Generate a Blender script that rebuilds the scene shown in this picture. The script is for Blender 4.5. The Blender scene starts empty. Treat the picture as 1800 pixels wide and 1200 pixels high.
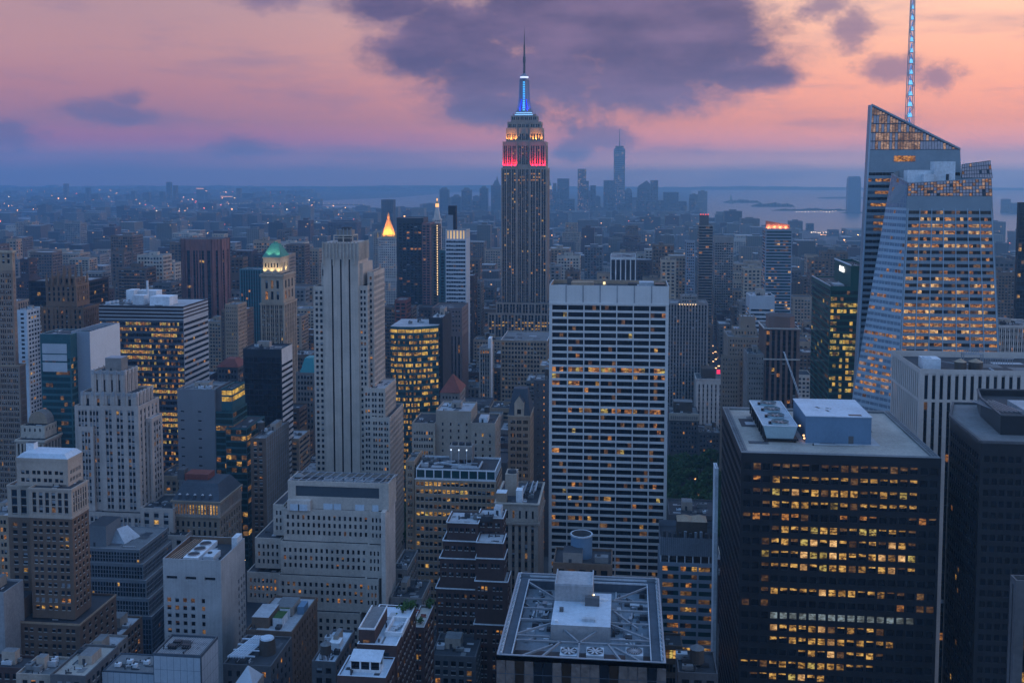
import bpy, math, random
from mathutils import Vector
rad = math.radians
SC = bpy.context.scene
COL = SC.collection

# ------------------------------------------------------------------ camera
# metres; +Y runs down the avenues, +X across town to the west, the lens stands 260 m up
FOC, PX0, PY0, EYE = 1810.0, 900.0, 433.0, 260.0      # focal length and principal point in photo pixels (1800 wide)
YAW, PITCH = rad(6.24), math.atan(131.0 / 1810.0)
cY, sY, cP, sP = math.cos(YAW), math.sin(YAW), math.cos(PITCH), math.sin(PITCH)
RV = Vector((cY, sY, 0))
HF = Vector((-sY, cY, 0))
FV = HF * cP - Vector((0, 0, 1)) * sP
UV = HF * sP + Vector((0, 0, 1)) * cP
cam = bpy.data.cameras.new("camera")
cam.sensor_width = 36
cam.lens = 36 * FOC / 1800
cam.shift_y = -(600 - PY0) / 1800
cam.clip_start, cam.clip_end = 1, 90000
co = bpy.data.objects.new("camera", cam)
COL.objects.link(co)
co.location = (0, 0, EYE)
co.rotation_euler = (rad(90) - PITCH, 0, YAW)
SC.camera = co

# ------------------------------------------------------------------ world
SC.view_settings.view_transform = 'Standard'
SC.view_settings.look = 'None'
SC.view_settings.gamma = 1
SC.view_settings.exposure = 0
cyc = SC.cycles
cyc.max_bounces, cyc.diffuse_bounces, cyc.glossy_bounces, cyc.transmission_bounces = 4, 2, 2, 2
cyc.volume_bounces = 2
cyc.use_denoising = True
cyc.sample_clamp_indirect = 4
cyc.caustics_reflective = cyc.caustics_refractive = False


def lin(r, g, b):
    f = lambda v: (v / 255 / 12.92) if v <= 10.3 else ((v / 255 + .055) / 1.055) ** 2.4
    return (f(r), f(g), f(b))


class NT:
    def __init__(s, tree):
        s.t = tree
        tree.nodes.clear()

    def n(s, typ, **kw):
        nd = s.t.nodes.new(typ)
        for k, v in kw.items():
            setattr(nd, k, v)
        return nd

    def put(s, sock, v):
        if hasattr(v, 'is_linked') or isinstance(v, bpy.types.NodeSocket):
            s.t.links.new(v, sock)
        else:
            sock.default_value = v

    def m(s, op, a, b=None, c=None):
        nd = s.n('ShaderNodeMath', operation=op)
        s.put(nd.inputs[0], a)
        if b is not None: s.put(nd.inputs[1], b)
        if c is not None: s.put(nd.inputs[2], c)
        return nd.outputs[0]

    def vm(s, op, a, b=None):
        nd = s.n('ShaderNodeVectorMath', operation=op)
        s.put(nd.inputs[0], a)
        if b is not None: s.put(nd.inputs[1], b)
        return nd.outputs['Value'] if op in ('DOT_PRODUCT', 'LENGTH') else nd.outputs['Vector']

    def step(s, x, a, b):
        nd = s.n('ShaderNodeMapRange', interpolation_type='SMOOTHSTEP')
        s.put(nd.inputs['Value'], x)
        s.put(nd.inputs['From Min'], a); s.put(nd.inputs['From Max'], b)
        return nd.outputs['Result']

    def mix(s, f, a, b, mode='MIX'):
        nd = s.n('ShaderNodeMix', data_type='RGBA', blend_type=mode)
        s.put(nd.inputs[0], f)
        for i, v in ((6, a), (7, b)):
            s.put(nd.inputs[i], v if not isinstance(v, tuple) else (*v[:3], 1))
        return nd.outputs[2]

    def ramp(s, f, stops, interp='LINEAR'):
        nd = s.n('ShaderNodeValToRGB')
        cr = nd.color_ramp
        cr.interpolation = interp
        while len(cr.elements) < len(stops): cr.elements.new(.5)
        for e, (p, c) in zip(cr.elements, stops):
            e.position = p
            e.color = (*c[:3], 1) if isinstance(c, tuple) else (c, c, c, 1)
        s.put(nd.inputs[0], f)
        return nd.outputs['Color']

    def noise(s, vec, scale, detail=2, rough=.5, out='Fac', dims='3D'):
        nd = s.n('ShaderNodeTexNoise', noise_dimensions=dims)
        if vec is not None: s.put(nd.inputs['Vector'], vec)
        nd.inputs['Scale'].default_value = scale
        nd.inputs['Detail'].default_value = detail
        nd.inputs['Roughness'].default_value = rough
        return nd.outputs[out]


def sky_az(px): return math.atan((px - PX0) / (FOC * cP))
def sky_el(py): return math.atan((PY0 - py) / FOC) - PITCH


world = bpy.data.worlds.new("World")
SC.world = world
world.use_nodes = True
w = NT(world.node_tree)
dirn = w.n('ShaderNodeTexCoord').outputs['Generated']
xr = w.vm('DOT_PRODUCT', dirn, tuple(RV))
yr = w.vm('DOT_PRODUCT', dirn, tuple(HF))
sep = w.n('ShaderNodeSeparateXYZ'); w.put(sep.inputs[0], dirn)
az = w.m('ARCTAN2', xr, yr)
el = w.m('ARCSINE', sep.outputs['Z'])
elr = w.m('DIVIDE', el, rad(12))        # 0..1 over the first twelve degrees
D1 = 1.0
def sk(r, g, b, k=1.0): return tuple(v * k for v in lin(r, g, b))
rampL = w.ramp(elr, [(0, (.36, .22, .34)), (.06, (.95, .31, .30)), (.14, (.68, .18, .24)), (.22, (.54, .20, .22)), (.36, sk(194, 128, 128, 1.1)), (.52, sk(202, 144, 140, 1.05)), (.8, sk(190, 150, 154, 1.0)), (1, sk(170, 154, 178))])
rampR = w.ramp(elr, [(0, (.75, .5, .48)), (.045, (2.4, 1.05, .6)), (.12, (2.0, .62, .28)), (.22, (1.5, .46, .17)), (.36, sk(255, 160, 112, 1.5)), (.52, sk(255, 176, 134, 1.4)), (.8, sk(255, 200, 164, 1.38)), (1, sk(255, 208, 176, 1.3))])
tr = w.step(az, -.40, .50)
front = w.mix(tr, rampL, rampR)
# faint streaks of high cloud
comb = w.n('ShaderNodeCombineXYZ'); w.put(comb.inputs[0], az); w.put(comb.inputs[1], w.m('MULTIPLY', el, 5.5))
streak = w.noise(comb.outputs[0], 6.5, 5, .58)
front = w.mix(w.m('MULTIPLY', w.step(streak, .46, .72), .42), front, sk(128, 112, 150))
# dusk dome overhead and behind the lens
nsky = w.n('ShaderNodeTexSky', sky_type='NISHITA')
nsky.sun_disc = False
nsky.sun_elevation = rad(1.5)
nsky.sun_rotation = rad(62)
ZEN = (.25, .50, .98); BACK = (.30, .54, 1.0); WEST = (1.1, 1.0, 1.06)
behind = w.mix(w.step(xr, .2, 1.0), BACK, WEST)
dome = w.mix(w.step(el, rad(8), rad(55)), behind, ZEN)
fwd = w.m('MULTIPLY', w.step(yr, .15, .75), w.m('SUBTRACT', 1, w.step(el, rad(12), rad(38))))
sky = w.mix(fwd, dome, front)
nadd = w.n('ShaderNodeVectorMath', operation='SCALE'); w.put(nadd.inputs[0], nsky.outputs[0]); nadd.inputs['Scale'].default_value = .012
sky = w.mix(1.0, sky, nadd.outputs[0], 'ADD')
# clouds: soft lobes ragged by noise, fixed in the sky by azimuth and elevation
comb2 = w.n('ShaderNodeCombineXYZ'); w.put(comb2.inputs[0], az); w.put(comb2.inputs[1], w.m('MULTIPLY', el, 1.5)); comb2.inputs[2].default_value = 3.1
fb = w.noise(comb2.outputs[0], 13, 10, .66)
fb2 = w.noise(comb2.outputs[0], 40, 8, .68)
def lobes(lst):
    M = None
    for (cx, cy, rx, ry) in lst:
        a, e = sky_az(cx), sky_el(cy)
        u = w.m('DIVIDE', w.m('SUBTRACT', az, a), rx / FOC)
        v = w.m('DIVIDE', w.m('SUBTRACT', el, e), ry / FOC)
        d = w.m('SUBTRACT', 1, w.m('SQRT', w.m('ADD', w.m('MULTIPLY', u, u), w.m('MULTIPLY', v, v))))
        M = d if M is None else w.m('MAXIMUM', M, d)
    return M
def rag(M, a1, a2):
    M = w.m('ADD', M, w.m('MULTIPLY', w.m('SUBTRACT', fb, .5), a1))
    return w.m('ADD', M, w.m('MULTIPLY', w.m('SUBTRACT', fb2, .5), a2))
big = rag(lobes([(1000, 40, 330, 130), (850, 120, 130, 95), (735, 95, 110, 55), (1225, 60, 165, 100), (1310, 140, 95, 32), (1120, 150, 180, 62), (690, 10, 105, 36), (880, 190, 130, 44), (800, 60, 150, 80), (960, 130, 200, 90), (1180, 110, 200, 75)]), 1.25, .8)
small = rag(lobes([(1490, 60, 50, 52), (1560, 135, 80, 34), (1640, 150, 60, 36), (220, 208, 120, 30), (235, 185, 40, 22), (430, 258, 85, 26), (460, 8, 85, 28), (1050, 240, 72, 38), (1010, 262, 60, 30), (10, 245, 75, 36), (1440, 20, 60, 40)]), 1.7, 1.3)
mb_ = w.step(big, -.22, .54)
ms_ = w.step(small, -.02, .75)
comb3 = w.n('ShaderNodeCombineXYZ'); w.put(comb3.inputs[0], az); w.put(comb3.inputs[1], w.m('MULTIPLY', el, 3.2)); comb3.inputs[2].default_value = 7.7
wisp = w.noise(comb3.outputs[0], 7, 5, .55)
ccol = w.mix(w.step(wisp, .34, .68), sk(80, 70, 110), sk(134, 106, 138))
ccol = w.mix(w.m('MULTIPLY', w.step(fb2, .35, .7), .25), ccol, sk(134, 108, 138))
ccol = w.mix(w.m('MULTIPLY', w.step(el, rad(6.5), rad(1.5)), .4), ccol, sk(112, 104, 142))
sky = w.mix(w.m('MULTIPLY', mb_, .95), sky, ccol)
sky = w.mix(w.m('MULTIPLY', ms_, .72), sky, sk(120, 102, 138))
below = w.step(el, rad(-2.6), rad(-1.1))
sky = w.mix(below, (.05, .07, .12), sky)
bg = w.n('ShaderNodeBackground')
w.put(bg.inputs[0], sky)
bg.inputs[1].default_value = 1.0
wo = w.n('ShaderNodeOutputWorld')
w.t.links.new(bg.outputs[0], wo.inputs[0])
world.cycles.sampling_method = 'MANUAL'
world.cycles.sample_map_resolution = 512

# the last of the afterglow, wide and weak, from the west
sun = bpy.data.lights.new("sun", 'SUN')
sun.energy, sun.angle, sun.color = .28, rad(30), (1, .84, .82)
so = bpy.data.objects.new("sun", sun)
COL.objects.link(so)
so.rotation_euler = Vector((-.93, -.30, -.22)).to_track_quat('-Z', 'Y').to_euler()

# ------------------------------------------------------------------ projection helpers (photo pixel + distance -> metres)
def ray(px, py): return FV + RV * ((px - PX0) / FOC) + UV * ((PY0 - py) / FOC)
def U(px, py, Y):
    d = ray(px, py); t = Y / d.y
    return d.x * t, EYE + d.z * t
def UZ(px, py, z):
    d = ray(px, py); t = (z - EYE) / d.z
    return d.x * t, d.y * t
def PR(X, Y, Z):
    v = Vector((X, Y, Z - EYE)); f = v.dot(FV)
    return PX0 + FOC * v.dot(RV) / f, PY0 - FOC * v.dot(UV) / f

# ------------------------------------------------------------------ materials
MATS = {}
WARM_STONE = set('limestone pale_stone tan_brick beige brown_brick warm_grey deco_grey deco_pale lime_warm buff_stone merc_stone club_stone corn_stone blank_tan linc_brick goth_brick crown_stone esb_stone pier_stone rib_conc tan_step pur_stone grey_stone'.split())
def principled(name):
    m = bpy.data.materials.new(name)
    m.use_nodes = True
    t = NT(m.node_tree)
    o = t.n('ShaderNodeOutputMaterial'); p = t.n('ShaderNodeBsdfPrincipled')
    t.t.links.new(p.outputs[0], o.inputs[0])
    return m, t, p, o

def WM(name, rgb, var=.28, rough=.85, metal=0.0, streak=.35, spec=.3):
    """weathered wall or roof: a base colour with blotches and vertical rain streaks"""
    if name in MATS: return MATS[name]
    if name in WARM_STONE: rgb = (rgb[0] * 1.10, rgb[1] * .99, rgb[2] * .91)
    m, t, p, o = principled(name)
    pos = t.n('ShaderNodeNewGeometry').outputs['Position']
    a = t.noise(pos, .07, 4, .6)
    b = t.noise(pos, .9, 3, .6)
    mp = t.n('ShaderNodeMapping'); t.put(mp.inputs[0], pos); mp.inputs['Scale'].default_value = (1.1, 1.1, .05)
    c = t.noise(mp.outputs[0], .9, 3, .6)
    f = t.m('ADD', t.m('MULTIPLY', a, .5), t.m('ADD', t.m('MULTIPLY', b, .5 - streak * .5), t.m('MULTIPLY', c, streak * .5)))
    f = t.step(f, .3, .7)
    lo = tuple(v * (1 - var) for v in rgb); hi = tuple(min(.9, v * (1 + var)) for v in rgb)
    t.put(p.inputs['Base Color'], t.mix(f, lo, hi))
    p.inputs['Roughness'].default_value = rough
    p.inputs['Metallic'].default_value = metal
    p.inputs['Specular IOR Level'].default_value = spec
    MATS[name] = m
    return m

def GLASS(name, rgb=(.008, .011, .016), rough=.06, spec=.5, wav=0):
    if name in MATS: return MATS[name]
    m, t, p, o = principled(name)
    pos = t.n('ShaderNodeNewGeometry').outputs['Position']
    a = t.noise(pos, .5, 2, .5)
    t.put(p.inputs['Base Color'], t.mix(a, tuple(v * .55 for v in rgb), tuple(v * 1.5 for v in rgb)))
    p.inputs['Roughness'].default_value = rough
    p.inputs['Specular IOR Level'].default_value = spec
    if wav:
        bn = t.n('ShaderNodeBump'); bn.inputs['Strength'].default_value = wav; bn.inputs['Distance'].default_value = 1
        t.put(bn.inputs['Height'], t.noise(pos, .35, 2, .5)); t.put(p.inputs['Normal'], bn.outputs[0])
    MATS[name] = m
    return m

def LIT(name, rgb, k, lo=.12, sc=.75):
    """a room with its lights on seen through the pane: uneven, furniture and ceiling lights"""
    if name in MATS: return MATS[name]
    m, t, p, o = principled(name)
    pos = t.n('ShaderNodeNewGeometry').outputs['Position']
    mp = t.n('ShaderNodeMapping'); t.put(mp.inputs[0], pos); mp.inputs['Scale'].default_value = (.7, .7, 1.5)
    f = t.step(t.noise(mp.outputs[0], sc, 3, .65), .40, .58)
    big = t.step(t.noise(pos, .23, 2, .6), .34, .66)
    f = t.m('MULTIPLY', t.m('ADD', t.m('MULTIPLY', f, 1 - lo), lo), t.m('ADD', .35, t.m('MULTIPLY', big, .75)))
    p.inputs['Base Color'].default_value = (.02, .02, .02, 1)
    p.inputs['Roughness'].default_value = .25
    t.put(p.inputs['Emission Color'], t.mix(f, tuple(v * q for v, q in zip(rgb, (1, .8, .6))), rgb))
    t.put(p.inputs['Emission Strength'], t.m('MULTIPLY', f, k))
    m.cycles.emission_sampling = 'NONE'
    MATS[name] = m
    return m

def GLOW(name, rgb, k):
    if name in MATS: return MATS[name]
    m, t, p, o = principled(name)
    p.inputs['Base Color'].default_value = (*[min(1, v) for v in rgb], 1)
    p.inputs['Emission Color'].default_value = (*rgb, 1)
    p.inputs['Emission Strength'].default_value = k
    m.cycles.emission_sampling = 'NONE'
    MATS[name] = m
    return m

PANE = {
    'd': GLASS('pane_dark'), 's': GLASS('pane_bluish', (.014, .024, .038), .1), 't': GLASS('pane_teal', (.012, .05, .055), .08),
    'b': WM('pane_blind', (.23, .26, .29), .3, .5), 'n': GLASS('pane_brown', (.03, .017, .009), .1),
    'y': LIT('lit_yellow', (1, .57, .14), .74), 'o': LIT('lit_orange', (1, .42, .10), .62), 'm': LIT('lit_dim', (1, .52, .18), .17, .3),
    'w': LIT('lit_white', (1, .60, .25), 1.0, .3), 'g': LIT('lit_greenish', (.95, .74, .2), .6), 'c': LIT('lit_cool', (.55, .72, .8), .35, .4),
    'q': LIT('lit_peach', (1, .60, .40), .42, .45), 'Y': LIT('lit_full_yellow', (1, .62, .12), .8, .6),
}
C = {k: WM(k, v) for k, v in {
    'limestone': (.42, .40, .36), 'pale_stone': (.5, .49, .48), 'tan_brick': (.31, .25, .19), 'beige': (.39, .34, .27), 'brown_brick': (.135, .10, .078),
    'red_brick': (.072, .043, .038), 'grey_stone': (.22, .22, .22), 'dark_stone': (.10, .10, .105), 'white_concrete': (.62, .61, .60), 'warm_grey': (.31, .29, .265),
    'roof_dark': (.045, .048, .055), 'roof_grey': (.16, .165, .17), 'roof_light': (.36, .37, .39), 'roof_gravel': (.34, .315, .28), 'roof_tar': (.085, .088, .095), 'copper_green': (.07, .24, .18),
    'slate': (.06, .07, .085), 'tile_red': (.20, .06, .045), 'duct_metal': (.42, .46, .5), 'tank_wood': (.075, .06, .05), 'white_panel': (.60, .63, .66),
    'purple_brown': (.22, .10, .085), 'teal_panel': (.03, .10, .115), 'blue_steel': (.07, .09, .115), 'navy_panel': (.022, .028, .038), 'mid_grey': (.30, .30, .31),
}.items()}
C['sill_stone'] = WM('sill_stone', (.40, .385, .36))
C['black_metal'] = WM('black_metal', (.011, .013, .017), .3, .45, spec=.4)
C['black_granite'] = WM('black_granite', (.018, .02, .024), .3, .3, spec=.5)
C['steel'] = WM('steel', (.27, .31, .35), .25, .45, .5)

# ------------------------------------------------------------------ mesh builder
class MB:
    def __init__(s): s.v, s.f, s.m, s.mats = [], [], [], []
    def mi(s, mat):
        for i, q in enumerate(s.mats):
            if q is mat: return i
        s.mats.append(mat); return len(s.mats) - 1
    def face(s, pts, mat):
        b = len(s.v); s.v.extend(tuple(p) for p in pts); s.f.append(tuple(range(b, b + len(pts)))); s.m.append(s.mi(mat))
    def box(s, x0, x1, y0, y1, z0, z1, mat, top=None, bottom=False):
        a, b, c, d = (x0, y0, z0), (x1, y0, z0), (x1, y1, z0), (x0, y1, z0)
        e, f, g, h = (x0, y0, z1), (x1, y0, z1), (x1, y1, z1), (x0, y1, z1)
        for q in ((a, b, f, e), (b, c, g, f), (c, d, h, g), (d, a, e, h)): s.face(q, mat)
        s.face((e, f, g, h), top or mat)
        if bottom: s.face((d, c, b, a), mat)
    def prism(s, poly, z0, z1, mat, top=None, k=1.0, cap=True):
        """poly counter-clockwise from above; k shrinks the top about the centre"""
        n = len(poly); cx = sum(p[0] for p in poly) / n; cy = sum(p[1] for p in poly) / n
        hi = [(cx + (x - cx) * k, cy + (y - cy) * k, z1) for x, y in poly]
        lo = [(x, y, z0) for x, y in poly]
        for i in range(n):
            j = (i + 1) % n
            if k > 1e-3: s.face((lo[i], lo[j], hi[j], hi[i]), mat)
            else: s.face((lo[i], lo[j], (cx, cy, z1)), mat)
        if cap and k > 1e-3: s.face(hi, top or mat)
    def cyl(s, cx, cy, z0, z1, r0, r1, mat, n=12, top=None, cap=True):
        p = [(cx + r0 * math.cos(6.2832 * i / n), cy + r0 * math.sin(6.2832 * i / n)) for i in range(n)]
        s.prism(p, z0, z1, mat, top, r1 / r0, cap)
    def rectpoly(s, x0, x1, y0, y1): return [(x0, y0), (x1, y0), (x1, y1), (x0, y1)]
    def beam(s, p, q, w, mat, h=None):
        p, q = Vector(p), Vector(q); d = (q - p)
        if d.length < 1e-6: return
        d.normalize(); up = Vector((0, 0, 1)) if abs(d.z) < .95 else Vector((0, 1, 0))
        r = d.cross(up).normalized() * (w / 2); u = r.cross(d).normalized() * ((h or w) / 2)
        a = [p - r - u, p + r - u, p + r + u, p - r + u]; b = [v + (q - p) for v in a]
        for i in range(4):
            j = (i + 1) % 4; s.face((a[i], a[j], b[j], b[i]), mat)
        s.face(a[::-1], mat); s.face(b, mat)
    def build(s, name, parent=None, origin=None):
        if not s.f: return None
        o0 = Vector(origin) if origin else (parent.location if parent else Vector((0, 0, 0)))
        pp = Vector((0, 0, 0))
        if parent is not None:
            q = parent
            while q is not None: pp += q.location; q = q.parent
        if origin is None and parent is not None: o0 = pp
        me = bpy.data.meshes.new(name)
        ox, oy, oz = o0
        me.from_pydata([(x - ox, y - oy, z - oz) for x, y, z in s.v], [], s.f)
        for q in s.mats: me.materials.append(q)
        me.polygons.foreach_set('material_index', s.m)
        ob = bpy.data.objects.new(name, me)
        COL.objects.link(ob)
        if parent is not None:
            ob.parent = parent; ob.location = o0 - pp
        else: ob.location = o0
        return ob

def tag(o, label, cat, group=None, kind=None):
    if label: o['label'] = label
    if cat: o['category'] = cat
    if group: o['group'] = group
    if kind: o['kind'] = kind
    return o

def thing(name, label, cat, loc, group=None):
    o = bpy.data.objects.new(name, None)
    o.empty_display_size = 2
    COL.objects.link(o); o.location = loc
    return tag(o, label, cat, group)

def struct(name, mb):
    o = mb.build(name); o['kind'] = 'structure'; return o

HEROES = []      # (px0, px1, py_top, py_bottom_seen, Y) and footprints, so the ordinary blocks keep clear of them
FOOT = []
SEED = [11]

# ------------------------------------------------------------------ buildings
class Bld:
    def __init__(s, name, label, cat='building', loc=None, group=None, nwin=100):
        s.e = thing(name, label, cat, loc or (0, 0, 0), group)
        s.main = {}; s.extra = []; s.wins = []; s.nwin = nwin; s.sash = False
        SEED[0] += 1; s.r = random.Random(SEED[0] * 7919)
        s.name = name
    def mb(s, part):
        if part not in s.main: s.main[part] = MB()
        return s.main[part]
    def part(s, name, label=None, under=None):
        m = MB(); s.extra.append((name, m, label, under)); return m
    def finish(s):
        out = {}
        for k, m in s.main.items(): out[k] = m.build(k, s.e)
        made = []
        for k, m, l, u in s.extra:
            par = next((q for p, q in made if p is u), None) or s.e
            o = m.build(k, par); made.append((m, o))
            if o is not None and l: o['label'] = l
        if s.wins:
            ws = sorted(s.wins, key=lambda q: -q[2])
            one, rest = ws[:s.nwin], ws[s.nwin:]
            for quads, fr, _ in one:
                m = MB()
                for pts, k in quads: m.face(pts, PANE[k])
                for pts, mat in fr: m.face(pts, mat)
                c = quads[0][0][0]
                m.build('window', s.e, origin=c)
            if rest:
                m = MB()
                for quads, fr, _ in rest:
                    for pts, k in quads: m.face(pts, PANE[k])
                    for pts, mat in fr: m.face(pts, mat)
                o = m.build('window', s.e)
                if len(ws) > 100 or s.nwin == 0: o['kind'] = 'stuff'
        return s

def ST(**k):
    d = dict(mode='p', cw=3.2, rp=3.6, wu=(.2, .8), wv=(.22, .78), rec=.3, mx=1.0, mt=1.5, mb=2.0, lit=.04, dim=.05, blind=.12, sky=.1, kinds='yo',
             wall=C['limestone'], sp=None, cols=None, rows=None, pat=None, rowlit=None, cells=None, sash=False, fin=None, dark='d', cell_lit=0, frame=None)
    d.update(k); return d

def kind_of(b, st, r, c, salt):
    if st['pat'] and r < len(st['pat']) and salt == 0:
        row = st['pat'][r]
        ch = row[c % len(row)]
        if ch == 'y':
            x = b.r.random(); ch = 'w' if x < .13 else 'g' if x < .22 else 'm' if x < .30 else 'y'
        if ch != '.': return ch
    p = st['lit']
    if st['rowlit'] and r in st['rowlit'] and salt == 0: p = st['rowlit'][r]
    if st['cell_lit']:
        h = random.Random(hash((b.name, r, c // 4, salt)) & 0xffffff if False else (r * 7349 + (c // 4) * 911 + salt * 77 + len(b.name) * 131)).random()
        p = p * (2.6 if h < st['cell_lit'] else .35)
    x = b.r.random()
    if x < p: return b.r.choice(st['kinds'])
    x = b.r.random()
    if x < st['dim']: return 'm'
    x -= st['dim']
    if x < st['blind']: return 'h'
    x -= st['blind']
    if x < st['sky']: return 's'
    return st['dark']

def patch(b, BL, BR, TR, TL, st, salt=0, wallpart='wall'):
    BL, BR, TR, TL = Vector(BL), Vector(BR), Vector(TR), Vector(TL)
    W = ((BR - BL).length + (TR - TL).length) / 2; H = (TL - BL).length
    n = (BR - BL).cross(TL - BL).normalized()
    wm = b.mb(wallpart); wall = st['wall']
    def pt(u, v, off=0.0): return (BL.lerp(BR, u)).lerp(TL.lerp(TR, u), v) + n * off
    def q(u0, u1, v0, v1, off=0.0): return (pt(u0, v0, off), pt(u1, v0, off), pt(u1, v1, off), pt(u0, v1, off))
    cw, rp = st['cw'], st['rp']
    cols = st['cols'] or int((W - 2 * st['mx']) / cw + .3)
    rows = st['rows'] or int((H - st['mt'] - st['mb']) / rp + .01)
    if cols < 1 or rows < 1:
        wm.face(q(0, 1, 0, 1), wall); return
    if st['cols']: cw = (W - 2 * st['mx']) / cols
    if st['rows']: rp = (H - st['mt'] - st['mb']) / rows
    mx = (W - cols * cw) / 2
    cells = st['cells'] or [st['wu']]
    ints = []
    for c in range(cols):
        for (a, d) in cells: ints.append(((mx + (c + a) * cw) / W, (mx + (c + d) * cw) / W, c))
    def rv(r): return 1 - (st['mt'] + r * rp) / H
    rec, mode = st['rec'], st['mode']
    top_v, bot_v = rv(0), rv(rows)
    wv0, wv1 = st['wv']
    sp = st['sp'] or wall
    off = -rec
    if mode == 'f':
        wm.face(q(0, 1, 0, 1), wall); off = .12
    elif mode == 'v':
        wm.face(q(0, 1, top_v, 1), wall)
        if bot_v > 0: wm.face(q(0, 1, 0, bot_v), wall)
        pu = 0
        for (a, d, c) in ints:
            wm.face(q(pu, a, bot_v, top_v), wall)
            wm.face((pt(a, bot_v), pt(a, bot_v, -rec), pt(a, top_v, -rec), pt(a, top_v)), wall)
            wm.face((pt(d, bot_v, -rec), pt(d, bot_v), pt(d, top_v), pt(d, top_v, -rec)), wall)
            wm.face((pt(a, bot_v), pt(d, bot_v), pt(d, bot_v, -rec), pt(a, bot_v, -rec)), wall)
            wm.face((pt(a, top_v, -rec), pt(d, top_v, -rec), pt(d, top_v), pt(a, top_v)), wall)
            wm.face(q(a, d, bot_v, top_v, -rec), sp); pu = d
        wm.face(q(pu, 1, bot_v, top_v), wall); off = -rec + .06
    elif mode == 'h':
        wm.face(q(0, 1, top_v, 1), wall)
        if bot_v > 0: wm.face(q(0, 1, 0, bot_v), wall)
        for r in range(rows):
            t0, b0 = rv(r), rv(r + 1); vt = b0 + (t0 - b0) * wv1; vb = b0 + (t0 - b0) * wv0
            wm.face(q(0, 1, vt, t0), wall); wm.face(q(0, 1, b0, vb), wall)
            a, d = ints[0][0], ints[-1][1]
            wm.face(q(0, a, vb, vt), wall); wm.face(q(d, 1, vb, vt), wall)
            wm.face((pt(a, vb), pt(d, vb), pt(d, vb, -rec), pt(a, vb, -rec)), wall)
            wm.face((pt(a, vt, -rec), pt(d, vt, -rec), pt(d, vt), pt(a, vt)), wall)
            wm.face(q(a, d, vb, vt, -rec), sp)
        off = -rec + .06
    else:
        pv = 1
        for r in range(rows):
            t0, b0 = rv(r), rv(r + 1); vt = b0 + (t0 - b0) * wv1; vb = b0 + (t0 - b0) * wv0
            wm.face(q(0, 1, vt, pv), wall); pu = 0
            for (a, d, c) in ints:
                wm.face(q(pu, a, vb, vt), wall); pu = d
                wm.face((pt(a, vb), pt(a, vb, -rec), pt(a, vt, -rec), pt(a, vt)), wall)
                wm.face((pt(d, vb, -rec), pt(d, vb), pt(d, vt), pt(d, vt, -rec)), wall)
                wm.face((pt(a, vb), pt(d, vb), pt(d, vb, -rec), pt(a, vb, -rec)), wall)
                wm.face((pt(a, vt, -rec), pt(d, vt, -rec), pt(d, vt), pt(a, vt)), wall)
            wm.face(q(pu, 1, vb, vt), wall); pv = vb
        wm.face(q(0, 1, 0, pv), wall)
    prio = 1000 if salt == 0 else 0
    for r in range(rows):
        t0, b0 = rv(r), rv(r + 1); vt = b0 + (t0 - b0) * wv1; vb = b0 + (t0 - b0) * wv0
        for (a, d, c) in ints:
            k = kind_of(b, st, r, c, salt)
            fr = []
            if k == 'h' or (k in 'ymo' and b.r.random() < (st.get('half') or (.45 if st['sash'] else 0))):
                vm = vb + (vt - vb) * (.35 + .4 * b.r.random())
                up, dn = ('b', st['dark']) if k == 'h' else (k, st['dark'])
                quads = [(q(a, d, vm, vt, off), up), (q(a, d, vb, vm, off), dn)]
            else: quads = [(q(a, d, vb, vt, off), k)]
            if rec > 0 and mode in 'pv' and st.get('sill', st['sash']) and b.nwin >= 60:
                o2 = .1 if mode == 'p' else -rec + .22; dv = .28 / H
                wm.face(q(a, d, vb - dv, vb, o2), C['sill_stone']); wm.face((pt(a, vb, o2), pt(d, vb, o2), pt(d, vb, off), pt(a, vb, off)), C['sill_stone'])
            if st['frame']:
                vm = (vb + vt) / 2; dv = .05 / H; du = .05 / W
                fr = [(q(a, d, vm - dv, vm + dv, off + .03), st['frame'])]
            b.wins.append((quads, fr, prio + pt(a, vt).z))
    if st['fin']:
        fw, fd = st['fin'][:2]; fm = st['fin'][2] if len(st['fin']) > 2 else wall
        for c in range(cols + 1):
            u = (mx + c * cw) / W; du = fw / 2 / W; u0, u1 = max(0, u - du), min(1, u + du)
            wm.face(q(u0, u1, bot_v, top_v, fd), fm)
            wm.face((pt(u0, bot_v), pt(u0, bot_v, fd), pt(u0, top_v, fd), pt(u0, top_v)), fm)
            wm.face((pt(u1, bot_v, fd), pt(u1, bot_v), pt(u1, top_v), pt(u1, top_v, fd)), fm)
            wm.face((pt(u0, top_v, fd), pt(u1, top_v, fd), pt(u1, top_v), pt(u0, top_v)), fm)

def plain(b, x0, x1, y0, y1, z0, z1, mat, faces='nwes', part='wall'):
    m = b.mb(part)
    if 'n' in faces: m.face(((x0, y0, z0), (x1, y0, z0), (x1, y0, z1), (x0, y0, z1)), mat)
    if 'w' in faces: m.face(((x1, y0, z0), (x1, y1, z0), (x1, y1, z1), (x1, y0, z1)), mat)
    if 's' in faces: m.face(((x1, y1, z0), (x0, y1, z0), (x0, y1, z1), (x1, y1, z1)), mat)
    if 'e' in faces: m.face(((x0, y1, z0), (x0, y0, z0), (x0, y0, z1), (x0, y1, z1)), mat)

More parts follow.
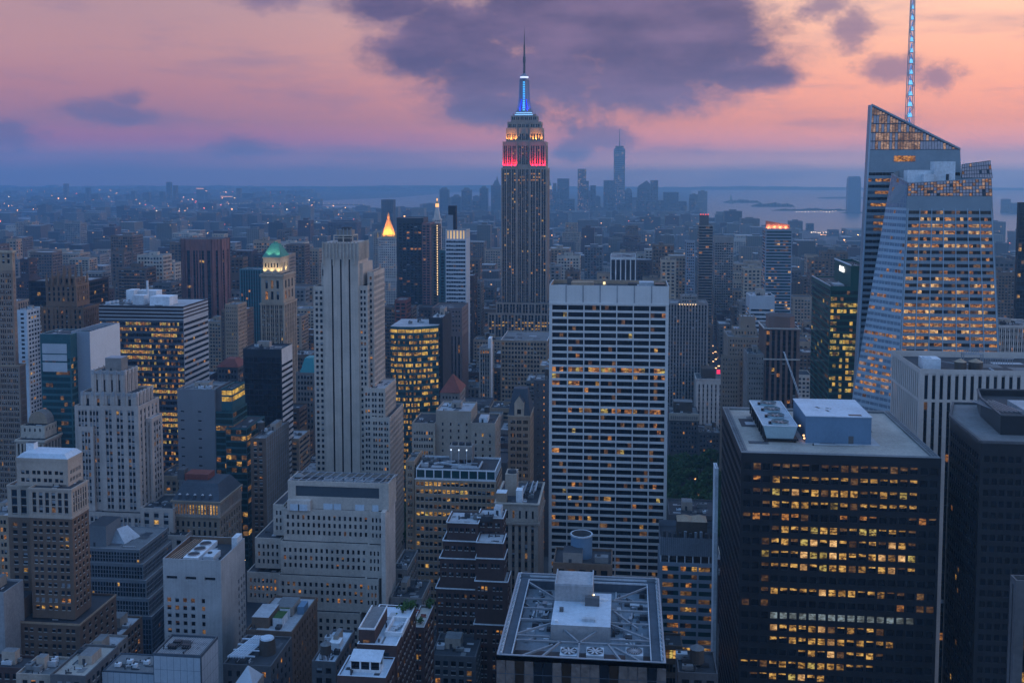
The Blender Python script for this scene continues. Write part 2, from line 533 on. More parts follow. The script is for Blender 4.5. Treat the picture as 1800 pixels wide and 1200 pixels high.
def roof(b, x0, x1, y0, y1, z, mat, par=.9, t=.45, rim=None, part='roof', wall=None):
    """flat roof sunk behind a parapet"""
    m = b.mb(part); rim = rim or mat
    wall = wall or rim
    X0, X1, Y0, Y1 = x0 + t, x1 - t, y0 + t, y1 - t
    m.face(((X0, Y0, z - par), (X1, Y0, z - par), (X1, Y1, z - par), (X0, Y1, z - par)), mat)
    W, D = X1 - X0, Y1 - Y0
    if W > 6 and D > 6 and Y0 < 1250:
        rr = b.r; zz = z - par + .012
        for _ in range(min(14, int(W * D / 45) + 3)):      # tar patches, seams and curbs
            a, c = X0 + W * rr.uniform(.02, .75), Y0 + D * rr.uniform(.02, .75); w, d = W * rr.uniform(.05, .22), D * rr.uniform(.05, .22); k = rr.choice(('roof_dark', 'roof_grey', 'roof_dark', 'roof_light', 'roof_tar')); zz += .012
            m.face(((a, c, zz), (a + w, c, zz), (a + w, c + d, zz), (a, c + d, zz)), C[k])
        pm = b.part('roof_pipe')
        for _ in range(rr.randint(2, 5)):
            a, c = X0 + W * rr.uniform(.05, .7), Y0 + D * rr.uniform(.05, .7); L = rr.uniform(2, min(W, D) * .28)
            q = (a + L, c) if rr.random() < .5 else (a, c + L); pm.beam((a, c, z - par + .5), (*q, z - par + .5), rr.uniform(.2, .5), C[rr.choice(('duct_metal', 'roof_dark', 'roof_light'))])
            pm.cyl(a, c, z - par, z - par + rr.uniform(.8, 1.8), .25, .25, C['roof_dark'], 6)
    wl = b.mb('parapet')
    for p in (((x0, y0), (x1, y0), (X1, Y0), (X0, Y0)), ((x1, y0), (x1, y1), (X1, Y1), (X1, Y0)), ((x1, y1), (x0, y1), (X0, Y1), (X1, Y1)), ((x0, y1), (x0, y0), (X0, Y0), (X0, Y1))):
        wl.face([(a, c, z) for a, c in p], rim)
    for (a, c), (d, e) in (((X1, Y0), (X0, Y0)), ((X1, Y1), (X1, Y0)), ((X0, Y1), (X1, Y1)), ((X0, Y0), (X0, Y1))):
        wl.face(((a, c, z - par), (d, e, z - par), (d, e, z), (a, c, z)), wall)

def tier(b, x0, x1, y0, y1, z0, z1, st, faces='nwe', stw=None, ste=None, rf='roof_grey', rim=None, par=.9, cap=None):
    wall = st['wall']
    if 'n' in faces: patch(b, (x0, y0, z0), (x1, y0, z0), (x1, y0, z1), (x0, y0, z1), st, 0)
    else: plain(b, x0, x1, y0, y1, z0, z1, wall, 'n')
    if 'w' in faces: patch(b, (x1, y0, z0), (x1, y1, z0), (x1, y1, z1), (x1, y0, z1), stw or st, 1)
    else: plain(b, x0, x1, y0, y1, z0, z1, (stw or st)['wall'], 'w')
    if 'e' in faces: patch(b, (x0, y1, z0), (x0, y0, z0), (x0, y0, z1), (x0, y1, z1), ste or st, 2)
    else: plain(b, x0, x1, y0, y1, z0, z1, (ste or st)['wall'], 'e')
    plain(b, x0, x1, y0, y1, z0, z1, wall, 's')
    if rf: roof(b, x0, x1, y0, y1, z1, C[rf] if isinstance(rf, str) else rf, par=par, rim=rim or wall, wall=wall)
    if cap:
        m = b.mb('cornice')
        h, o, mt = cap
        for (a, c, d, e) in ((x0 - o, x1 + o, y0 - o, y0), (x0 - o, x0, y0, y1), (x1, x1 + o, y0, y1)):
            m.box(a, c, d, e, z1 - h, z1 + .004, mt, bottom=True)

def hvac(b, x, y, z, w=4, d=3, h=2.4, mat=None):
    m = b.part('hvac_unit'); mat = mat or C['duct_metal']
    m.box(x - w / 2, x + w / 2, y - d / 2, y + d / 2, z + .3, z + h, mat)
    m.box(x - w * .4, x + w * .4, y - d * .35, y + d * .35, z, z + .3, C['roof_dark'])
    f = b.part('fan', None, m); f.cyl(x - w * .2, y, z + h, z + h + .4, min(w, d) * .22, min(w, d) * .22, C['roof_dark'], 10)

def tank(b, x, y, z, r=2.2, h=4.5, leg=3.0):
    """wooden rooftop water tank on legs"""
    m = b.part('water_tank')
    for i in range(4):
        a = .785 + i * 1.5708
        m.beam((x + r * .75 * math.cos(a), y + r * .75 * math.sin(a), z), (x + r * .75 * math.cos(a), y + r * .75 * math.sin(a), z + leg), .35, C['roof_dark'])
    m.cyl(x, y, z + leg, z + leg + h, r, r * .95, C['tank_wood'], 14)
    f = b.part('lid', None, m); f.cyl(x, y, z + leg + h, z + leg + h + r * .6, r * 1.05, .05, C['roof_grey'], 14, cap=False)

def penthouse(b, x0, x1, y0, y1, z, h, mat, rf=None):
    m = b.part('penthouse')
    m.box(x0, x1, y0, y1, z, z + h, mat, top=rf or C['roof_grey'])
    f = b.part('door', None, m); f.box(x0 + (x1 - x0) * .3, x0 + (x1 - x0) * .3 + 1.1, y0 - .08, y0, z, z + min(2.2, h * .8), C['roof_dark'])

def clutter(b, x0, x1, y0, y1, z, n=4, tanks=0, ph=True, mat=None):
    r = b.r; W, D = x1 - x0, y1 - y0
    if ph and W > 8 and D > 8:
        a = x0 + W * r.uniform(.2, .45); c = y0 + D * r.uniform(.35, .55)
        penthouse(b, a, a + W * r.uniform(.2, .4), c, c + D * r.uniform(.2, .35), z, r.uniform(3, 5.5), mat or C['warm_grey'])
    for _ in range(tanks): tank(b, x0 + W * r.uniform(.15, .85), y0 + D * r.uniform(.2, .8), z, r.uniform(1.7, 2.3))
    for _ in range(n):
        hvac(b, x0 + W * r.uniform(.12, .88), y0 + D * r.uniform(.12, .8), z, r.uniform(1.6, 4), r.uniform(1.4, 3), r.uniform(1.2, 2.6), r.choice((C['duct_metal'], C['roof_light'], C['roof_grey'], C['roof_dark'])))

class Frame:
    """reads metres for one building off its front face: px edges and top at distance D"""
    def __init__(s, D, xl, xr, yt, depth, seen=None, ybot=1200):
        s.D = D; s.x0, z0 = U(xl, yt, D); s.x1, z1 = U(xr, yt, D); s.z = (z0 + z1) / 2
        s.y0, s.y1 = D, D + depth
        sx1 = max(xr, PR(s.x1, s.y1, s.z)[0]); sx0 = min(xl, PR(s.x0, s.y1, s.z)[0])
        HEROES.append((sx0, sx1, yt, ybot, D)); FOOT.append((s.x0, s.x1, s.y0, s.y1))
        s.loc = ((s.x0 + s.x1) / 2, D, 0)
    def X(s, px, py=None, dy=0): return U(px, py if py is not None else 700, s.D + dy)[0]
    def Z(s, py, px=None, dy=0): return U(px if px is not None else 900, py, s.D + dy)[1]
# ------------------------------------------------------------------ ground, water, hills, haze
def sheet(name, poly, z, mat):
    m = MB(); m.face([(x, y, z) for x, y in poly], mat); return struct(name, m)

m_, t_, p_, o_ = principled('city_ground')
pos_ = t_.n('ShaderNodeNewGeometry').outputs['Position']
t_.put(p_.inputs['Base Color'], t_.mix(t_.step(t_.noise(pos_, .02, 5, .6), .35, .65), (.028, .032, .04), (.075, .08, .085)))
p_.inputs['Roughness'].default_value = .9
sheet('ground', [(-16000, -300), (16000, -300), (16000, 17500), (-16000, 17500)], 0, m_)

m_, t_, p_, o_ = principled('harbour_water')
pos_ = t_.n('ShaderNodeNewGeometry').outputs['Position']
p_.inputs['Base Color'].default_value = (.10, .12, .13, 1)
p_.inputs['Roughness'].default_value = .36
p_.inputs['IOR'].default_value = 1.33; p_.inputs['Specular IOR Level'].default_value = .9
bn_ = t_.n('ShaderNodeBump'); bn_.inputs['Strength'].default_value = .3; bn_.inputs['Distance'].default_value = 6
mp_ = t_.n('ShaderNodeMapping'); t_.put(mp_.inputs[0], pos_); mp_.inputs['Scale'].default_value = (.003, .012, .01)
t_.put(bn_.inputs['Height'], t_.noise(mp_.outputs[0], 2.0, 5, .6)); t_.put(p_.inputs['Normal'], bn_.outputs[0])
WATER = m_
def gpoly(pts, z=0.0): return [UZ(px, py, z) for px, py in pts]
# the upper bay and the river to the west
bay = [(1215, 352), (1215, 377), (1240, 380), (1270, 386), (1300, 396), (1340, 404), (1400, 402), (1420, 405), (1450, 408), (1500, 412), (1540, 420), (1600, 425), (1700, 428), (1760, 430), (1830, 432), (2300, 440), (2900, 470)]
sheet('water', gpoly(bay + [(2900, 331), (1700, 331), (1215, 331.5)], .5), .5, WATER)
# the east river: a bright strip at one side and the reach beyond the bridges
sheet('water', gpoly([(-400, 380), (82, 383), (82, 389), (-400, 391)], .5), .5, WATER)
sheet('water', gpoly([(560, 353), (700, 347), (790, 339), (882, 338), (882, 362), (800, 364), (700, 367), (640, 369), (560, 362)], .5), .5, WATER)

C['land'] = WM('wooded_land', (.022, .035, .025), .4, .95, spec=.1)
def island(name, px0, px1, py, h, kind='structure', depth=500, bumps=9):
    x0, y0 = UZ(px0, py, .5); x1, y1 = UZ(px1, py, .5); m = MB(); r = random.Random(px0)
    n = 40; top = []
    for i in range(n + 1):
        u = i / n; e = math.sin(math.pi * min(1, max(0, u))) ** .45
        top.append((x0 + (x1 - x0) * u, y0 + (y1 - y0) * u, e, h * e * (.65 + .5 * r.random()) * (.75 + .4 * math.sin(u * bumps) ** 2)))
    for i in range(n):
        a, b = top[i], top[i + 1]; da, db = depth * a[2], depth * b[2]
        m.face(((a[0], a[1] - da * .1, .6), (b[0], b[1] - db * .1, .6), (b[0], b[1], b[3]), (a[0], a[1], a[3])), C['land'])
        m.face(((a[0], a[1], a[3]), (b[0], b[1], b[3]), (b[0], b[1] + db, .6), (a[0], a[1] + da, .6)), C['land'])
    return struct(name, m)
island('island', 1272, 1338, 356.5, 26)
island('island', 1322, 1398, 363.5, 30)
island('island', 1356, 1495, 370.5, 16, depth=250)
island('island', 1440, 1540, 349, 14, depth=600)
island('island', 1476, 1560, 375, 10, depth=120)
# low hills closing the view
def ridge(name, px0, px1, Y, h0, h1, seed):
    m = MB(); r = random.Random(seed); n = 60; P = []
    for i in range(n + 1):
        u = i / n; X = U(px0 + (px1 - px0) * u, 330, Y)[0]
        P.append((X, h0 + (h1 - h0) * (.5 + .3 * math.sin(u * 7 + seed) + .2 * math.sin(u * 19 + seed * 2)) + r.uniform(-6, 6)))
    for (a, ha), (b, hb) in zip(P, P[1:]):
        m.face(((a, Y - 900, .7), (b, Y - 900, .7), (b, Y, hb), (a, Y, ha)), C['land'])
        m.face(((a, Y, ha), (b, Y, hb), (b, Y + 1500, .7), (a, Y + 1500, .7)), C['land'])
    struct(name, m)
ridge('hills', -900, 900, 15200, 25, 60, 1)
ridge('hills', 700, 1900, 15900, 12, 45, 5)

# the evening haze over the whole city
hz = MB(); hz.box(-16500, 16500, -600, 17900, -1.5, 575, None, bottom=True)
hzm = bpy.data.materials.new('haze'); hzm.use_nodes = True
th = NT(hzm.node_tree); oh = th.n('ShaderNodeOutputMaterial'); vh = th.n('ShaderNodeVolumePrincipled')
HAZE_COL = (.30, .66, 1.0)
vh.inputs['Color'].default_value = (*HAZE_COL, 1)
vh.inputs['Density'].default_value = .00012
vh.inputs['Anisotropy'].default_value = .6
th.t.links.new(vh.outputs[0], oh.inputs['Volume'])
hz.mats = [hzm]
ho = hz.build('haze'); ho['kind'] = 'stuff'

# ------------------------------------------------------------------ trees of the park behind the white slab
C['leaf_a'] = WM('leaves_dark', (.032, .075, .02), .4, .8, spec=.1)
C['leaf_b'] = WM('leaves_mid', (.05, .095, .032), .4, .8, spec=.1)
C['bark'] = WM('bark', (.05, .04, .03), .3, .9)
tree_src = []
def make_tree(seed):
    r = random.Random(seed); e = thing('park_tree', 'leafy green plane tree in the park beyond the white gridded slab', 'tree', (0, 0, 0), 'park trees beyond the white slab')
    m = MB(); H = r.uniform(15, 20)
    m.cyl(0, 0, 0, H * .45, .5, .3, C['bark'], 8)
    lim = []
    for i in range(6):
        a = i * 1.05 + r.random(); q = (math.cos(a) * H * .22, math.sin(a) * H * .22, H * r.uniform(.55, .8)); lim.append(q)
        m.beam((0, 0, H * .38), q, .22, C['bark'])
    m.build('trunk', e)
    k = MB()
    cl = [(q[0] * 1.15, q[1] * 1.15, q[2], H * r.uniform(.15, .22)) for q in lim] + [(0, 0, H * .85, H * .2), (r.uniform(-2, 2), r.uniform(-2, 2), H * .7, H * .24)]
    for cx, cy, cz, R in cl:
        for _ in range(85):
            v = Vector((r.gauss(0, 1), r.gauss(0, 1), r.gauss(0, .75))).normalized() * R * r.uniform(.55, 1.05)
            p = Vector((cx, cy, cz)) + v; s = r.uniform(.45, .95)
            a = Vector((r.gauss(0, 1), r.gauss(0, 1), r.gauss(0, 1))).normalized(); c = a.cross(v).normalized() if a.cross(v).length > .01 else Vector((1, 0, 0)); d = c.cross(v.normalized())
            k.face((p - c * s - d * s * .6, p + c * s - d * s * .5, p + c * s * .8 + d * s * .6, p - c * s * .7 + d * s * .7), C['leaf_a'] if r.random() < .6 else C['leaf_b'])
    k.build('crown', e)
    return e
def copy_thing(e, loc, rz, label=None, sc=1):
    c = e.copy(); COL.objects.link(c); c.location = loc; c.rotation_euler = (0, 0, rz); c.scale = (sc, sc, sc)
    if label: c['label'] = label
    for ch in e.children:
        d = ch.copy(); COL.objects.link(d); d.parent = c
        for g in ch.children:
            h = g.copy(); COL.objects.link(h); h.parent = d
    return c
tree_src = [make_tree(3), make_tree(8)]
rt = random.Random(4); spots = []
for _ in range(900):
    Y = rt.uniform(700, 905); X = rt.uniform(18, 104)
    px, py = PR(X, Y, 12)
    if not (1166 < px < 1266): continue
    if any((X - a) ** 2 + (Y - c) ** 2 < 80 for a, c in spots): continue
    spots.append((X, Y))
for i, (X, Y) in enumerate(spots[:110]):
    if i < 2:
        tree_src[i].location = (X, Y, .01)
    else: copy_thing(tree_src[i % 2], (X, Y, .01), rt.uniform(0, 6.28), sc=rt.uniform(.8, 1.2))
FOOT.append((0, 120, 660, 912))
HEROES.append((1170, 1262, 815, 895, 905))
# a green strip of trees between the limestone tower and the tan block
for i, (px, py, Y) in enumerate([(706, 842, 690), (713, 856, 690), (703, 866, 676), (711, 836, 720), (704, 826, 740)]):
    X, Z = U(px, py, Y)
    copy_thing(tree_src[i % 2], (X, Y, max(.01, Z - 17)), i * 1.3, 'leafy street tree in the gap beside the tan block of lit windows')
for o in [q for q in COL.objects if q.type == 'EMPTY' and q.get('label', '').startswith('leafy street')]: o['group'] = 'street trees in the gap'; o.location.z = .01

pl_ = None
for k, (px, py) in enumerate(((1180, 872), (1191, 876), (1204, 868), (1213, 877), (1228, 870), (1240, 880), (1252, 872), (1222, 842), (1238, 850))):
    X, Y = UZ(px, py, 4)
    e = thing('park_lamp', 'warm lamp on a post glowing between the park trees', 'lamp', (X, Y, .02), 'lamps in the park')
    m = MB(); m.cyl(X, Y, .02, 4, .12, .08, C['roof_dark'], 6); m.build('post', e)
    m = MB(); m.cyl(X, Y, 4, 5.2, .5, .45, GLOW('park_glow', (1, .45, .15), 3), 8); m.build('lamp_head', e)
# ------------------------------------------------------------------ near buildings
WARM = dict(kinds='yyo', sash=True)

# --- black office tower with rows of lit windows
f = Frame(371, 1303, 1655, 800, 73)
b = Bld('office_tower', 'black office tower with a pale gravel roof and rows of yellow lit windows', 'office tower', f.loc)
pat = ["dmdmmmmdmmmmmmmmmmdd", "dodyyyyyyyyyyyyymydd", "dmmyyyyyyyyyyyyyyydd", "ddmyyyyyyyyyyyyyyydd", "moomoomdddodoodddmom", "dddmyyyyyymyyyyyymdd", "ddmyyyyyyyyyyyyyymdd", "ddyyyyyyyyyyyyyyyydd", "ddmyyyyyyyymyyyymydd", "ddmddddddddddddddddd",
       "ddmyyyyyyyyyyyymmdmd", "mdmdddddddddddddodmm", "dddcccccccccccccccdd", "dddyyyyyyyyyyymddddd", "dddyyyyyyyyyyyyydddd", "ddddddyyyymyyymddddd", "yymyyyyyyyyyyydddddd", "dmyyyyyyyddddddddddd", "ddddmyyyyyymdddddddd"]
st = ST(cols=20, rp=4.56, wu=(.13, .87), wv=(.22, .76), rec=.55, mx=.6, mt=2.6, wall=C['black_metal'], pat=pat, lit=.3, blind=0, sky=0, dim=.1, kinds='y', sash=True, half=.62, sill=False)
ste = ST(cw=3.6, rp=4.56, wu=(.12, .88), wv=(.2, .78), rec=.4, mt=2.6, wall=C['black_metal'], lit=0, dim=.02, blind=0, sky=.9)
tier(b, f.x0, f.x1, f.y0, f.y1, 0, f.z, st, ste=ste, stw=ste, rf=None)
roof(b, f.x0, f.x1, f.y0, f.y1, f.z, C['roof_gravel'], par=.7, t=2.6, rim=C['roof_grey'])
m = b.part('roof_track', None)
for xx in (f.x0 + 1.3, f.x1 - 1.3):
    for dx in (-.5, .5): m.box(xx + dx - .09, xx + dx + .09, f.y0 + 3, f.y1 - 3, f.z + .004, f.z + .16, C['dark_stone'])
    yy = f.y0 + 4
    while yy < f.y1 - 4: m.box(xx - .48, xx + .48, yy - .12, yy + .12, f.z + .004, f.z + .09, C['dark_stone']); yy += 2.4
zr = f.z - .7
x0, y0 = UZ(1416, 778, zr); x1, _ = UZ(1529, 779, zr)
zt = U(1416, 730, y0)[1]
y1 = UZ(1395, 700, zt)[1]
ph = b.part('penthouse', 'blue grey machine room with a flat pale roof')
C['blue_grey'] = WM('blue_grey_paint', (.12, .20, .29), .14, .6)
C['pale_blue_roof'] = WM('pale_roof', (.46, .53, .6), .2, .6)
ph.box(x0, x1, y0, y1, zr, zt - .3, C['blue_grey'])
ph.box(x0 - .25, x1 + .25, y0 - .25, y1 + .25, zt - .3, zt, C['pale_blue_roof'], bottom=True)
ph.box(x0 + 15.6, x0 + 17.4, y0 - .1, y0, zr, zr + 3, C['dark_stone'])
ph.box(x0 + 21.2, x0 + 22.8, y0 - .07, y0, zr, zr + 3, C['blue_grey'])
hx, hy = x1 - 5.5, y0 + 2.2
ph.box(hx - 2.4, hx + 2.4, hy - 1, hy + 1.4, zt, zt + .03, C['black_metal'])
for i in range(7):
    rr = b.r; px_, py_ = x0 + 8 + rr.uniform(-2.5, 3.5), y0 + 9 + rr.uniform(-5, 4); a = rr.uniform(0, 3)
    ph.beam((px_, py_, zt + .05), (px_ + 2.5 * math.cos(a), py_ + 2.5 * math.sin(a), zt + .05), rr.uniform(.4, 1.1), C['white_panel'] if i < 4 else C['dark_stone'], .06)
pad = b.part('roof_pad'); pad.box(x0 - 2, x1 + 3, y0 - 1.5, y1 + 1, zr, zr + .06, C['roof_light'])
fl = b.part('wall_lamp', 'lit lamps low on the machine room wall')
for yy, zz in ((y0 + 3, 1.9), (y0 + 1.6, 1.2), (y0 + 12, 3.4)): fl.box(x0 - .5, x0, yy - .3, yy + .3, zr + zz, zr + zz + .35, GLOW('lamp_orange', (1, .5, .2), 4))
b.finish()
# cooling tower unit with four fans standing on that roof
ux0, uy0 = UZ(1343, 776, zr); ux1, _ = UZ(1399, 778, zr); uz = U(1345, 748, uy0)[1]
uy1 = UZ(1318, 705, uz)[1]
ct = Bld('cooling_tower', 'long cooling tower unit with four round fans on the gravel roof of the black tower', 'cooling tower', (ux0, uy0, zr))
mm = ct.mb('casing'); w_ = ux1 - ux0
lo, hi = zr + 1.4, uz
bot = [(ux0 + .9, uy0), (ux1 - .9, uy0), (ux1 - .9, uy1), (ux0 + .9, uy1)]; top = [(ux0 - .5, uy0 - .3), (ux1 + .5, uy0 - .3), (ux1 + .5, uy1 + .3), (ux0 - .5, uy1 + .3)]
C['galv_teal'] = WM('galvanised_casing', (.30, .40, .43), .15, .5)
for i in range(4):
    j = (i + 1) % 4
    mm.face(((*bot[i], lo), (*bot[j], lo), (*top[j], hi), (*top[i], hi)), C['galv_teal'] if i in (0, 2) else C['dark_stone'])
mm.face([(*p, hi) for p in top], C['duct_metal'])
for p, q in zip(top, top[1:] + top[:1]): mm.beam((*p, hi + .2), (*q, hi + .2), .35, C['white_panel'])
lg = ct.mb('base_frame')
lg.box(ux0, ux1 + .8, uy0 - .4, uy1 + .4, zr + .9, zr + 1.4, C['black_metal'])
n_ = 7
for i in range(n_ + 1):
    yy = uy0 + (uy1 - uy0) * i / n_
    for xx in (ux0 + .3, ux1 - .3): lg.box(xx - .2, xx + .2, yy - .2, yy + .2, zr, zr + .9, C['black_metal'])
    lg.box(ux0 - .45, ux0 + .1, yy - .12, yy + .12, zr + .9, hi - .8, C['black_metal'])
for i in range(4):
    yy = uy0 + 3.2 + (uy1 - uy0 - 5) * i / 3.4
    fm = ct.part('fan'); cx = (ux0 + ux1) / 2 + .4; R = w_ * .27
    fm.cyl(cx, yy, hi, hi + 1.1, R, R * .96, C['galv_teal'], 20, cap=False)
    fm.cyl(cx, yy, hi + 1.0, hi + 1.25, R * 1.04, R * 1.04, C['dark_stone'], 20, cap=False)
    fm.cyl(cx, yy, hi + .3, hi + .5, R * .95, R * .95, C['black_metal'], 20)
    for q in range(6):
        a = q * 1.047; fm.beam((cx, yy, hi + .9), (cx + R * .9 * math.cos(a), yy + R * .9 * math.sin(a), hi + .9), .5, C['steel'], .06)
    fm.cyl(cx, yy, hi + .8, hi + 1.1, .4, .4, C['steel'], 8)
    fm.box(cx - R - 1.1, cx - R - .1, yy - .55, yy + .55, hi, hi + 1.0, C['black_metal'])
ct.finish()
# crane boom leaning beyond the roof
cb = Bld('crane', 'thin pale lattice crane boom leaning in front of the brown striped tower', 'crane', (0, 0, 0))
c0 = Vector((*[U(1407, 700, 470)[0]], 470, U(1407, 700, 470)[1])); c1 = Vector((U(1378, 618, 470)[0], 470, U(1378, 618, 470)[1]))
cb.e.location = (c0.x + 1, 470, 0)
m = cb.mb('boom'); dr = (c1 - c0)
low = c0 - dr * 1.2
for o_x in (-.45, .45): m.beam(low + Vector((o_x, 0, 0)), c1 + Vector((o_x * .4, 0, 0)), .2, C['white_panel'])
for i in range(34):
    a = low.lerp(c1, i / 34); d = low.lerp(c1, (i + 1) / 34); s_ = .45 if i % 2 else -.45
    m.beam(a + Vector((s_, 0, 0)), d - Vector((s_, 0, 0)), .12, C['white_panel'])
m = cb.mb('cab'); m.box(low.x - 2, low.x + 2, 468.5, 471.5, 0, low.z, C['dark_stone']); m.box(low.x - 2.6, low.x + 2.6, 468, 472, low.z, low.z + 2.6, C['steel'])
cb.finish(); FOOT.append((low.x - 4, low.x + 4, 464, 476))

# --- the narrow pale slab end behind the black tower
f = Frame(455, 1257, 1263, 823, 9)
b = Bld('slab_building', 'thin pale blank wall end standing beside the black tower with the gravel roof', 'building', f.loc)
tier(b, f.x0, f.x1, f.y0, f.y1, 0, f.z, ST(cols=0, cw=99, wall=C['white_panel']), rf='roof_light', par=.3)
b.mb('mast').cyl(f.x1 - .4, f.y0 + .5, f.z, f.z + 4, .12, .06, C['steel'], 6)
b.finish()

# --- faceted black tower at the edge
D = 360; X0 = U(1724, 778, D)[0]; Z = U(1724, 778, D)[1]
b = Bld('office_tower', 'near black faceted granite tower with a dark raised roof block, almost no lights', 'office tower', (X0 + 20, D, 0))
X1 = X0 + 46; XL = U(1670, 734, D + 37)[0]
poly = [(X0, D), (X1, D), (X1, D + 60), (XL + 8, D + 60), (XL, D + 37)]
stb = ST(cw=2.6, rp=3.9, wu=(.15, .85), wv=(.2, .75), rec=.2, wall=C['black_granite'], lit=.012, dim=.02, blind=.004, sky=.03, mt=3.5)
for i, (a, c) in enumerate(((0, 1), (1, 2), (4, 0))):
    p, q = poly[a], poly[c]; patch(b, (*p, 0), (*q, 0), (*q, Z), (*p, Z), stb, i)
for a, c in ((2, 3), (3, 4)):
    p, q = poly[a], poly[c]; b.mb('wall').face(((*p, 0), (*q, 0), (*q, Z), (*p, Z)), C['black_granite'])
b.mb('roof').face([(x, y, Z - .004) for x, y in poly], C['roof_grey'])
pr = b.mb('parapet')
for i in range(5):
    p, q = poly[i], poly[(i + 1) % 5]; pr.beam((*p, Z + .4), (*q, Z + .4), .9, C['dark_stone'], .9)
xa, ya = U(1758, 770, D + 12)[0], D + 12
zt = U(1756, 729, ya)[1]; xb = U(1724, 707, D + 40)[0]
pp = [(xa, ya), (X1 - 1, ya), (X1 - 1, ya + 44), (xb + 4, ya + 44), (xb, ya + 28)]
m = b.part('penthouse', 'dark raised roof block with an open steel well')
for i in range(5):
    p, q = pp[i], pp[(i + 1) % 5]; m.face(((*p, Z), (*q, Z), (*q, zt), (*p, zt)), C['black_granite']); m.beam((*p, zt), (*q, zt), .7, C['dark_stone'], .5)
m.face([(x, y, zt - 2.5) for x, y in pp], C['roof_dark'])
m.box(xa + 12, X1 - 3, ya + 6, ya + 28, zt - 2.5, zt - .6, C['roof_light'])
for i in range(6): m.beam((xa + 2 + i * 1.6, ya + 8, zt - .6), (xa - 2 + i * 1.6, ya + 26, zt - .6), .35, C['steel'])
b.finish(); HEROES.append((1668, 1800, 734, 1200, D)); FOOT.append((XL, X1, D, D + 60))

# --- white building with vertical piers
f = Frame(481, 1617, 1900, 651, 50)
b = Bld('pier_building', 'pale stone office block of tall narrow piers with two wooden tanks on its roof', 'office building', f.loc)
C['pier_stone'] = WM('pier_stone', (.50, .49, .48), .12, .8)
zb = f.z - 15
stp = ST(mode='v', cw=3.35, rp=4.0, wu=(.28, .74), wv=(.12, .95), rec=.7, mx=.4, mt=.2, mb=1, wall=C['pier_stone'], sp=C['black_metal'], lit=.05, dim=.10, blind=.01, sky=.06, kinds='o', dark='d')
stt = ST(mode='v', cw=3.35, rows=1, wu=(.28, .74), wv=(.02, .99), rec=.7, mx=.4, mt=2.2, mb=1.0, wall=C['pier_stone'], sp=C['black_metal'], lit=0, dim=0, blind=0, sky=.15)
tier(b, f.x0, f.x1, f.y0, f.y1, 0, zb, stp, rf=None)
tier(b, f.x0, f.x1, f.y0, f.y1, zb, f.z, stt, rf='roof_dark', par=3.0, rim=C['warm_grey'])
b.finish()
zr = f.z - 3
for i, (px, r_) in enumerate(((1688, 2.6), (1715, 3.1))):
    X, Y = UZ(px, 640, zr + 4); e = thing('water_tank', ('smaller' if i == 0 else 'larger') + ' squat roof tank with a tan conical lid on the pale pier building', 'water tank', (X, Y, zr), 'roof tanks on the pier building')
    m = MB(); m.cyl(X, Y, zr, zr + 5.2, r_, r_, C['tank_wood'], 18); m.build('barrel', e)
    m = MB(); m.cyl(X, Y, zr + 5.2, zr + 6.7, r_ * 1.04, .1, C['tan_brick'], 18, cap=False); m.build('lid', e)
X, Y = UZ(1637, 636, zr + 3)
e = thing('roof_unit', 'white boxy roof ventilation unit near the corner of the pale pier building', 'vent unit', (X, Y, zr))
m = MB(); m.box(X - 4.5, X + 3.5, Y - 3, Y + 5, zr, zr + 5, C['white_panel']); m.build('casing', e)
m = MB(); m.box(X - 4, X - .5, Y - 2, Y + 1, zr + 5, zr + 5.5, C['duct_metal']); m.build('hatch', e)
e = thing('roof_catwalk', 'pale steel catwalk bridge with railings above the roof tanks', 'catwalk', (U(1700, 630, 505)[0], 505, zr))
m = MB()
xa, xb = U(1694, 625, 500)[0], U(1728, 630, 500)[0]
for yy in (500, 503):
    for k in range(9):
        xx = xa + (xb - xa) * k / 8; m.beam((xx, yy, zr + 7), (xx, yy, zr + 8.6), .12, C['steel'])
    m.beam((xa, yy, zr + 8.6), (xb, yy, zr + 8.6), .2, C['steel'])
m.box(xa, xb, 500, 503, zr + 6.7, zr + 7, C['steel'], bottom=True)
for xx in (xa, xb):
    m.beam((xx, 500, zr), (xx, 500, zr + 7), .35, C['steel']); m.beam((xx, 503, zr), (xx, 503, zr + 7), .35, C['steel'])
for k in range(14): m.beam((xb + k * 1.1, 503, zr + 1.5), (xb + k * 1.1, 503, zr + 4.5), .15, C['steel'])
m.beam((xb, 503, zr + 4.5), (xb + 15, 503, zr + 4.5), .3, C['steel']); m.beam((xa - 16, 508, zr + 3), (xa - 4, 496, zr + 3), .4, C['steel'])
m.build('frame', e)

# --- centre roof in front with the fans
f = Frame(275, 873, 1171, 1158, 59)
b = Bld('glass_tower', 'mirror glass tower cut off below its open roof of blue steel beams and fans', 'office tower', f.loc)
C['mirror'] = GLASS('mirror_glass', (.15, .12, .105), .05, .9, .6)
stg = ST(mode='f', cw=2.6, rp=3.9, wu=(.03, .97), wv=(.03, .97), mx=.1, mt=1.2, wall=C['blue_steel'], lit=.012, dim=.02, blind=0, sky=.0, dark='M', pat=['MMnMddMnMMMdnMMMdMMnMMdM', 'MMnMddMnMMMdnMMMdMMnMMdM', 'MMnyddMnMMMdnMMMdMMnmMdM', 'MnnMddMnMnMdnMMddMMnMMdM'] * 9)  # columns of brown and dark panes: reflections painted as pane colours
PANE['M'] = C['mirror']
x0, x1, y0, y1, Z = f.x0, f.x1, f.y0, f.y1, f.z
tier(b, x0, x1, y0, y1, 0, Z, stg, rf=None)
pit = Z - 3.6
dk = b.mb('roof'); C['deck_blue'] = WM('roof_deck_blue', (.17, .205, .24), .25, .8)
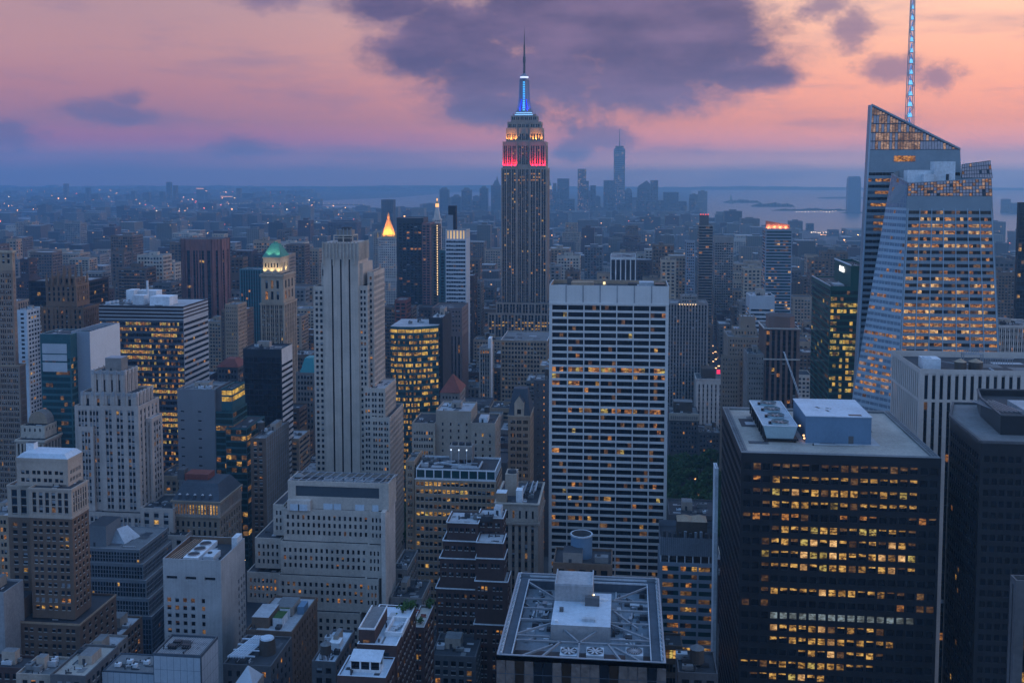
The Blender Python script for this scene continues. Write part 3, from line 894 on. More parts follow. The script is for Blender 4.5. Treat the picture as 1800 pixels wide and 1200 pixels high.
dk.face(((x0 + .6, y0 + .6, pit), (x1 - .6, y0 + .6, pit), (x1 - .6, y1 - .6, pit), (x0 + .6, y1 - .6, pit)), C['deck_blue'])
rim = b.mb('parapet')
for (a, c, d, e_) in ((x0, x1, y0, y0 + .55), (x0, x1, y1 - .55, y1), (x0, x0 + .55, y0 + .55, y1 - .55), (x1 - .55, x1, y0 + .55, y1 - .55)): rim.box(a, c, d, e_, pit, Z + .25, C['steel'])
gal = b.mb('gallery')      # dark walkway ring with a rail on both edges
g0, g1 = 1.1, 4.0
for (a, c, d, e_) in ((x0 + g0, x0 + g1, y0 + 2, y1 - g1), (x1 - g1, x1 - g0, y0 + 2, y1 - g1), (x0 + g0, x1 - g0, y1 - g1, y1 - g0)):
    gal.box(a, c, d, e_, pit, Z - .9, C['blue_steel'])
for s_, xx in ((1, x0), (-1, x1)):
    for k in (g0, g1): gal.beam((xx + s_ * k, y0 + 2, Z - .5), (xx + s_ * k, y1 - g1, Z - .5), .3, C['duct_metal'], .5)
    yy = y0 + 1
    while yy < y1 - 1: gal.beam((xx + s_ * .3, yy, Z - .6), (xx + s_ * 1.2, yy, Z + .7), .45, C['duct_metal']); yy += 2.7
for k in (g0, g1): gal.beam((x0 + g1, y1 - k, Z - .5), (x1 - g1, y1 - k, Z - .5), .3, C['duct_metal'], .5)
lowz = pit
cx0, cy0 = UZ(968, 1123, lowz); cx1, _ = UZ(1073, 1124, lowz)
pz = U(970, 1097, cy0)[1]; cy1 = UZ(1000, 1056, pz)[1]
ph = b.part('penthouse', 'grey stepped machine room in the middle of the roof with a pale top')
ph.box(cx0, cx1, cy0, cy1 + 7, lowz, pz, C['mid_grey'], top=C['pale_blue_roof'])
ux0, ux1 = U(975, 1045, cy1)[0], U(1042, 1045, cy1)[0]; uz = U(975, 1028, cy1)[1]
ph.box(ux0, ux1, cy1, cy1 + 12, lowz, uz, C['mid_grey'], top=C['roof_light'])
for (a, c, d, e_) in ((ux0, ux1, cy1, cy1 + .4), (ux0, ux0 + .4, cy1 + .4, cy1 + 12), (ux1 - .4, ux1, cy1 + .4, cy1 + 12)): ph.box(a, c, d, e_, uz, uz + .6, C['roof_light'])
ph.box(cx1 - 8, cx1 - 3.6, cy1 - 3, cy1 - 1, pz, pz + 2.6, C['dark_stone']); ph.box(cx0 + 9, cx0 + 13, cy0 + 3, cy0 + 4.6, pz, pz + .8, C['duct_metal'])
ph.box(cx0 + 1, cx0 + 2, cy0 + 1, cy0 + 2, pz, pz + .8, C['white_panel']); ph.box(cx0 + 2, cx0 + 3.2, cy0 + 9, cy0 + 10, pz, pz + 1.2, C['dark_stone'])
ph.box(cx1 - 4, cx1 - 1, cy1 + 1, cy1 + 1.8, pz, pz + .7, C['white_panel'])
ph.box(ux1 + .1, ux1 + .5, cy1 - .2, cy1 + .2, pz + 2, pz + 2.5, GLOW('lamp_warm', (1, .7, .3), 6))
C['beam_blue'] = WM('beam_blue', (.19, .22, .25), .3, .5)
bm = b.mb('roof_beams')
midx = (cx0 + cx1) / 2; zt_ = Z - .6
for (p, q) in (((x0 + g1, y0 + 14), (cx0, y0 + 14)), ((x0 + g1, y0 + 25), (cx0, y0 + 25)), ((x0 + g1, y0 + 40), (ux0, y0 + 40)), ((x0 + g1, y0 + 33), (cx0, y0 + 33)), ((x0 + g1, y1 - 6), (ux0, y0 + 41)), ((x0 + g1, y0 + 15), (cx0, y0 + 23)),
               ((cx1, y0 + 14), (x1 - g1, y0 + 14)), ((cx1, y0 + 25), (x1 - g1, y0 + 25)), ((cx1, y0 + 34), (x1 - g1, y0 + 34)), ((cx1, y0 + 24), (x1 - g1, y0 + 15)), ((cx1 + 1, y0 + 33), (cx1 + 8, y0 + 22)), ((ux1 + 6, y0 + 41), (x1 - g1, y1 - 6)), ((cx1, y0 + 41), (x1 - g1, y0 + 41)),
               ((x0 + g1, y0 + 11), (x1 - g1, y0 + 11)), ((midx, y0 + 1), (midx, y0 + 11)), ((midx, y0 + 11), (cx0 + 4, cy0)), ((midx, y0 + 11), (cx1 - 4, cy0)), ((x0 + 12, y0 + .6), (x0 + 17, y0 + 11)), ((x1 - 12, y0 + .6), (x1 - 16, y0 + 11)), ((x0 + 6, y0 + .6), (x0 + 15, y0 + 9)), ((x1 - 6, y0 + .6), (x1 - 14, y0 + 9))):
    bm.beam((*p, zt_), (*q, zt_), .5, C['beam_blue'], .6)
for k in range(14):
    bm.beam((x0 + g1 + .3, y0 + 30 + k * .0, pit + .4), (cx0, y0 + 30, pit + .4), .2, C['steel'])
rr = b.r
for k in range(60):
    a = rr.choice((x0 + 6 + rr.random() * 8, x1 - 6 - rr.random() * 9)); c = y0 + rr.uniform(14, 52); bm.box(a, a + rr.uniform(.6, 2.4), c, c + rr.uniform(.6, 2.4), pit, pit + rr.uniform(.3, 1.4), rr.choice((C['duct_metal'], C['steel'], C['roof_dark'])))
for k in range(34):
    a = rr.choice((rr.uniform(x0 + 5, cx0 - 1), rr.uniform(cx1 + 1, x1 - 5))); c = y0 + rr.uniform(14, 50); bm.beam((a, c, pit + .5), (a + rr.choice((0, 0, rr.uniform(-4, 4))), c + rr.uniform(2, 8), pit + .5), rr.uniform(.2, .5), C[rr.choice(('steel', 'roof_dark', 'duct_metal', 'blue_steel'))])
# pit of the fans: darker well along the front
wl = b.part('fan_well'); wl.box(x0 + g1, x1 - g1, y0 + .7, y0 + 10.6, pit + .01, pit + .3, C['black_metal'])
b.finish()
for i, px in enumerate((1000, 1046, 1115)):
    X, Y = UZ(px, 1144, Z - .9); hw = 2.45
    e = thing('roof_fan', ('first', 'second', 'third and separate')[i] + ' square framed cooling fan at the front edge of the open steel roof', 'fan', (X, Y, pit + .3), 'fans on the open steel roof')
    m = MB(); zf = Z - .9
    m.box(X - hw, X + hw, Y - 2.6, Y + 2.6, pit + .3, zf, C['duct_metal']); m.build('housing', e)
    m = MB(); m.cyl(X, Y, zf, zf + .25, 2.25, 2.25, C['steel'], 24, cap=False); m.cyl(X, Y, zf + .02, zf + .06, 2.2, 2.2, C['black_metal'], 24); m.build('rim', e)
    m = MB()
    for q in range(8 if i < 2 else 16):
        a = q * 6.2832 / (8 if i < 2 else 16) + i; m.beam((X + .4 * math.cos(a), Y + .4 * math.sin(a), zf + .16), (X + 2.1 * math.cos(a + .15), Y + 2.1 * math.sin(a + .15), zf + .16), .55 if i < 2 else .25, C['roof_light'] if i < 2 else C['steel'], .05)
    m.cyl(X, Y, zf + .1, zf + .35, .45, .4, C['roof_light'], 10); m.build('blades', e)

# --- low block behind it with the open round tank
f = Frame(372, 972, 1076, 990, 16)
b = Bld('brick_building', 'low brown rooftop just behind the open steel roof, carrying the open round tank', 'building', f.loc)
tier(b, f.x0, f.x1, f.y0, f.y1, 0, f.z, ST(cw=4, rp=4, wall=C['brown_brick'], lit=.05), rf='roof_dark')
penthouse(b, U(989, 990, 371)[0], U(1023, 990, 371)[0], 372.6, 380, f.z - .9, 4.6, C['grey_stone'], C['roof_dark'])
hvac(b, f.x1 - 4, f.y0 + 4, f.z - .9, 5, 3, 2.6, C['roof_grey'])
b.finish()
X = U(1022, 975, 382)[0]; z0 = f.z - .9; zt = U(1022, 938, 382)[1]
R = (U(1041, 940, 382)[0] - U(1003, 940, 382)[0]) / 2
e = thing('round_tank', 'open topped grey cylindrical stack behind the open steel roof', 'round tank', (X, 382, z0))
m = MB(); m.cyl(X, 382, z0, zt, R, R, C['blue_grey'], 36, cap=False); m.cyl(X, 382, z0, zt + .2, R * .93, R * .93, C['dark_stone'], 36, cap=False)
for i in range(36):
    a, c = i * 6.2832 / 36, (i + 1) * 6.2832 / 36
    m.face([(X + R * k * math.cos(t), 382 + R * k * math.sin(t), zt + .25) for k, t in ((.9, a), (1.04, a), (1.04, c), (.9, c))], C['duct_metal'])
    m.face([(X + R * 1.04 * math.cos(t), 382 + R * 1.04 * math.sin(t), z_) for z_, t in ((zt - .3, a), (zt - .3, c), (zt + .25, c), (zt + .25, a))], C['duct_metal'])
m.build('shell', e)
m = MB(); m.cyl(X, 382, zt - 5, zt - 4.9, R * .92, R * .92, C['roof_dark'], 24); m.build('grille', e)

# --- W. R. white gridded slab
f = Frame(560, 965.5, 1176, 502, 30)
b = Bld('slab_tower', 'white concrete slab tower gridded by seven bays of dark ribbon windows', 'office tower', f.loc)
C['travertine'] = WM('white_travertine', (.60, .58, .56), .1, .7, streak=.5)
zt2 = U(1070, 532, 560)[1]
stw_ = ST(mode='h', cols=7, rp=3.79, cells=[(.055, .275), (.285, .5), (.51, .725), (.735, .945)], wv=(.0, .69), rec=.9, mx=1.2, mt=.5, mb=1, wall=C['travertine'], sp=C['black_metal'], lit=.010, dim=.06, blind=.0, sky=.0, kinds='ooymg', rowlit={2: .06, 4: .03, 5: .03, 6: .05, 7: .04, 9: .75, 10: .2, 11: .35, 12: .05, 15: .55, 17: .1, 18: .12, 19: .04, 21: .12, 26: .07, 28: .09, 31: .1, 34: .1}, dark='d',
          fin=(.6, .3, C['travertine']))
plain(b, f.x0, f.x1, f.y0, f.y1, zt2, f.z, C['travertine'])
m = b.mb('wall')
for i in range(1, 7):
    xx = f.x0 + (f.x1 - f.x0) * i / 7; m.box(xx - .35, xx + .35, f.y0 - .12, f.y0, zt2, f.z, C['mid_grey'])
roof(b, f.x0, f.x1, f.y0, f.y1, f.z, C['roof_dark'], par=2.2, t=.6, rim=C['roof_light'], wall=C['tan_brick'])
patch(b, (f.x0, f.y0, 0), (f.x1, f.y0, 0), (f.x1, f.y0, zt2), (f.x0, f.y0, zt2), stw_, 0)
plain(b, f.x0, f.x1, f.y0, f.y1, 0, zt2, C['travertine'], 'wes')
m = b.mb('wall'); m.box(f.x0, f.x1, f.y0 - .45, f.y0 - .004, zt2 - 1.2, zt2 - .3, C['travertine'], bottom=True)
zr = f.z - 2.2
m = b.part('roof_plant')
for (px0, px1, dy, h, mt) in ((1002, 1042, 12, 2.6, 'tan_brick'), (1104, 1120, 4, 3.0, 'roof_dark'), (1124, 1150, 8, 3.4, 'duct_metal'), (1152, 1170, 3, 3.0, 'black_metal'), (994, 1003, 16, 4.5, 'dark_stone')):
    m.box(U(px0, 500, 560)[0], U(px1, 500, 560)[0], f.y0 + dy, f.y0 + dy + 7, zr, zr + h, C[mt])
m = b.part('roof_lamp'); xx = U(1062, 500, 565)[0]; m.box(xx - 1.4, xx + 1.4, 568, 570, zr, zr + 5, C['tan_brick']); m.box(xx - .6, xx + .6, 567.9, 568, zr + 2, zr + 3.4, GLOW('lamp_cream', (1, .75, .35), 1.5))
b.finish()

# --- brown brick tower bottom corner
f = Frame(400, 50, 125, 858, 13.5)
b = Bld('brick_tower', 'brown brick tower with a pale stone crown of tall windows and stepped base', 'tower', f.loc)
b.sash = True
x0, x1, y0, y1, Z = f.x0, f.x1, f.y0, f.y1, f.z
C['stone_crown'] = WM('crown_stone', (.34, .315, .285), .2, .85)
zc = U(90, 908, 400)[1]
fr_ = C['tan_brick']
stc = ST(mode='v', cols=6, rows=3, cells=[(.2, .8)], wv=(.15, .9), rec=.4, mx=1.0, mt=1.8, mb=1.2, wall=C['stone_crown'], sp=C['brown_brick'], lit=0, blind=.25, sky=.2, **{k: v for k, v in WARM.items() if k != 'kinds'})
stm = ST(cols=3, rp=3.32, cells=[(.14, .41), (.57, .84)], wv=(.24, .74), rec=.35, mx=.8, mt=1.0, wall=C['brown_brick'], lit=.02, dim=.03, blind=.28, sky=.16, sash=True, pat=['dddddd', 'dddhdd', '..yy.y', '..yoom', 'ssdddd', 'hsddhh', 'ssddsh', 'ssddhh', 'dhbbdd', 'dhssdh', 'bbooss', 'yysshs', 'ddyyym'], frame=None)
tier(b, x0, x1, y0, y1, zc, Z, stc, rf='roof_dark', par=.6, cap=(.9, .35, C['stone_crown']))
zbase = U(90, 1086, 400)[1]
tier(b, x0, x1, y0, y1, zbase, zc, stm, rf=None, stw=ST(**{**stm, 'cols': 4, 'pat': None, 'cells': [(.25, .75)]}))
m = b.mb('cornice'); m.box(x0 - .3, x1 + .3, y0 - .3, y0, zc - .6, zc + .3, C['stone_crown'], bottom=True); m.box(x1, x1 + .3, y0, y1, zc - .6, zc + .3, C['stone_crown'], bottom=True)
# wing set back on the other side
xw = U(13, 870, 408)[0]
stw2 = ST(cols=3, rp=3.32, wu=(.25, .72), wv=(.24, .74), rec=.35, wall=C['brown_brick'], lit=.01, dim=.12, blind=.12, sash=True)
zw = U(40, 853, 408)[1]
tier(b, xw, x0 - .003, 408, 424, zbase, zw - 14, stw2, rf=None)
tier(b, xw, x0 - .003, 408, 424, zw - 14, zw, ST(**{**stc, 'cols': 3}), rf='roof_dark', cap=(.8, .3, C['stone_crown']))
# penthouse storeys
pz = U(80, 808, 403)[1]
px0_, px1_ = U(29, 820, 405)[0], U(119, 820, 405)[0]
stq = ST(cols=4, rows=2, cells=[(.1, .42), (.52, .84)], wv=(.25, .75), rec=.3, mx=1.4, mt=4.5, mb=1.0, wall=C['stone_crown'], lit=0, blind=.2)
tier(b, px0_, px1_, 405, 417, Z - .9, pz, stq, rf=None, cap=(1.2, .25, C['stone_crown']))
m = b.part('roof', 'blue grey sheet metal roof'); m.prism([(px0_, 405), (px1_, 405), (px1_, 417), (px0_, 417)], pz + .01, pz + 1.8, C['pale_blue_roof'], k=.82)
m = b.part('chimney'); m.box(U(46, 800, 412)[0], U(60, 800, 412)[0], 412, 415, pz, pz + 4.5, C['white_panel'], top=C['roof_dark'])
# base, broader towards the back
xb0 = U(10, 1086, 396)[0]; xb1 = U(142, 1086, 397)[0]
stz = ST(cols=5, rp=3.4, cells=[(.16, .42), (.56, .82)], wv=(.25, .72), rec=.35, wall=C['brown_brick'], lit=.0, dim=.01, blind=.28, sky=.3, sash=True, rowlit={6: .3})
tier(b, xb0, xb1, 396, 427, 0, zbase, stz, rf='roof_dark', cap=(.8, .3, C['tan_brick']), stw=ST(**{**stz, 'cols': 6, 'cells': [(.3, .7)]}))
plain(b, U(9, 1060, 400)[0], U(42, 1060, 400)[0], 398, 408, zbase - .9, zbase + 8, C['brown_brick'])
b.mb('roof').face([(U(9, 1060, 400)[0], 398, zbase + 8), (U(42, 1060, 400)[0], 398, zbase + 8), (U(42, 1060, 400)[0], 408, zbase + 8), (U(9, 1060, 400)[0], 408, zbase + 8)], C['roof_dark'])
b.finish(); HEROES.append((5, 175, 810, 1200, 396)); FOOT.append((xb0, xb1, 396, 427))

# --- blue grey stepped glass block
f = Frame(500, 150, 245, 964, 34)
b = Bld('stepped_office', 'dark blue glass office block whose floors step outward in five bands', 'office building', f.loc)
C['band_grey'] = WM('band_grey', (.15, .17, .19), .15, .7)
yt = [964, 989, 1017, 1049, 1080, 1200]
xr = [245, 251.5, 257, 261.5, 267]
for i in range(5):
    yy = 500 - i * .6; xx1 = U(xr[i], yt[i] + 8, yy)[0]; zt = U(200, yt[i] + (0 if i == 0 else 0), yy)[1]; zb_ = 0 if i == 4 else U(200, yt[i + 1], 500 - (i + 1) * .6)[1]
    sg = ST(cw=1.55, rows=3 if i < 4 else None, rp=2.7, wu=(.12, .88), wv=(.08, .92), rec=.3, mx=.2, mt=1.6, mb=.3, wall=C['band_grey'] if i < 4 else C['blue_steel'], lit=.008, dim=.012, blind=0, sky=.45, kinds='y')
    tier(b, f.x0, xx1, yy, f.y1, zb_, zt, sg, rf='roof_grey', par=.3, rim=C['mid_grey'])
zr = f.z - .3
penthouse(b, U(158, 950, 505)[0], U(190, 950, 505)[0], 503, 519, zr, 11, C['band_grey'], C['roof_dark'])
m = b.part('skylight', 'sloping rooftop skylight hood')
xa, xb_ = U(196, 950, 510)[0], U(222, 950, 510)[0]
m.face(((xa, 508, zr), (xb_, 508, zr), (xa + 1, 514, zr + 6)), C['steel']); m.face(((xb_, 508, zr), (xb_ + 3, 520, zr), (xa + 4, 520, zr + 6), (xa + 1, 514, zr + 6)), C['duct_metal']); m.face(((xa, 508, zr), (xa + 1, 514, zr + 6), (xa + 4, 520, zr + 6), (xa - 2, 520, zr)), C['band_grey'])
b.finish(); HEROES.append((150, 286, 960, 1150, 495))

# --- white concrete block with fans
f = Frame(400, 286, 388, 983, 27)
b = Bld('concrete_block', 'blank off white concrete block with three big fans sunk in its roof', 'building', f.loc)
C['pale_conc'] = WM('pale_concrete', (.37, .365, .365), .25, .8, streak=.6)
zs = f.z - 10
m = b.mb('wall')
patch(b, (f.x0, f.y0, 0), (f.x1, f.y0, 0), (f.x1, f.y0, zs), (f.x0, f.y0, zs), ST(cols=1, rp=3.3, cells=[(.05, .12), (.19, .26), (.33, .40), (.47, .54), (.66, .72)], wv=(.1, .68), rec=.5, mx=.3, mt=5.5, wall=C['pale_conc'], lit=0, dim=.35, blind=.15, sky=.1, sash=True, sill=False, rowlit={1: .3}, kinds='o'), 0)
patch(b, (f.x0, f.y0, zs), (f.x1, f.y0, zs), (f.x1, f.y0, f.z), (f.x0, f.y0, f.z), ST(cols=3, rows=1, wu=(.15, .72), wv=(.3, .75), rec=.8, mx=.2, mt=6.6, mb=.6, wall=C['pale_conc'], lit=0, dim=0, blind=0, sky=0), 3)
patch(b, (f.x1, f.y0, 0), (f.x1, f.y1, 0), (f.x1, f.y1, f.z), (f.x1, f.y0, f.z), ST(cols=1, rp=3.3, cells=[(.69, .745), (.81, .87), (.92, .98)], wv=(.1, .68), rec=.5, mx=.3, mt=14.5, wall=C['pale_conc'], lit=0, dim=.03, blind=.02, sky=.1), 1)
plain(b, f.x0, f.x1, f.y0, f.y1, 0, f.z, C['pale_conc'], 'se')
roof(b, f.x0, f.x1, f.y0, f.y1, f.z, C['roof_dark'], par=3.0, t=.5, rim=C['mid_grey'], wall=C['brown_brick'])
zr = f.z - 3
m = b.part('fan_deck', 'pale steel deck with three round fans')
xa = f.x0 + 7; m.box(xa, xa + 6.5, f.y0 + 4, f.y1 - 2, zr, zr + 2.2, C['white_panel'])
for i in range(3):
    yy = f.y0 + 7.6 + i * 6.2; m.cyl(xa + 3.2, yy, zr + 2.2, zr + 2.7, 2.6, 2.5, C['roof_light'], 20, cap=False); m.cyl(xa + 3.2, yy, zr + 2.21, zr + 2.3, 2.4, 2.4, C['black_metal'], 20)
hvac(b, xa + 11, f.y0 + 8, zr, 4.4, 8, 3, C['duct_metal']); m = b.part('vent_box'); m.box(f.x1 - 3.2, f.x1 - .7, f.y1 - 7, f.y1 - 1, zr, zr + 5.4, C['white_panel'])
m = b.part('roof_frame')
for k in range(5): m.beam((f.x0 + 1 + k * 1.2, f.y0 + 1, zr + 2), (f.x0 + 3 + k, f.y1 - 1, zr + 2), .25, C['tan_brick'])
b.finish()

# --- grey metal box at the bottom edge
f = Frame(330, 269, 353, 1149, 15)
b = Bld('panel_building', 'pale blue metal panelled box building with a black cooling rig on its ribbed roof', 'building', f.loc)
C['metal_panel'] = WM('metal_panel', (.36, .41, .46), .12, .55)
stx = ST(mode='f', cw=2.4, rp=4.8, wu=(.02, .98), wv=(.01, .99), mx=.05, mt=.9, mb=.1, wall=C['blue_steel'], lit=0, dim=0, blind=0, sky=0, dark='P'); PANE['P'] = C['metal_panel']
tier(b, f.x0, f.x1, f.y0, f.y1, 0, f.z, stx, rf='roof_grey', par=.8, rim=C['dark_stone'])
m = b.part('roof_ribs'); xx = f.x0 + .8
while xx < f.x1 - .8: m.box(xx, xx + .18, f.y0 + .6, f.y1 - .6, f.z - .8, f.z - .62, C['roof_light']); xx += .62
m = b.part('cooling_rig', 'black cooling rig'); cx, cy = f.x0 + 7, f.y0 + 7
for a, c, h in ((-2.4, -1.6, 1.4), (1.2, 1.8, 1.2), (-1.5, .8, 1.8), (2.4, -1, 1.5)): m.box(cx + a - 1.4, cx + a + 1.4, cy + c - .8, cy + c + .8, f.z - .7, f.z - .7 + h, C['black_metal'])
for k in range(10): m.beam((cx - 4 + k * .9, cy - 3, f.z + .5), (cx - 2 + k * .6, cy + 3.4, f.z + .6), .16, C['dark_stone'])
b.finish()
f2 = Frame(345, 180, 270, 1180, 14)
b = Bld('low_wing', 'low flat pale wing joined to the foot of the blue panelled box, ducts on top', 'building', f2.loc)
tier(b, f2.x0, f2.x1, f2.y0, f2.y1, f2.z - 5, f2.z, ST(mode='f', cw=2.2, rows=1, wu=(.02, .98), wv=(.0, .97), mx=.05, mt=.3, mb=.1, wall=C['blue_steel'], lit=0, dim=0, blind=0, sky=0, dark='P'), rf='roof_grey', par=.4)
tier(b, f2.x0 + .5, f2.x1, f2.y0 + 2, f2.y1, 0, f2.z - 5.01, ST(cw=2.5, rp=3.6, lit=.25, dim=.3, wall=C['dark_stone'], kinds='o'), rf=None)
for k in range(4): hvac(b, f2.x0 + 4 + k * 3.2, f2.y0 + 4 + (k % 2) * 3, f2.z - .4, 2, 1.6, 1.5, C['white_panel'])
b.finish()

# --- wide stepped pale stone block in the middle
D = 450
f = Frame(D, 506, 682, 849, 22, ybot=1070)
b = Bld('stepped_block', 'wide pale stone block stepping down in terraces below a row of rooftop fans', 'office building', f.loc)
C['buff_stone'] = WM('buff_stone', (.40, .39, .37), .25, .85)
LT = dict(kinds='oom', sash=True, sill=False)
def wn(cols, **k):
    return ST(**{**dict(cols=cols, rp=3.55, wu=(.28, .73), wv=(.16, .74), rec=.4, mx=.8, mt=2.0, mb=.5, wall=C['buff_stone'], blind=.02, sky=.1), **LT, 'lit': .02, 'dim': .06, **k})
z = [f.z, U(590, 896, D)[1], U(590, 952, D)[1], U(590, 1009, D)[1], U(590, 1068, D)[1], 0]
y1 = D + 16
X = lambda px, dy=0, py=950: U(px, py, D + dy)[0]
# mechanical storeys
tier(b, X(506, 1, 860), X(672, 1, 860), D + 1, y1, z[1], z[0], ST(cols=1, rows=1, wu=(.08, .97), wv=(.42, .86), rec=.5, mx=.2, mt=.5, mb=1, wall=C['buff_stone'], lit=0, dim=0, blind=0, sky=0, dark='N'), 'n', rf=None)
PANE['N'] = WM('louvre', (.05, .065, .08), .15, .7)
tier(b, X(672, .4, 860) + .003, X(683, .4, 860), D + .4, y1, z[1], z[0], ST(cols=0, cw=99, wall=C['buff_stone']), 'nw', rf=None)
m = b.mb('roof'); xa, xb_ = X(506, 1, 860), X(683, 1, 860)
m.face(((xa, D + 1, z[0] - 1.5), (xb_, D + 1, z[0] - 1.5), (xb_, y1, z[0] - 1.5), (xa, y1, z[0] - 1.5)), C['roof_dark'])
pr = b.mb('parapet')
for a, c, d, e_ in ((xa, xb_, D + .9, D + 1.4), (xa, xa + .5, D + 1.4, y1), (xb_ - .5, xb_ + .1, D + 1.4, y1)): pr.box(a, c, d, e_, z[0] - 1.5, z[0] + .3, C['buff_stone'])
m = b.part('roof_frame', 'steel frame over the roof fans')
for k in range(13):
    xx = xa + 1 + (xb_ - xa - 2) * k / 12; m.beam((xx, D + 1.5, z[0] + .2), (xx + 2, y1, z[0] + .2), .4, C['steel'])
for yy in (D + 3, D + 9, y1 - .5): m.beam((xa, yy, z[0] + .25), (xb_, yy, z[0] + .25), .35, C['steel'])
for k in range(5):
    m2 = b.part('roof_fan'); cx = X(578 + k * 18, 8, 850); m2.cyl(cx, D + 7, z[0] - 1.5, z[0] + .3, 2.1, 2.0, C['duct_metal'], 18, cap=False); m2.cyl(cx, D + 7, z[0] - .9, z[0] - .8, 2, 2, C['black_metal'], 18)
tank(b, X(526, 8, 850), D + 8, z[0] - 1.5, 2.4, 1.6, .4)
# low cabin on the terrace
m = b.part('terrace_cabin', 'pale cabin at the foot of the roof storey'); m.box(X(505, -1.2, 886), X(545, -1.2, 886), D - 1.4, D + .95, z[1] - .4, z[1] + 4.3, C['pale_stone'])
for k in (510, 524, 566, 584, 622, 652): m.box(X(k, -1.5, 890), X(k + 10 + k % 7, -1.5, 890), D + .8 if k > 545 else D - 1.5, D + .99 if k > 545 else D - 1.401, z[1] - .4, z[1] + 2.6, C['pale_blue_roof'])
xs = [(499, 673, 16, 0), (493, 669, 16, 1.6), (488, 664, 15, 3.2)]
wings = [(481, 500, 2, 6), (448, 494, 5, 7), (433, 489, 7, 7)]
ztw = [U(490, 885, D + 4)[1], U(470, 943, D + 3)[1], U(460, 1002, D + 2)[1]]
for i in range(3):
    l, r_, n_, dy = xs[i]; wl, wr, nw, wd = wings[i]
    jog = r_ - 22
    k = {} if i < 2 else dict(lit=.30, dim=.2, rowlit={0: .03, 1: .3, 2: .2, 3: .85})
    tier(b, X(l, -dy), X(jog, -dy), D - dy, y1, z[i + 2], z[i + 1], wn(n_, **k), 'n', rf='roof_dark', par=.3)
    tier(b, X(jog, -dy) + .003, X(r_ + 1, -dy), D - dy - .5, y1, z[i + 2], z[i + 1], wn(3, mx=.5), 'n', rf='roof_dark', par=.3)
    k = {} if i < 2 else dict(lit=.25, rowlit={1: .8, 3: .9}, dim=.2)
    tier(b, X(wl, 3 - dy), X(wr, 3 - dy), D + 3 - dy, y1 + 14 - i * 2, z[i + 2] + 1.0, ztw[i], wn(nw, **k), 'ne', rf='roof_dark', par=.3)
b.mb('wall').box(X(670, -3.8, 950), X(677.5, -3.8, 950), D - 3.8, y1 + .5, 0, z[1] + 1, C['pale_stone'])
tier(b, X(480, -5), X(632, -5), D - 5, y1, 0, z[4], wn(12, wu=(.28, .72)), 'n', rf='roof_dark', par=.3)
b.finish(); HEROES.append((433, 690, 842, 1150, D - 5)); FOOT.append((X(433), X(690), D - 5, D + 35))

# --- brick building with the blue roofs at the bottom edge
zr0 = 112
x0, y0 = UZ(593, 1186, zr0); x1, _ = UZ(678, 1190, zr0); y1 = UZ(640, 1063, zr0 + 3)[1]
b = Bld('brick_apartments', 'dark red brick apartment house with pale blue roofs and a white rooftop sunroom', 'apartment house', ((x0 + x1) / 2, y0, 0))
st = ST(cw=3.0, rp=3.6, wu=(.2, .75), wv=(.22, .76), rec=.3, wall=C['red_brick'], lit=.04, dim=.05, blind=.2, sash=True)
tier(b, x0, x1, y0, y0 + 13, 0, zr0, st, rf='pale_blue_roof', par=.5, rim=C['pale_blue_roof'])
xm0, ym = UZ(622, 1141, zr0 + 4); xm1, _ = UZ(690, 1141, zr0 + 4)
tier(b, x0 + 2.5, x1 + .4, y0 + 13.003, y1, 0, zr0 + 3.6, st, rf='pale_blue_roof', par=.5, rim=C['white_panel'])
C['copper'] = C['pale_blue_roof']
zq = zr0 + 3.1
m = b.part('penthouse', 'low brick penthouse with a grey green roof'); m.box(x0 + 2.6, x0 + 7.6, y0 + 15, y0 + 32, zr0, zq + 4.2, C['red_brick'], top=C['roof_grey'])
for a, c, d, e_ in ((x0 + 2.5, x0 + 7.7, y0 + 14.9, y0 + 15.2), (x0 + 2.5, x0 + 2.8, y0 + 15.2, y0 + 32), (x0 + 7.4, x0 + 7.7, y0 + 15.2, y0 + 32)): m.box(a, c, d, e_, zq + 4.2, zq + 4.7, C['white_panel'])
m.box(x0 + 4, x0 + 6, y0 + 14.85, y0 + 14.99, zr0 + 2.4, zr0 + 4.0, PANE['m'])
m = b.part('skylight_well', 'white framed roof well with ducts')
wx, wy = x0 + 9.5, y0 + 20
for a, c, d, e_ in ((wx, wx + 5.6, wy, wy + .7), (wx, wx + 5.6, wy + 11, wy + 11.7), (wx, wx + .7, wy + .7, wy + 11), (wx + 4.9, wx + 5.6, wy + .7, wy + 11)): m.box(a, c, d, e_, zq, zq + 1.4, C['white_panel'])
for k in range(6): m.box(wx + 1 + k * .5, wx + 2 + k * .6, wy + 1 + k * 1.4, wy + 2.2 + k * 1.4, zq, zq + .9, C['duct_metal'])
b.finish(); HEROES.append((590, 720, 1062, 1200, y0)); FOOT.append((x0, x1 + 1, y0, y1))
sx, sy = UZ(616, 1180, zr0 - .5); sx1 = U(668, 1180, sy)[0]
sr = Bld('sunroom', 'white timber sunroom with three big panes on the blue brick roof terrace', 'sunroom', (sx, sy, zr0 - .5))
m = sr.mb('frame'); W_ = sx1 - sx; H_ = 5.0; zz = zr0 - .5
m.box(sx, sx1, sy, sy + 4.5, zz, zz + .9, C['white_panel'])
for k in range(4):
    xx = sx + W_ * k / 3; m.box(xx - .25 if k else xx, xx + .25 if k < 3 else xx, sy, sy + .3, zz + .9, zz + 3.6, C['white_panel'])
m.box(sx1 - .3, sx1, sy + 4.2, sy + 4.5, zz + .9, zz + 3.6, C['white_panel']); m.box(sx, sx + .3, sy + 4.2, sy + 4.5, zz + .9, zz + 3.6, C['white_panel'])
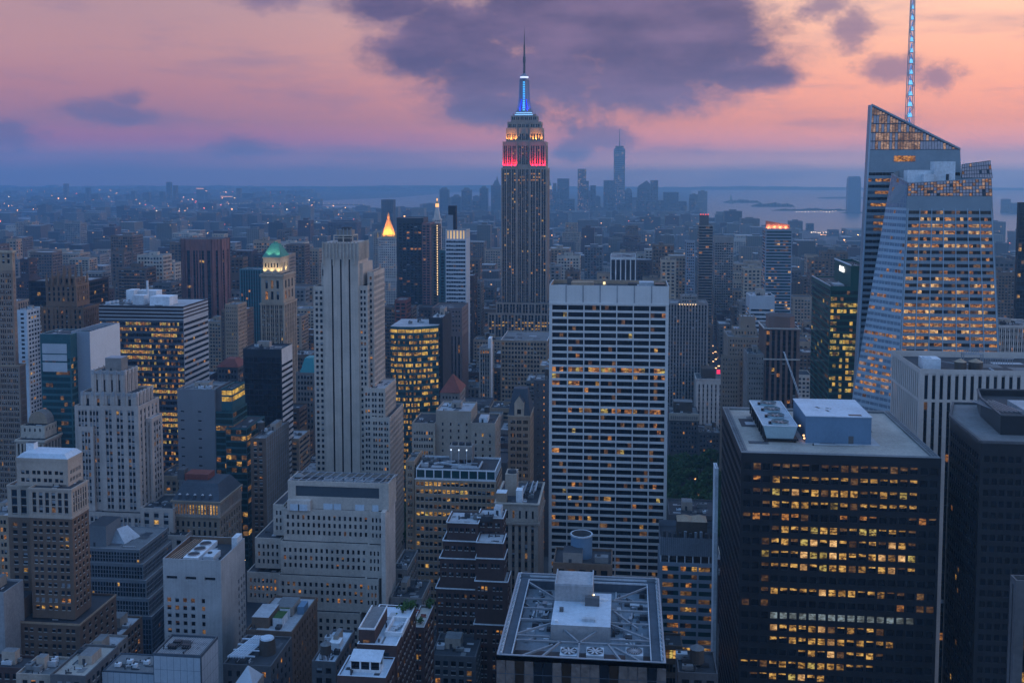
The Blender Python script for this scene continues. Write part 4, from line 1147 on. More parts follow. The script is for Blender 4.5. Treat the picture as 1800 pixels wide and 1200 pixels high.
m.box(sx + .3, sx1 - .3, sy + 4.3, sy + 4.5, zz + .9, zz + 3.6, C['grey_stone'])
m = sr.mb('roof'); m.face(((sx - .3, sy - .3, zz + 3.6), (sx1 + .3, sy - .3, zz + 3.6), (sx1 + .3, sy + 5, zz + 4.8), (sx - .3, sy + 5, zz + 4.8)), C['pale_blue_roof']); m.box(sx - .3, sx1 + .3, sy - .3, sy, zz + 3.45, zz + 3.596, C['white_panel'], bottom=True)
for k in range(3):
    m = sr.part('pane'); m.box(sx + W_ * k / 3 + .26, sx + W_ * (k + 1) / 3 - .26, sy + .1, sy + .16, zz + .92, zz + 3.58, PANE['d'])
sr.finish()
# neighbour with the planted terrace
zr1 = U(735, 1100, 352)[1]
x0, y0 = UZ(721, 1101, zr1); x1 = UZ(746, 1101, zr1)[0]; y1 = UZ(758, 1064, zr1)[1]
b = Bld('brick_apartments', 'narrow dark brick apartment house topped by a planted terrace with brown seats', 'apartment house', ((x0 + x1) / 2, y0, 0))
tier(b, x0, x1, y0, y1, 0, zr1, ST(cols=3, rp=3.8, wu=(.15, .8), wv=(.25, .75), rec=.3, wall=C['red_brick'], lit=.03, dim=.04, blind=.15, sky=.15, sash=True), rf='roof_gravel', par=.6, rim=C['mid_grey'])
b.finish(); FOOT.append((x0, x1, y0, y1)); HEROES.append((715, 760, 1062, 1200, y0))
zt = zr1 - .6
for k, (px, py) in enumerate(((733, 1076), (744, 1084))):
    X_, Y_ = UZ(px, py, zt); e = thing('garden_seat', ('rear' if k == 0 else 'front') + ' brown slatted seat on the planted terrace', 'seat', (X_, Y_, zt), 'terrace seats')
    m = MB(); m.box(X_ - 1, X_ + 1, Y_ - .5, Y_ + .5, zt + .35, zt + .5, C['tile_red']); m.build('seat', e)
    m = MB(); m.box(X_ - 1, X_ + 1, Y_ + .4, Y_ + .5, zt + .5, zt + 1, C['tile_red']); m.build('backrest', e)
    for sx_ in (-.9, .9):
        m = MB(); m.box(X_ + sx_ - .06, X_ + sx_ + .06, Y_ - .4, Y_ + .4, zt, zt + .35, C['tile_red']); m.build('leg', e)
rp_ = random.Random(2)
for k, (px, py, s_) in enumerate(((715, 1066, 1.3), (722, 1068, 1.5), (757, 1060, 1.2), (754, 1066, .9), (729, 1092, .8), (739, 1093, 1.0), (708, 1073, 1.4), (726, 1065, 1.1))):
    low_ = px < 730 and py < 1080
    zt = zr0 + 3.1 if low_ else zr1 - .6
    X_, Y_ = UZ(px, py, zt + .5); e = thing('potted_shrub', 'small green shrub in a tub on the blue brick roof' if low_ else 'small green shrub in a tub among the brown terrace seats', 'shrub', (X_, Y_, zt), 'shrubs on the blue roof' if low_ else 'shrubs on the planted terrace')
    m = MB(); m.cyl(X_, Y_, zt, zt + .6, .4, .5, C['dark_stone'], 10); m.build('pot', e)
    m = MB()
    for _ in range(90):
        v = Vector((rp_.gauss(0, .5), rp_.gauss(0, .5), rp_.gauss(0, .45))) * s_; p = Vector((X_, Y_, zt + .6 + s_ * .7)) + v; q = rp_.uniform(.12, .3)
        a = Vector((rp_.gauss(0, 1), rp_.gauss(0, 1), rp_.gauss(0, 1))).normalized() * q; c = a.orthogonal().normalized() * q
        m.face((p - a - c, p + a - c, p + a + c, p - a + c), C['leaf_b'] if rp_.random() < .6 else C['leaf_a'])
    m.build('foliage', e)
# ------------------------------------------------------------------ middle distance buildings
def simple(name, label, D, xl, xr, yt, depth, st, cat='building', faces='nwe', rf='roof_grey', n=3, tanks=0, nwin=100, ybot=1200, group=None, stw=None, ste=None, par=.9, cap=None, fin=True, z0=0, rim=None):
    f = Frame(D, xl, xr, yt, depth, ybot=ybot)
    b = Bld(name, label, cat, f.loc, group, nwin)
    tier(b, f.x0, f.x1, f.y0, f.y1, z0, f.z, st, faces, stw, ste, rf, par=par, cap=cap, rim=rim)
    if n or tanks: clutter(b, f.x0, f.x1, f.y0, f.y1, f.z - par, n, tanks)
    if fin: b.finish()
    return b, f

# --- art deco tower with the scalloped crown
f = Frame(560, 133, 244, 705, 26, ybot=930)
b = Bld('setback_tower', 'grey art deco tower with scalloped crown tiers and a boxy roof cabin', 'tower', f.loc)
C['deco_grey'] = WM('deco_grey', (0.390, 0.370, 0.358), .22, .85)
D = 560
def DX(px, dy, py=720): return U(px, py, D + dy)[0]
C['deco_pale'] = WM('deco_pale', (.45, .45, .46), .1, .85)
def crown(x0, x1, y0, y1, z0, z1, cols, colsw):
    st = ST(mode='v', cols=cols, rows=1, wu=(.36, .64), wv=(.06, .62), rec=.8, mx=1.2, mt=.6, mb=.3, wall=C['deco_grey'], sp=C['deco_grey'], lit=.05, dim=.1, blind=.1, sky=.1, kinds='o', sash=True)
    tier(b, x0, x1, y0, y1, z0, z1, st, rf='roof_dark', par=1.2, stw=ST(**{**st, 'cols': colsw}))
    m = b.mb('crown_blocks')
    for c in range(cols + 1):
        xx = x0 + 1.2 + (x1 - x0 - 2.4) * c / cols; m.box(xx - .6, xx + .6, y0 - .3, y0 - .003, z0, z1 - 2.2, C['deco_grey']); m.box(xx - .9, xx + .9, y0 - .4, y0 + .5, z1 - 2.2, z1 + .45, C['mid_grey'])
    for c in range(colsw + 1):
        yy = y0 + 1.2 + (y1 - y0 - 2.4) * c / colsw; m.box(x1 + .003, x1 + .3, yy - .6, yy + .6, z0, z1 - 2.2, C['deco_grey']); m.box(x1 - .5, x1 + .45, yy - .9, yy + .9, z1 - 2.2, z1 + .45, C['deco_pale'])
    for c in range(cols):
        xx = x0 + 1.2 + (x1 - x0 - 2.4) * (c + .5) / cols
        arc = [(xx + 1.6 * math.cos(t * .5236), z1 - .3 - 1.5 * math.sin(t * .5236)) for t in range(7)]
        m.face([(a, y0 - .2, z_) for a, z_ in arc], C['mid_grey'])
zA, zB, zC, zD = U(190, 652, D)[1], U(190, 690, D)[1], U(190, 714, D)[1], U(190, 700, D)[1]
crown(DX(160, 6, 655), DX(219, 6, 655), D + 6, D + 22, zB - 2, U(190, 652, D + 6)[1], 4, 3)
crown(DX(141, 3, 690), DX(240, 3, 690), D + 3, D + 24, zC - 2, U(190, 690, D + 3)[1], 5, 4)
penthouse(b, DX(185, 10, 640), DX(213, 10, 640), D + 10, D + 18, U(190, 652, D + 6)[1] - 1.2, U(199, 629, D + 10)[1] - U(190, 652, D + 6)[1] + 1.2, C['grey_stone'], C['steel'])
zb = U(190, 897, D)[1]
sj = ST(mode='v', cols=3, rp=3.95, cells=[(.14, .34), (.42, .62), (.7, .9)], wv=(.2, .78), rec=.45, mx=1.2, mt=2.4, mb=.5, wall=C['deco_grey'], sp=C['mid_grey'], lit=.025, dim=.05, blind=.3, sky=.2, sash=True, kinds='yo')
# the shaft is three bays, the middle one proud
xs = [DX(131, 0), DX(178, 0), DX(199, 0), DX(244, 0)]
tier(b, xs[0], xs[1], D, D + 26, zb, zC, ST(**{**sj, 'cols': 2}), 'ne', rf='roof_dark')
tier(b, xs[1] + .003, xs[3] - .003, D - .8, D + 26, zb, zC + .6, ST(**{**sj, 'cols': 3, 'cells': [(.22, .46), (.54, .78)]}), 'nw', rf='roof_dark', stw=ST(**{**sj, 'cols': 5, 'cells': [(.3, .7)]}))
tier(b, xs[0] + 3, xs[0] + 12, D - 2, D - .003, zb, zC - 12, ST(**{**sj, 'cols': 1}), 'nwe', rf='roof_dark')
tier(b, xs[3], DX(266, 8), D + 8, D + 22, zb, U(255, 735, D + 8)[1], ST(**{**sj, 'cols': 1}), 'nw', rf='roof_light', rim=C['deco_pale'])
tier(b, xs[0] - 2, DX(262, -3, 900), D - 3, D + 34, 0, zb, ST(**{**sj, 'cols': 5}), rf='roof_dark')
tier(b, DX(246, -4, 885), DX(304, -4, 885), D - 4, D + 22, 0, U(280, 893, D - 4)[1], ST(**{**sj, 'cols': 3, 'cells': [(.2, .7)]}), 'nw', rf='roof_dark', rim=C['deco_pale'])
tier(b, DX(286, -8, 930), DX(326, -8, 930), D - 8, D + 12, 0, U(300, 940, D - 8)[1], ST(**{**sj, 'cols': 2, 'cells': [(.2, .7)]}), 'nw', rf='roof_dark', rim=C['deco_pale'])
b.finish()

# --- limestone tower with three black stripes
D = 640
f = Frame(D, 567, 632, 427, 26, ybot=842)
b = Bld('striped_tower', 'tall limestone tower with three black vertical stripes and an open steel crown', 'skyscraper', f.loc)
C['lime_warm'] = WM('lime_warm', (0.436, 0.410, 0.377), .22, .85, streak=.6)
zt = U(600, 450, D)[1]; X = lambda px, dy=0, py=600: U(px, py, D + dy)[0]
zb = 0
st3 = ST(mode='v', cols=3, rows=1, wu=(.40, .60), wv=(0, 1), rec=.8, mx=3.0, mt=2.2, mb=0, wall=C['lime_warm'], sp=C['black_metal'], lit=0, dim=0, blind=0, sky=0)
x0, x1 = X(570, 0), X(631, 0)
patch(b, (x0, D, zb), (x1, D, zb), (x1, D, zt), (x0, D, zt), st3, 3)
plain(b, x0, x1, D, D + 26, zb, zt, C['lime_warm'], 'wes')
m = b.mb('crown'); zc = f.z
m.box(x0 - .3, x1 + .3, D - .3, D + 24, zt, zc, C['deco_grey'])
for k in range(11):
    xx = x0 + (x1 - x0) * k / 10; m.box(xx - .45, xx + .45, D - .9, D - .303, zt - (6 if k % 3 == 0 else 1), zc + .6, C['limestone'])
for k in range(8):
    yy = D + 24 * k / 7; m.box(x1 + .303, x1 + .9, yy - .45, yy + .45, zt - 3, zc + .6, C['limestone'])
m = b.part('crown_frame', 'open steel frame and plant box on top')
cx0, cx1 = X(587, 8, 420), X(620, 8, 420); z1 = U(600, 414, D + 8)[1]; z2 = U(600, 402, D + 8)[1]
m.box(cx0 + 2, cx1 - 2, D + 10, D + 18, zc, z1 - 1, C['dark_stone'])
for xx in (cx0, (cx0 + cx1) / 2, cx1):
    for yy in (D + 8, D + 20): m.beam((xx, yy, zc), (xx, yy, z1), .6, C['limestone'])
for yy in (D + 8, D + 20): m.beam((cx0, yy, z1), (cx1, yy, z1), .7, C['limestone']); m.beam((cx0, yy, (zc + z1) / 2 + .5), (cx1, yy, (zc + z1) / 2 + .5), .5, C['limestone'])
for xx in (cx0, cx1): m.beam((xx, D + 8, z1), (xx, D + 20, z1), .7, C['limestone'])
m.box(X(591, 10, 410), X(618, 10, 410), D + 10, D + 18, z1, z2 - 1, C['grey_stone'])
for k in range(5): m.beam((X(591 + k * 6.5, 10, 410), D + 10, z1), (X(591 + k * 6.5, 10, 410), D + 10, z2), .45, C['steel'])
for k in range(3): m.cyl(X(604 + k * 5, 12, 405), D + 13, z2 - 1, z2 + .8, 1.6, 1.6, C['dark_stone'], 12)
sp_ = ST(cols=1, rp=3.72, cells=[(.14, .4), (.6, .86)], wv=(.2, .74), rec=.35, mx=.3, mt=2, mb=1, wall=C['lime_warm'], lit=.03, dim=.06, blind=.2, sky=.22, sash=True, kinds='oo')
zl = U(560, 503, D + 1)[1]
tier(b, X(552, 1), x0 - .003, D + 1, D + 30, 0, zl, sp_, 'ne', rf='roof_dark', ste=ST(**{**sp_, 'cols': 5}))
tier(b, x0 - X(571) + X(564), x0 - .003, D + 4, D + 26, zl, U(560, 462, D + 4)[1], ST(**{**sp_, 'cells': [(.2, .8)], 'rp': 8}), 'ne', rf='roof_dark')
zr_ = U(640, 502, D + 1)[1]
tier(b, x1 + .003, X(647, 1), D + 1, D + 34, 0, zr_, ST(**{**sp_, 'cells': [(.12, .38), (.55, .81)]}), 'nw', rf='roof_dark', stw=ST(**{**sp_, 'cols': 6}))
tier(b, x1 + .003, X(639, 4), D + 4, D + 30, zr_, U(640, 463, D + 4)[1], ST(**{**sp_, 'cols': 0, 'cw': 99}), 'nw', rf='roof_dark')
tier(b, X(647, 6), X(658, 6), D + 6, D + 36, 0, U(650, 478, D + 6)[1], ST(**{**sp_, 'cells': [(.3, .7)]}), 'nw', rf='roof_dark', stw=ST(**{**sp_, 'cols': 6}))
tier(b, X(640, -1.5, 700), X(677, -1.5, 700), D - 1.5, D + 30, 0, U(660, 682, D - 1.5)[1], ST(**{**sp_, 'cols': 3, 'cells': [(.1, .38), (.5, .78)]}), 'nw', rf='roof_light', rim=C['limestone'], stw=ST(**{**sp_, 'cols': 6}))
tier(b, X(654, -3, 740), X(685, -3, 740), D - 3, D + 38, 0, U(670, 733, D - 3)[1], ST(**{**sp_, 'cols': 3, 'cells': [(.1, .4), (.5, .8)]}), 'nw', rf='roof_dark', rim=C['limestone'], stw=ST(**{**sp_, 'cols': 7}))
b.finish(); HEROES.append((550, 700, 430, 842, D)); FOOT.append((X(550), X(690), D - 4, D + 40))

# --- wide banded office with lit floors
D = 720
f = Frame(D, 174, 322, 537, 45, ybot=830)
b = Bld('banded_office', 'wide banded glass office block with dark top bands and yellow lit floors', 'office building', f.loc)
C['slat_pale'] = WM('slat_pale', (.42, .45, .48), .12, .6)
sb = ST(mode='h', cols=13, rp=4.2, cells=[(.03, .32), (.35, .65), (.68, .97)], wv=(.1, .66), rec=.15, mx=.3, mt=.3, mb=1, wall=C['blue_steel'], sp=C['navy_panel'], lit=.42, dim=.25, blind=0, sky=.25, kinds='yygo', cell_lit=.35, pat=None)
sw = ST(mode='h', cols=14, rp=4.2, wv=(.05, .55), wu=(.03, .97), rec=.15, mx=.3, mt=.3, mb=1, wall=C['slat_pale'], sp=C['navy_panel'], lit=.01, dim=.08, blind=0, sky=.5)
zt = U(250, 562, D)[1]
tier(b, f.x0, f.x1, f.y0, f.y1, 0, zt, sb, stw=sw, rf=None)
C['bronze'] = WM('bronze_band', (.045, .035, .035), .15, .6)
tier(b, f.x0, f.x1, f.y0, f.y1, zt, f.z, ST(cols=0, cw=99, wall=C['bronze']), rf='roof_light', par=.6, rim=C['slat_pale'])
m = b.mb('top_bands'); hz_ = f.z - zt
for k in range(4):
    zz = zt + hz_ * k / 4; m.box(f.x0 - .15, f.x1 + .15, D - .15, D - .003, zz, zz + .7, C['slat_pale'], bottom=True); m.box(f.x1 + .003, f.x1 + .2, D, f.y1, zz, zz + 1.3, C['slat_pale'], bottom=True)
zr = f.z - .6; X = lambda px, dy=0, py=530: U(px, py, D + dy)[0]
m = b.part('penthouse', 'white roof plant rooms')
for p0, p1, dy, dd, h in ((233, 253, 8, 8, 7), (263, 298, 6, 14, 6.5), (222, 236, 24, 10, 9), (240, 275, 30, 10, 8)): m.box(X(p0, dy), X(p1, dy), D + dy, D + dy + dd, zr, zr + h, C['white_panel'])
m.cyl(X(262, 30), D + 28, zr, zr + 16, 1.0, .8, C['white_panel'], 10)
for k in range(8): hvac(b, X(188 + k * 6, 6 + 3 * (k % 4)), D + 8 + 4 * (k % 4), zr, 3, 3, 2.2, b.r.choice((C['duct_metal'], C['roof_grey'])))
b.finish()
# --- glass tower with a blank white slab
D = 620
f = Frame(D, 70, 123, 587, 22, ybot=815)
b = Bld('glass_tower', 'teal glass tower with pale screens near its top and a blank white slab side', 'office tower', f.loc)
sg = ST(mode='h', cols=4, rp=4.1, cells=[(.03, .48), (.52, .97)], wv=(.1, .72), rec=.1, mx=.5, mt=14.5, mb=1, wall=C['teal_panel'], sp=C['navy_panel'], lit=.04, dim=.12, blind=0, sky=0, dark='t', kinds='yo', pat=None)
X = lambda px, dy=0, py=600: U(px, py, D + dy)[0]
tier(b, f.x0, f.x1, D, D + 22, 0, f.z, sg, rf='roof_dark', par=.6, rim=C['slat_pale'])
m = b.part('screen', 'pale louvred screens on the upper storeys')
for ya, yb in ((604, 621), (623, 634), (637, 653)): m.box(X(74), X(117), D - .25, D - .05, U(95, yb, D)[1], U(95, ya, D)[1], C['slat_pale'], bottom=True)
b.finish()
zt = U(157, 583, D + 8)[1]
x0, x1 = X(125, 8), X(158, 8)
b2 = Bld('slab_tower', 'blank white slab tower, its front coloured as shaded, joined to the teal glass tower', 'tower', ((x0 + x1) / 2, D + 8, 0))
C['slab_grey'] = WM('slab_grey', (.24, .28, .33), .08, .6)
tier(b2, x0, x1, D + 8, D + 48, 0, zt, ST(cols=0, cw=99, wall=C['slab_grey']), stw=ST(cols=6, rp=7.5, wu=(.4, .62), wv=(.25, .6), rec=.3, mt=22, wall=WM('slab_white', (.62, .64, .66), .08, .7), lit=0, dim=0, blind=0, sky=0), rf='roof_dark', par=2.5, rim=C['slat_pale'])  # west light put into colour: north face greyed, west face left white
m = b2.part('roof_frame')
for k in range(7): m.beam((x0 + 1, D + 11 + k * 5, zt), (x1 - 1, D + 14 + k * 5, zt + .2), .5, C['steel'])
b2.finish()
for px0 in (0,): HEROES.append((125, 195, 570, 815, D + 8)); FOOT.append((x0, x1, D + 8, D + 48))

# --- gothic pinnacle tower, dark glass tower behind it, brown tower at the border
D = 740
f = Frame(D, 72, 146, 540, 26, ybot=600)
b = Bld('gothic_tower', 'brown gothic brick tower crowned by thin pinnacles before a dark glass tower', 'tower', f.loc)
C['goth'] = WM('goth_brick', (.17, .12, .085), .2, .85); X = lambda px, dy=0, py=530: U(px, py, D + dy)[0]
sg = ST(mode='v', cols=9, rp=4, wu=(.25, .7), wv=(.2, .8), rec=.4, wall=C['goth'], sp=C['brown_brick'], lit=.02, dim=.03, blind=.1)
tier(b, f.x0, f.x1, D, D + 26, 0, f.z, sg, rf='roof_dark', par=.5)
zt = U(107, 500, D + 3)[1]; xa, xb_ = X(81, 3), X(135, 3)
tier(b, xa, xb_, D + 3, D + 22, f.z, zt, ST(**{**sg, 'cols': 6}), rf='roof_dark')
tier(b, xa + 1.5, xb_ - 1.5, D + 5, D + 19, zt, zt + 5, ST(**{**sg, 'cols': 5, 'mt': .5, 'mb': .3}), rf='roof_dark')
m = b.mb('pinnacle')
for k in range(6):
    for yy in (D + 3, D + 21): xx = xa + 1 + (xb_ - xa - 2) * k / 5; h = 15 if k in (1, 2, 3, 4) else 9; m.cyl(xx, yy, zt - 1, zt + h * .5, 1.2, .95, C['goth'], 6); m.cyl(xx, yy, zt + h * .5, zt + h, .95, .05, C['goth'], 6, cap=False)
for k in range(8): xx = f.x0 + (f.x1 - f.x0) * k / 7; m.box(xx - .5, xx + .5, D - .4, D, f.z - 14, f.z + 1.6, C['goth'])
b.finish()
simple('office_tower', 'plain near black glass tower behind the brown gothic pinnacles', 830, 50, 150, 494, 40, ST(cw=3, rp=4, wu=(.06, .94), wv=(.2, .9), mode='f', wall=C['black_metal'], lit=.02, dim=.03, blind=0, sky=.04, rowlit={8: .3, 20: .3}), 'office tower', nwin=30, ybot=720, n=2)
D = 640
f = Frame(D, -90, 21, 440, 3)
b = Bld('brick_skyscraper', 'tall brown brick and stone skyscraper with an ornate top, cut by the picture border', 'skyscraper', f.loc)
C['linc'] = WM('linc_brick', (0.240, 0.186, 0.150), .22, .85)
sl = ST(cols=9, rp=3.75, cells=[(.1, .28), (.4, .58), (.7, .88)], wv=(.15, .8), rec=.35, wall=C['linc'], lit=.012, dim=.04, blind=.34, sky=.12, sash=True)
zs = U(10, 640, D)[1]; zt2 = U(10, 475, D)[1]
tier(b, f.x0, f.x1, D, D + 3, 0, zt2, sl, rf=None)
tier(b, f.x0, f.x1, D, D + 3, zt2, f.z, ST(**{**sl, 'cols': 12, 'cells': [(.25, .75)], 'wall': C['tan_brick']}), cap=(1.5, .8, C['beige']), rf='roof_dark')
xx = U(36, 690, D - 2)[0]
tier(b, f.x0, xx, D - 2, D + 5, 0, zs, ST(**{**sl, 'cols': 11}), rf='roof_dark', cap=(1.0, .4, C['tan_brick']))
b.finish(); FOOT.append((f.x0, xx, D - 2, D + 30))
simple('apartment_tower', 'slim white balconied tower between the brown border tower and the dark glass tower', 800, 30, 47, 545, 24, ST(cw=4.2, rp=3.6, wu=(.15, .85), wv=(.2, .7), wall=C['white_panel'], lit=.03, sky=.4), 'apartment tower', nwin=20, ybot=690)
# low classical buildings beside it
D = 600
f = Frame(D, 28, 78, 773, 26, ybot=810)
b = Bld('colonnade_building', 'low classical stone building with a front row of pale columns', 'building', f.loc)
tier(b, f.x0, f.x1, D, D + 26, 0, f.z, ST(mode='v', cols=7, rows=1, wu=(.2, .8), wv=(0, 1), rec=1.2, mt=2.6, mb=max(1, f.z - 16), mx=.5, wall=C['warm_grey'], sp=C['dark_stone'], lit=0, blind=0, dim=0, sky=0), rf='roof_dark', cap=(1.2, .7, C['limestone']))
m = b.mb('columns')
for k in range(8): m.cyl(f.x0 + .9 + (f.x1 - f.x0 - 1.8) * k / 7, D - .5, f.z - 13.5, f.z - 2.5, .7, .6, C['limestone'], 10)
x0, x1 = U(36, 748, 606)[0], U(78, 748, 606)[0]; zz = U(50, 748, 606)[1]
tier(b, x0, x1, 606, 622, f.z - .5, zz, ST(cw=3.4, rp=3.8, wu=(.3, .6), mt=.8, mb=.3, wall=C['limestone'], lit=0), rf='roof_dark')
x0, x1 = U(46, 735, 610)[0], U(80, 735, 610)[0]
m = b.part('vaulted_roof', 'rounded grey roof vault'); zv = zz
for k in range(8):
    a, c = math.pi * k / 8, math.pi * (k + 1) / 8; xm, R = (x0 + x1) / 2, (x1 - x0) / 2
    m.face([(xm - R * math.cos(a), 612, zv + 8 * math.sin(a)), (xm - R * math.cos(a), 626, zv + 8 * math.sin(a)), (xm - R * math.cos(c), 626, zv + 8 * math.sin(c)), (xm - R * math.cos(c), 612, zv + 8 * math.sin(c))][::-1], C['grey_stone'])
m.face([(xm - R * math.cos(math.pi * k / 8), 612, zv + 8 * math.sin(math.pi * k / 8)) for k in range(9)][::-1], C['tan_brick'])
b.finish()

# --- grey slab with lit green glass corner
D = 640
f = Frame(D, 311, 377, 684, 26, ybot=835)
b = Bld('slab_building', 'blank grey slab building with a brightly lit green glass corner box', 'building', f.loc)
tier(b, f.x0, f.x1, D, D + 26, 0, f.z, ST(cols=2, rp=6, wu=(.1, .3), wv=(.45, .6), rec=.2, wall=C['slab_grey'] if False else WM('slab_mid', (.19, .205, .225), .1, .7), lit=0, dim=0, blind=0, mt=12), rf='roof_grey')
X = lambda px, dy=0, py=690: U(px, py, D + dy)[0]
C['green_glass'] = GLASS('green_glass', (.012, .04, .038), .08); PANE['G'] = C['green_glass']
zt = U(395, 683, D + 2)[1]; zl = U(395, 722, D + 2)[1]
sgl = ST(mode='h', cols=4, rp=4.2, wu=(.03, .97), wv=(.1, .8), rec=.1, mx=.2, mt=.4, wall=C['teal_panel'], sp=C['navy_panel'], lit=.12, dim=.2, blind=0, sky=0, dark='G', kinds='yo')
tier(b, f.x1 + .003, X(389, 2), D + 2, D + 25, 0, zt, ST(cols=0, cw=99, wall=C['dark_stone']), 'n', rf='roof_dark')
tier(b, X(389, 2) + .003, X(408, 2), D + 2, D + 25, zl, zt, ST(**{**sgl, 'cols': 2, 'lit': 1, 'kinds': 'Yg'}), rf='roof_dark')
tier(b, X(377, 0) + .2, X(408, 0), D + .5, D + 26, 0, zl - .01, sgl, rf='roof_dark')
tier(b, X(395, -4), X(432, -4), D - 4, D + 30, 0, U(420, 752, D - 4)[1], sgl, rf='roof_dark', par=.5)
clutter(b, f.x0, f.x1, D, D + 26, f.z - .9, 4, 0)
b.finish(); HEROES.append((377, 440, 684, 900, D - 4)); FOOT.append((f.x0, X(440), D - 4, D + 30))

# --- black block with white striped side
D = 720
f = Frame(D, 427, 495, 613, 14, ybot=760)
b = Bld('black_block', 'plain black block building with white horizontal stripes down one narrow side', 'office building', f.loc)
tier(b, f.x0, f.x1, D, D + 24, 0, f.z, ST(mode='f', cw=3.4, rp=4, wu=(.05, .95), wv=(.1, .9), wall=C['navy_panel'], lit=.006, dim=.01, blind=0, sky=.03, mt=6), stw=ST(mode='h', cols=3, rp=4.2, wu=(.0, 1), wv=(.02, .52), rec=.4, mx=.1, mt=9.5, wall=C['white_concrete'], sp=C['black_metal'], lit=0, dim=0, blind=0, sky=0), rf='roof_dark', rim=C['dark_stone'])
clutter(b, f.x0, f.x1, D, D + 24, f.z - .9, 3, 0)
b.finish()

# --- green roofed stone tower
D = 850
f = Frame(D, 457, 499, 500, 34, ybot=650)
b = Bld('green_roof_tower', 'tan stone tower with a floodlit green copper hipped roof', 'tower', f.loc)
C['merc'] = WM('merc_stone', (0.338, 0.294, 0.237), .22, .85)
X = lambda px, dy=0, py=500: U(px, py, D + dy)[0]; ZZ = lambda py, dy=0: U(480, py, D + dy)[1]
sm = ST(mode='v', cols=5, rp=3.9, cells=[(.15, .4), (.55, .8)], wv=(.2, .8), rec=.4, wall=C['merc'], sp=C['brown_brick'], lit=.01, dim=.03, blind=.12)
tier(b, f.x0, f.x1, D, D + 34, 0, ZZ(533), sm, rf='roof_dark', cap=(1.5, .6, C['merc']))
x0, x1 = X(459, 1), X(498, 1)
tier(b, x0, x1, D + 1, D + 32, ZZ(533), ZZ(482, 1), ST(cols=3, rows=2, wu=(.25, .7), wv=(.1, .85), rec=.6, mx=2.5, mt=4, mb=2, wall=C['merc'], lit=.1, dim=.2, kinds='o', blind=.1), rf='roof_dark', cap=(2, 1.2, C['merc']))
x0, x1 = X(463, 5), X(493, 5)
tier(b, x0, x1, D + 5, D + 28, ZZ(482, 1), ZZ(452, 5), ST(cols=5, rows=1, wu=(.25, .7), wv=(.1, .8), rec=.5, mx=1, mt=4, mb=5, wall=C['beige'], lit=0, dim=.3, blind=0), rf=None, cap=(1, .5, C['beige']))
m = b.part('hip_roof', 'green copper hipped roof'); z0, z1 = ZZ(452, 5), ZZ(428, 12)
q0 = [(x0 - .6, D + 4.4), (x1 + .6, D + 4.4), (x1 + .6, D + 28.6), (x0 - .6, D + 28.6)]; q1 = [(x0 + 4.8, D + 14), (x1 - 4.2, D + 14), (x1 - 4.2, D + 18), (x0 + 4.8, D + 18)]
for i in range(4):
    j = (i + 1) % 4; m.face(((*q0[i], z0), (*q0[j], z0), (*q1[j], z1), (*q1[i], z1)), C['copper_green'])
m.face([(*p, z1) for p in q1], C['copper_green'])
m = b.part('roof_plant'); m.box(x0 + 6.2, x1 - 5.8, D + 15, D + 17, z1, z1 + 1.2, C['copper_green'])
b.finish(); GREEN = (x0, x1, D, ZZ(482, 1), ZZ(452, 5), z1)

# --- brown netting building, mansard building
b, f = simple('brick_building', 'brown brick loft building wrapped in scaffold netting on one side', 600, 440, 467, 770, 44, ST(cw=3.4, rp=3.6, wu=(.15, .75), wv=(.2, .75), wall=C['brown_brick'], lit=.10, dim=.06, kinds='o', sash=True), n=2, tanks=1, fin=False, stw=ST(cols=0, cw=99, wall=WM('netting', (.20, .185, .17), .25, .9, streak=.7)))
m = b.part('scaffold', 'pale scaffold poles and netting')
for k in range(12): yy = f.y0 + 44 * k / 11; m.beam((f.x1 + .7, yy, 0), (f.x1 + .7, yy, f.z + 2), .14, C['steel'])
for k in range(26): zz = f.z + 1 - k * 3.6; m.beam((f.x1 + .7, f.y0, zz), (f.x1 + .7, f.y1, zz), .14, C['steel'])
b.finish()
D = 560
f = Frame(D, 303, 386, 880, 20, ybot=960)
b = Bld('mansard_building', 'stone club building with a dark slate mansard roof and an arcade of lit windows', 'building', f.loc)
C['club'] = WM('club_stone', (0.253, 0.218, 0.178), .22, .85)
zl = U(340, 893, D)[1]
tier(b, f.x0, f.x1, D, D + 34, zl - 5, f.z, ST(cols=15, rows=1, wu=(.2, .8), wv=(.1, .85), rec=.6, mt=1, mb=.6, wall=C['warm_grey'], lit=0, dim=.2, kinds='yo', pat=['mmmmmyymyyymyyy'], rowlit={}), rf=None, cap=(.9, 1.0, C['club']))
tier(b, f.x0 + .2, f.x1 - .2, D + .2, D + 34, 0, zl - 5.003, ST(cols=8, rp=5, wu=(.25, .7), wv=(.1, .75), wall=C['club'], lit=.01, dim=.05, rec=.5, sash=True), rf=None, cap=(.6, .5, C['club']))
m = b.part('mansard_roof', 'dark slate mansard roof'); z0, z1 = f.z, U(340, 850, D + 6)[1]
P0 = [(f.x0, D), (f.x1, D), (f.x1, D + 34), (f.x0, D + 34)]; P1 = [(f.x0 + 3, D + 8), (f.x1 - 4, D + 8), (f.x1 - 4, D + 27), (f.x0 + 3, D + 27)]
for i in range(4):
    j = (i + 1) % 4; m.face(((*P0[i], z0), (*P0[j], z0), (*P1[j], z1), (*P1[i], z1)), C['slate'])
m.face([(*p, z1) for p in P1], C['slate'])
for k in range(5):
    m2 = b.part('dormer'); xx = f.x0 + 4 + k * 4.6; m2.cyl(xx, D + 1.2, z0 + 1, z0 + 3.2, 1.0, .9, C['slate'], 8); m2.cyl(xx, D + 1.2, z0 + 3.2, z0 + 4, .95, .1, C['roof_light'], 8, cap=False)
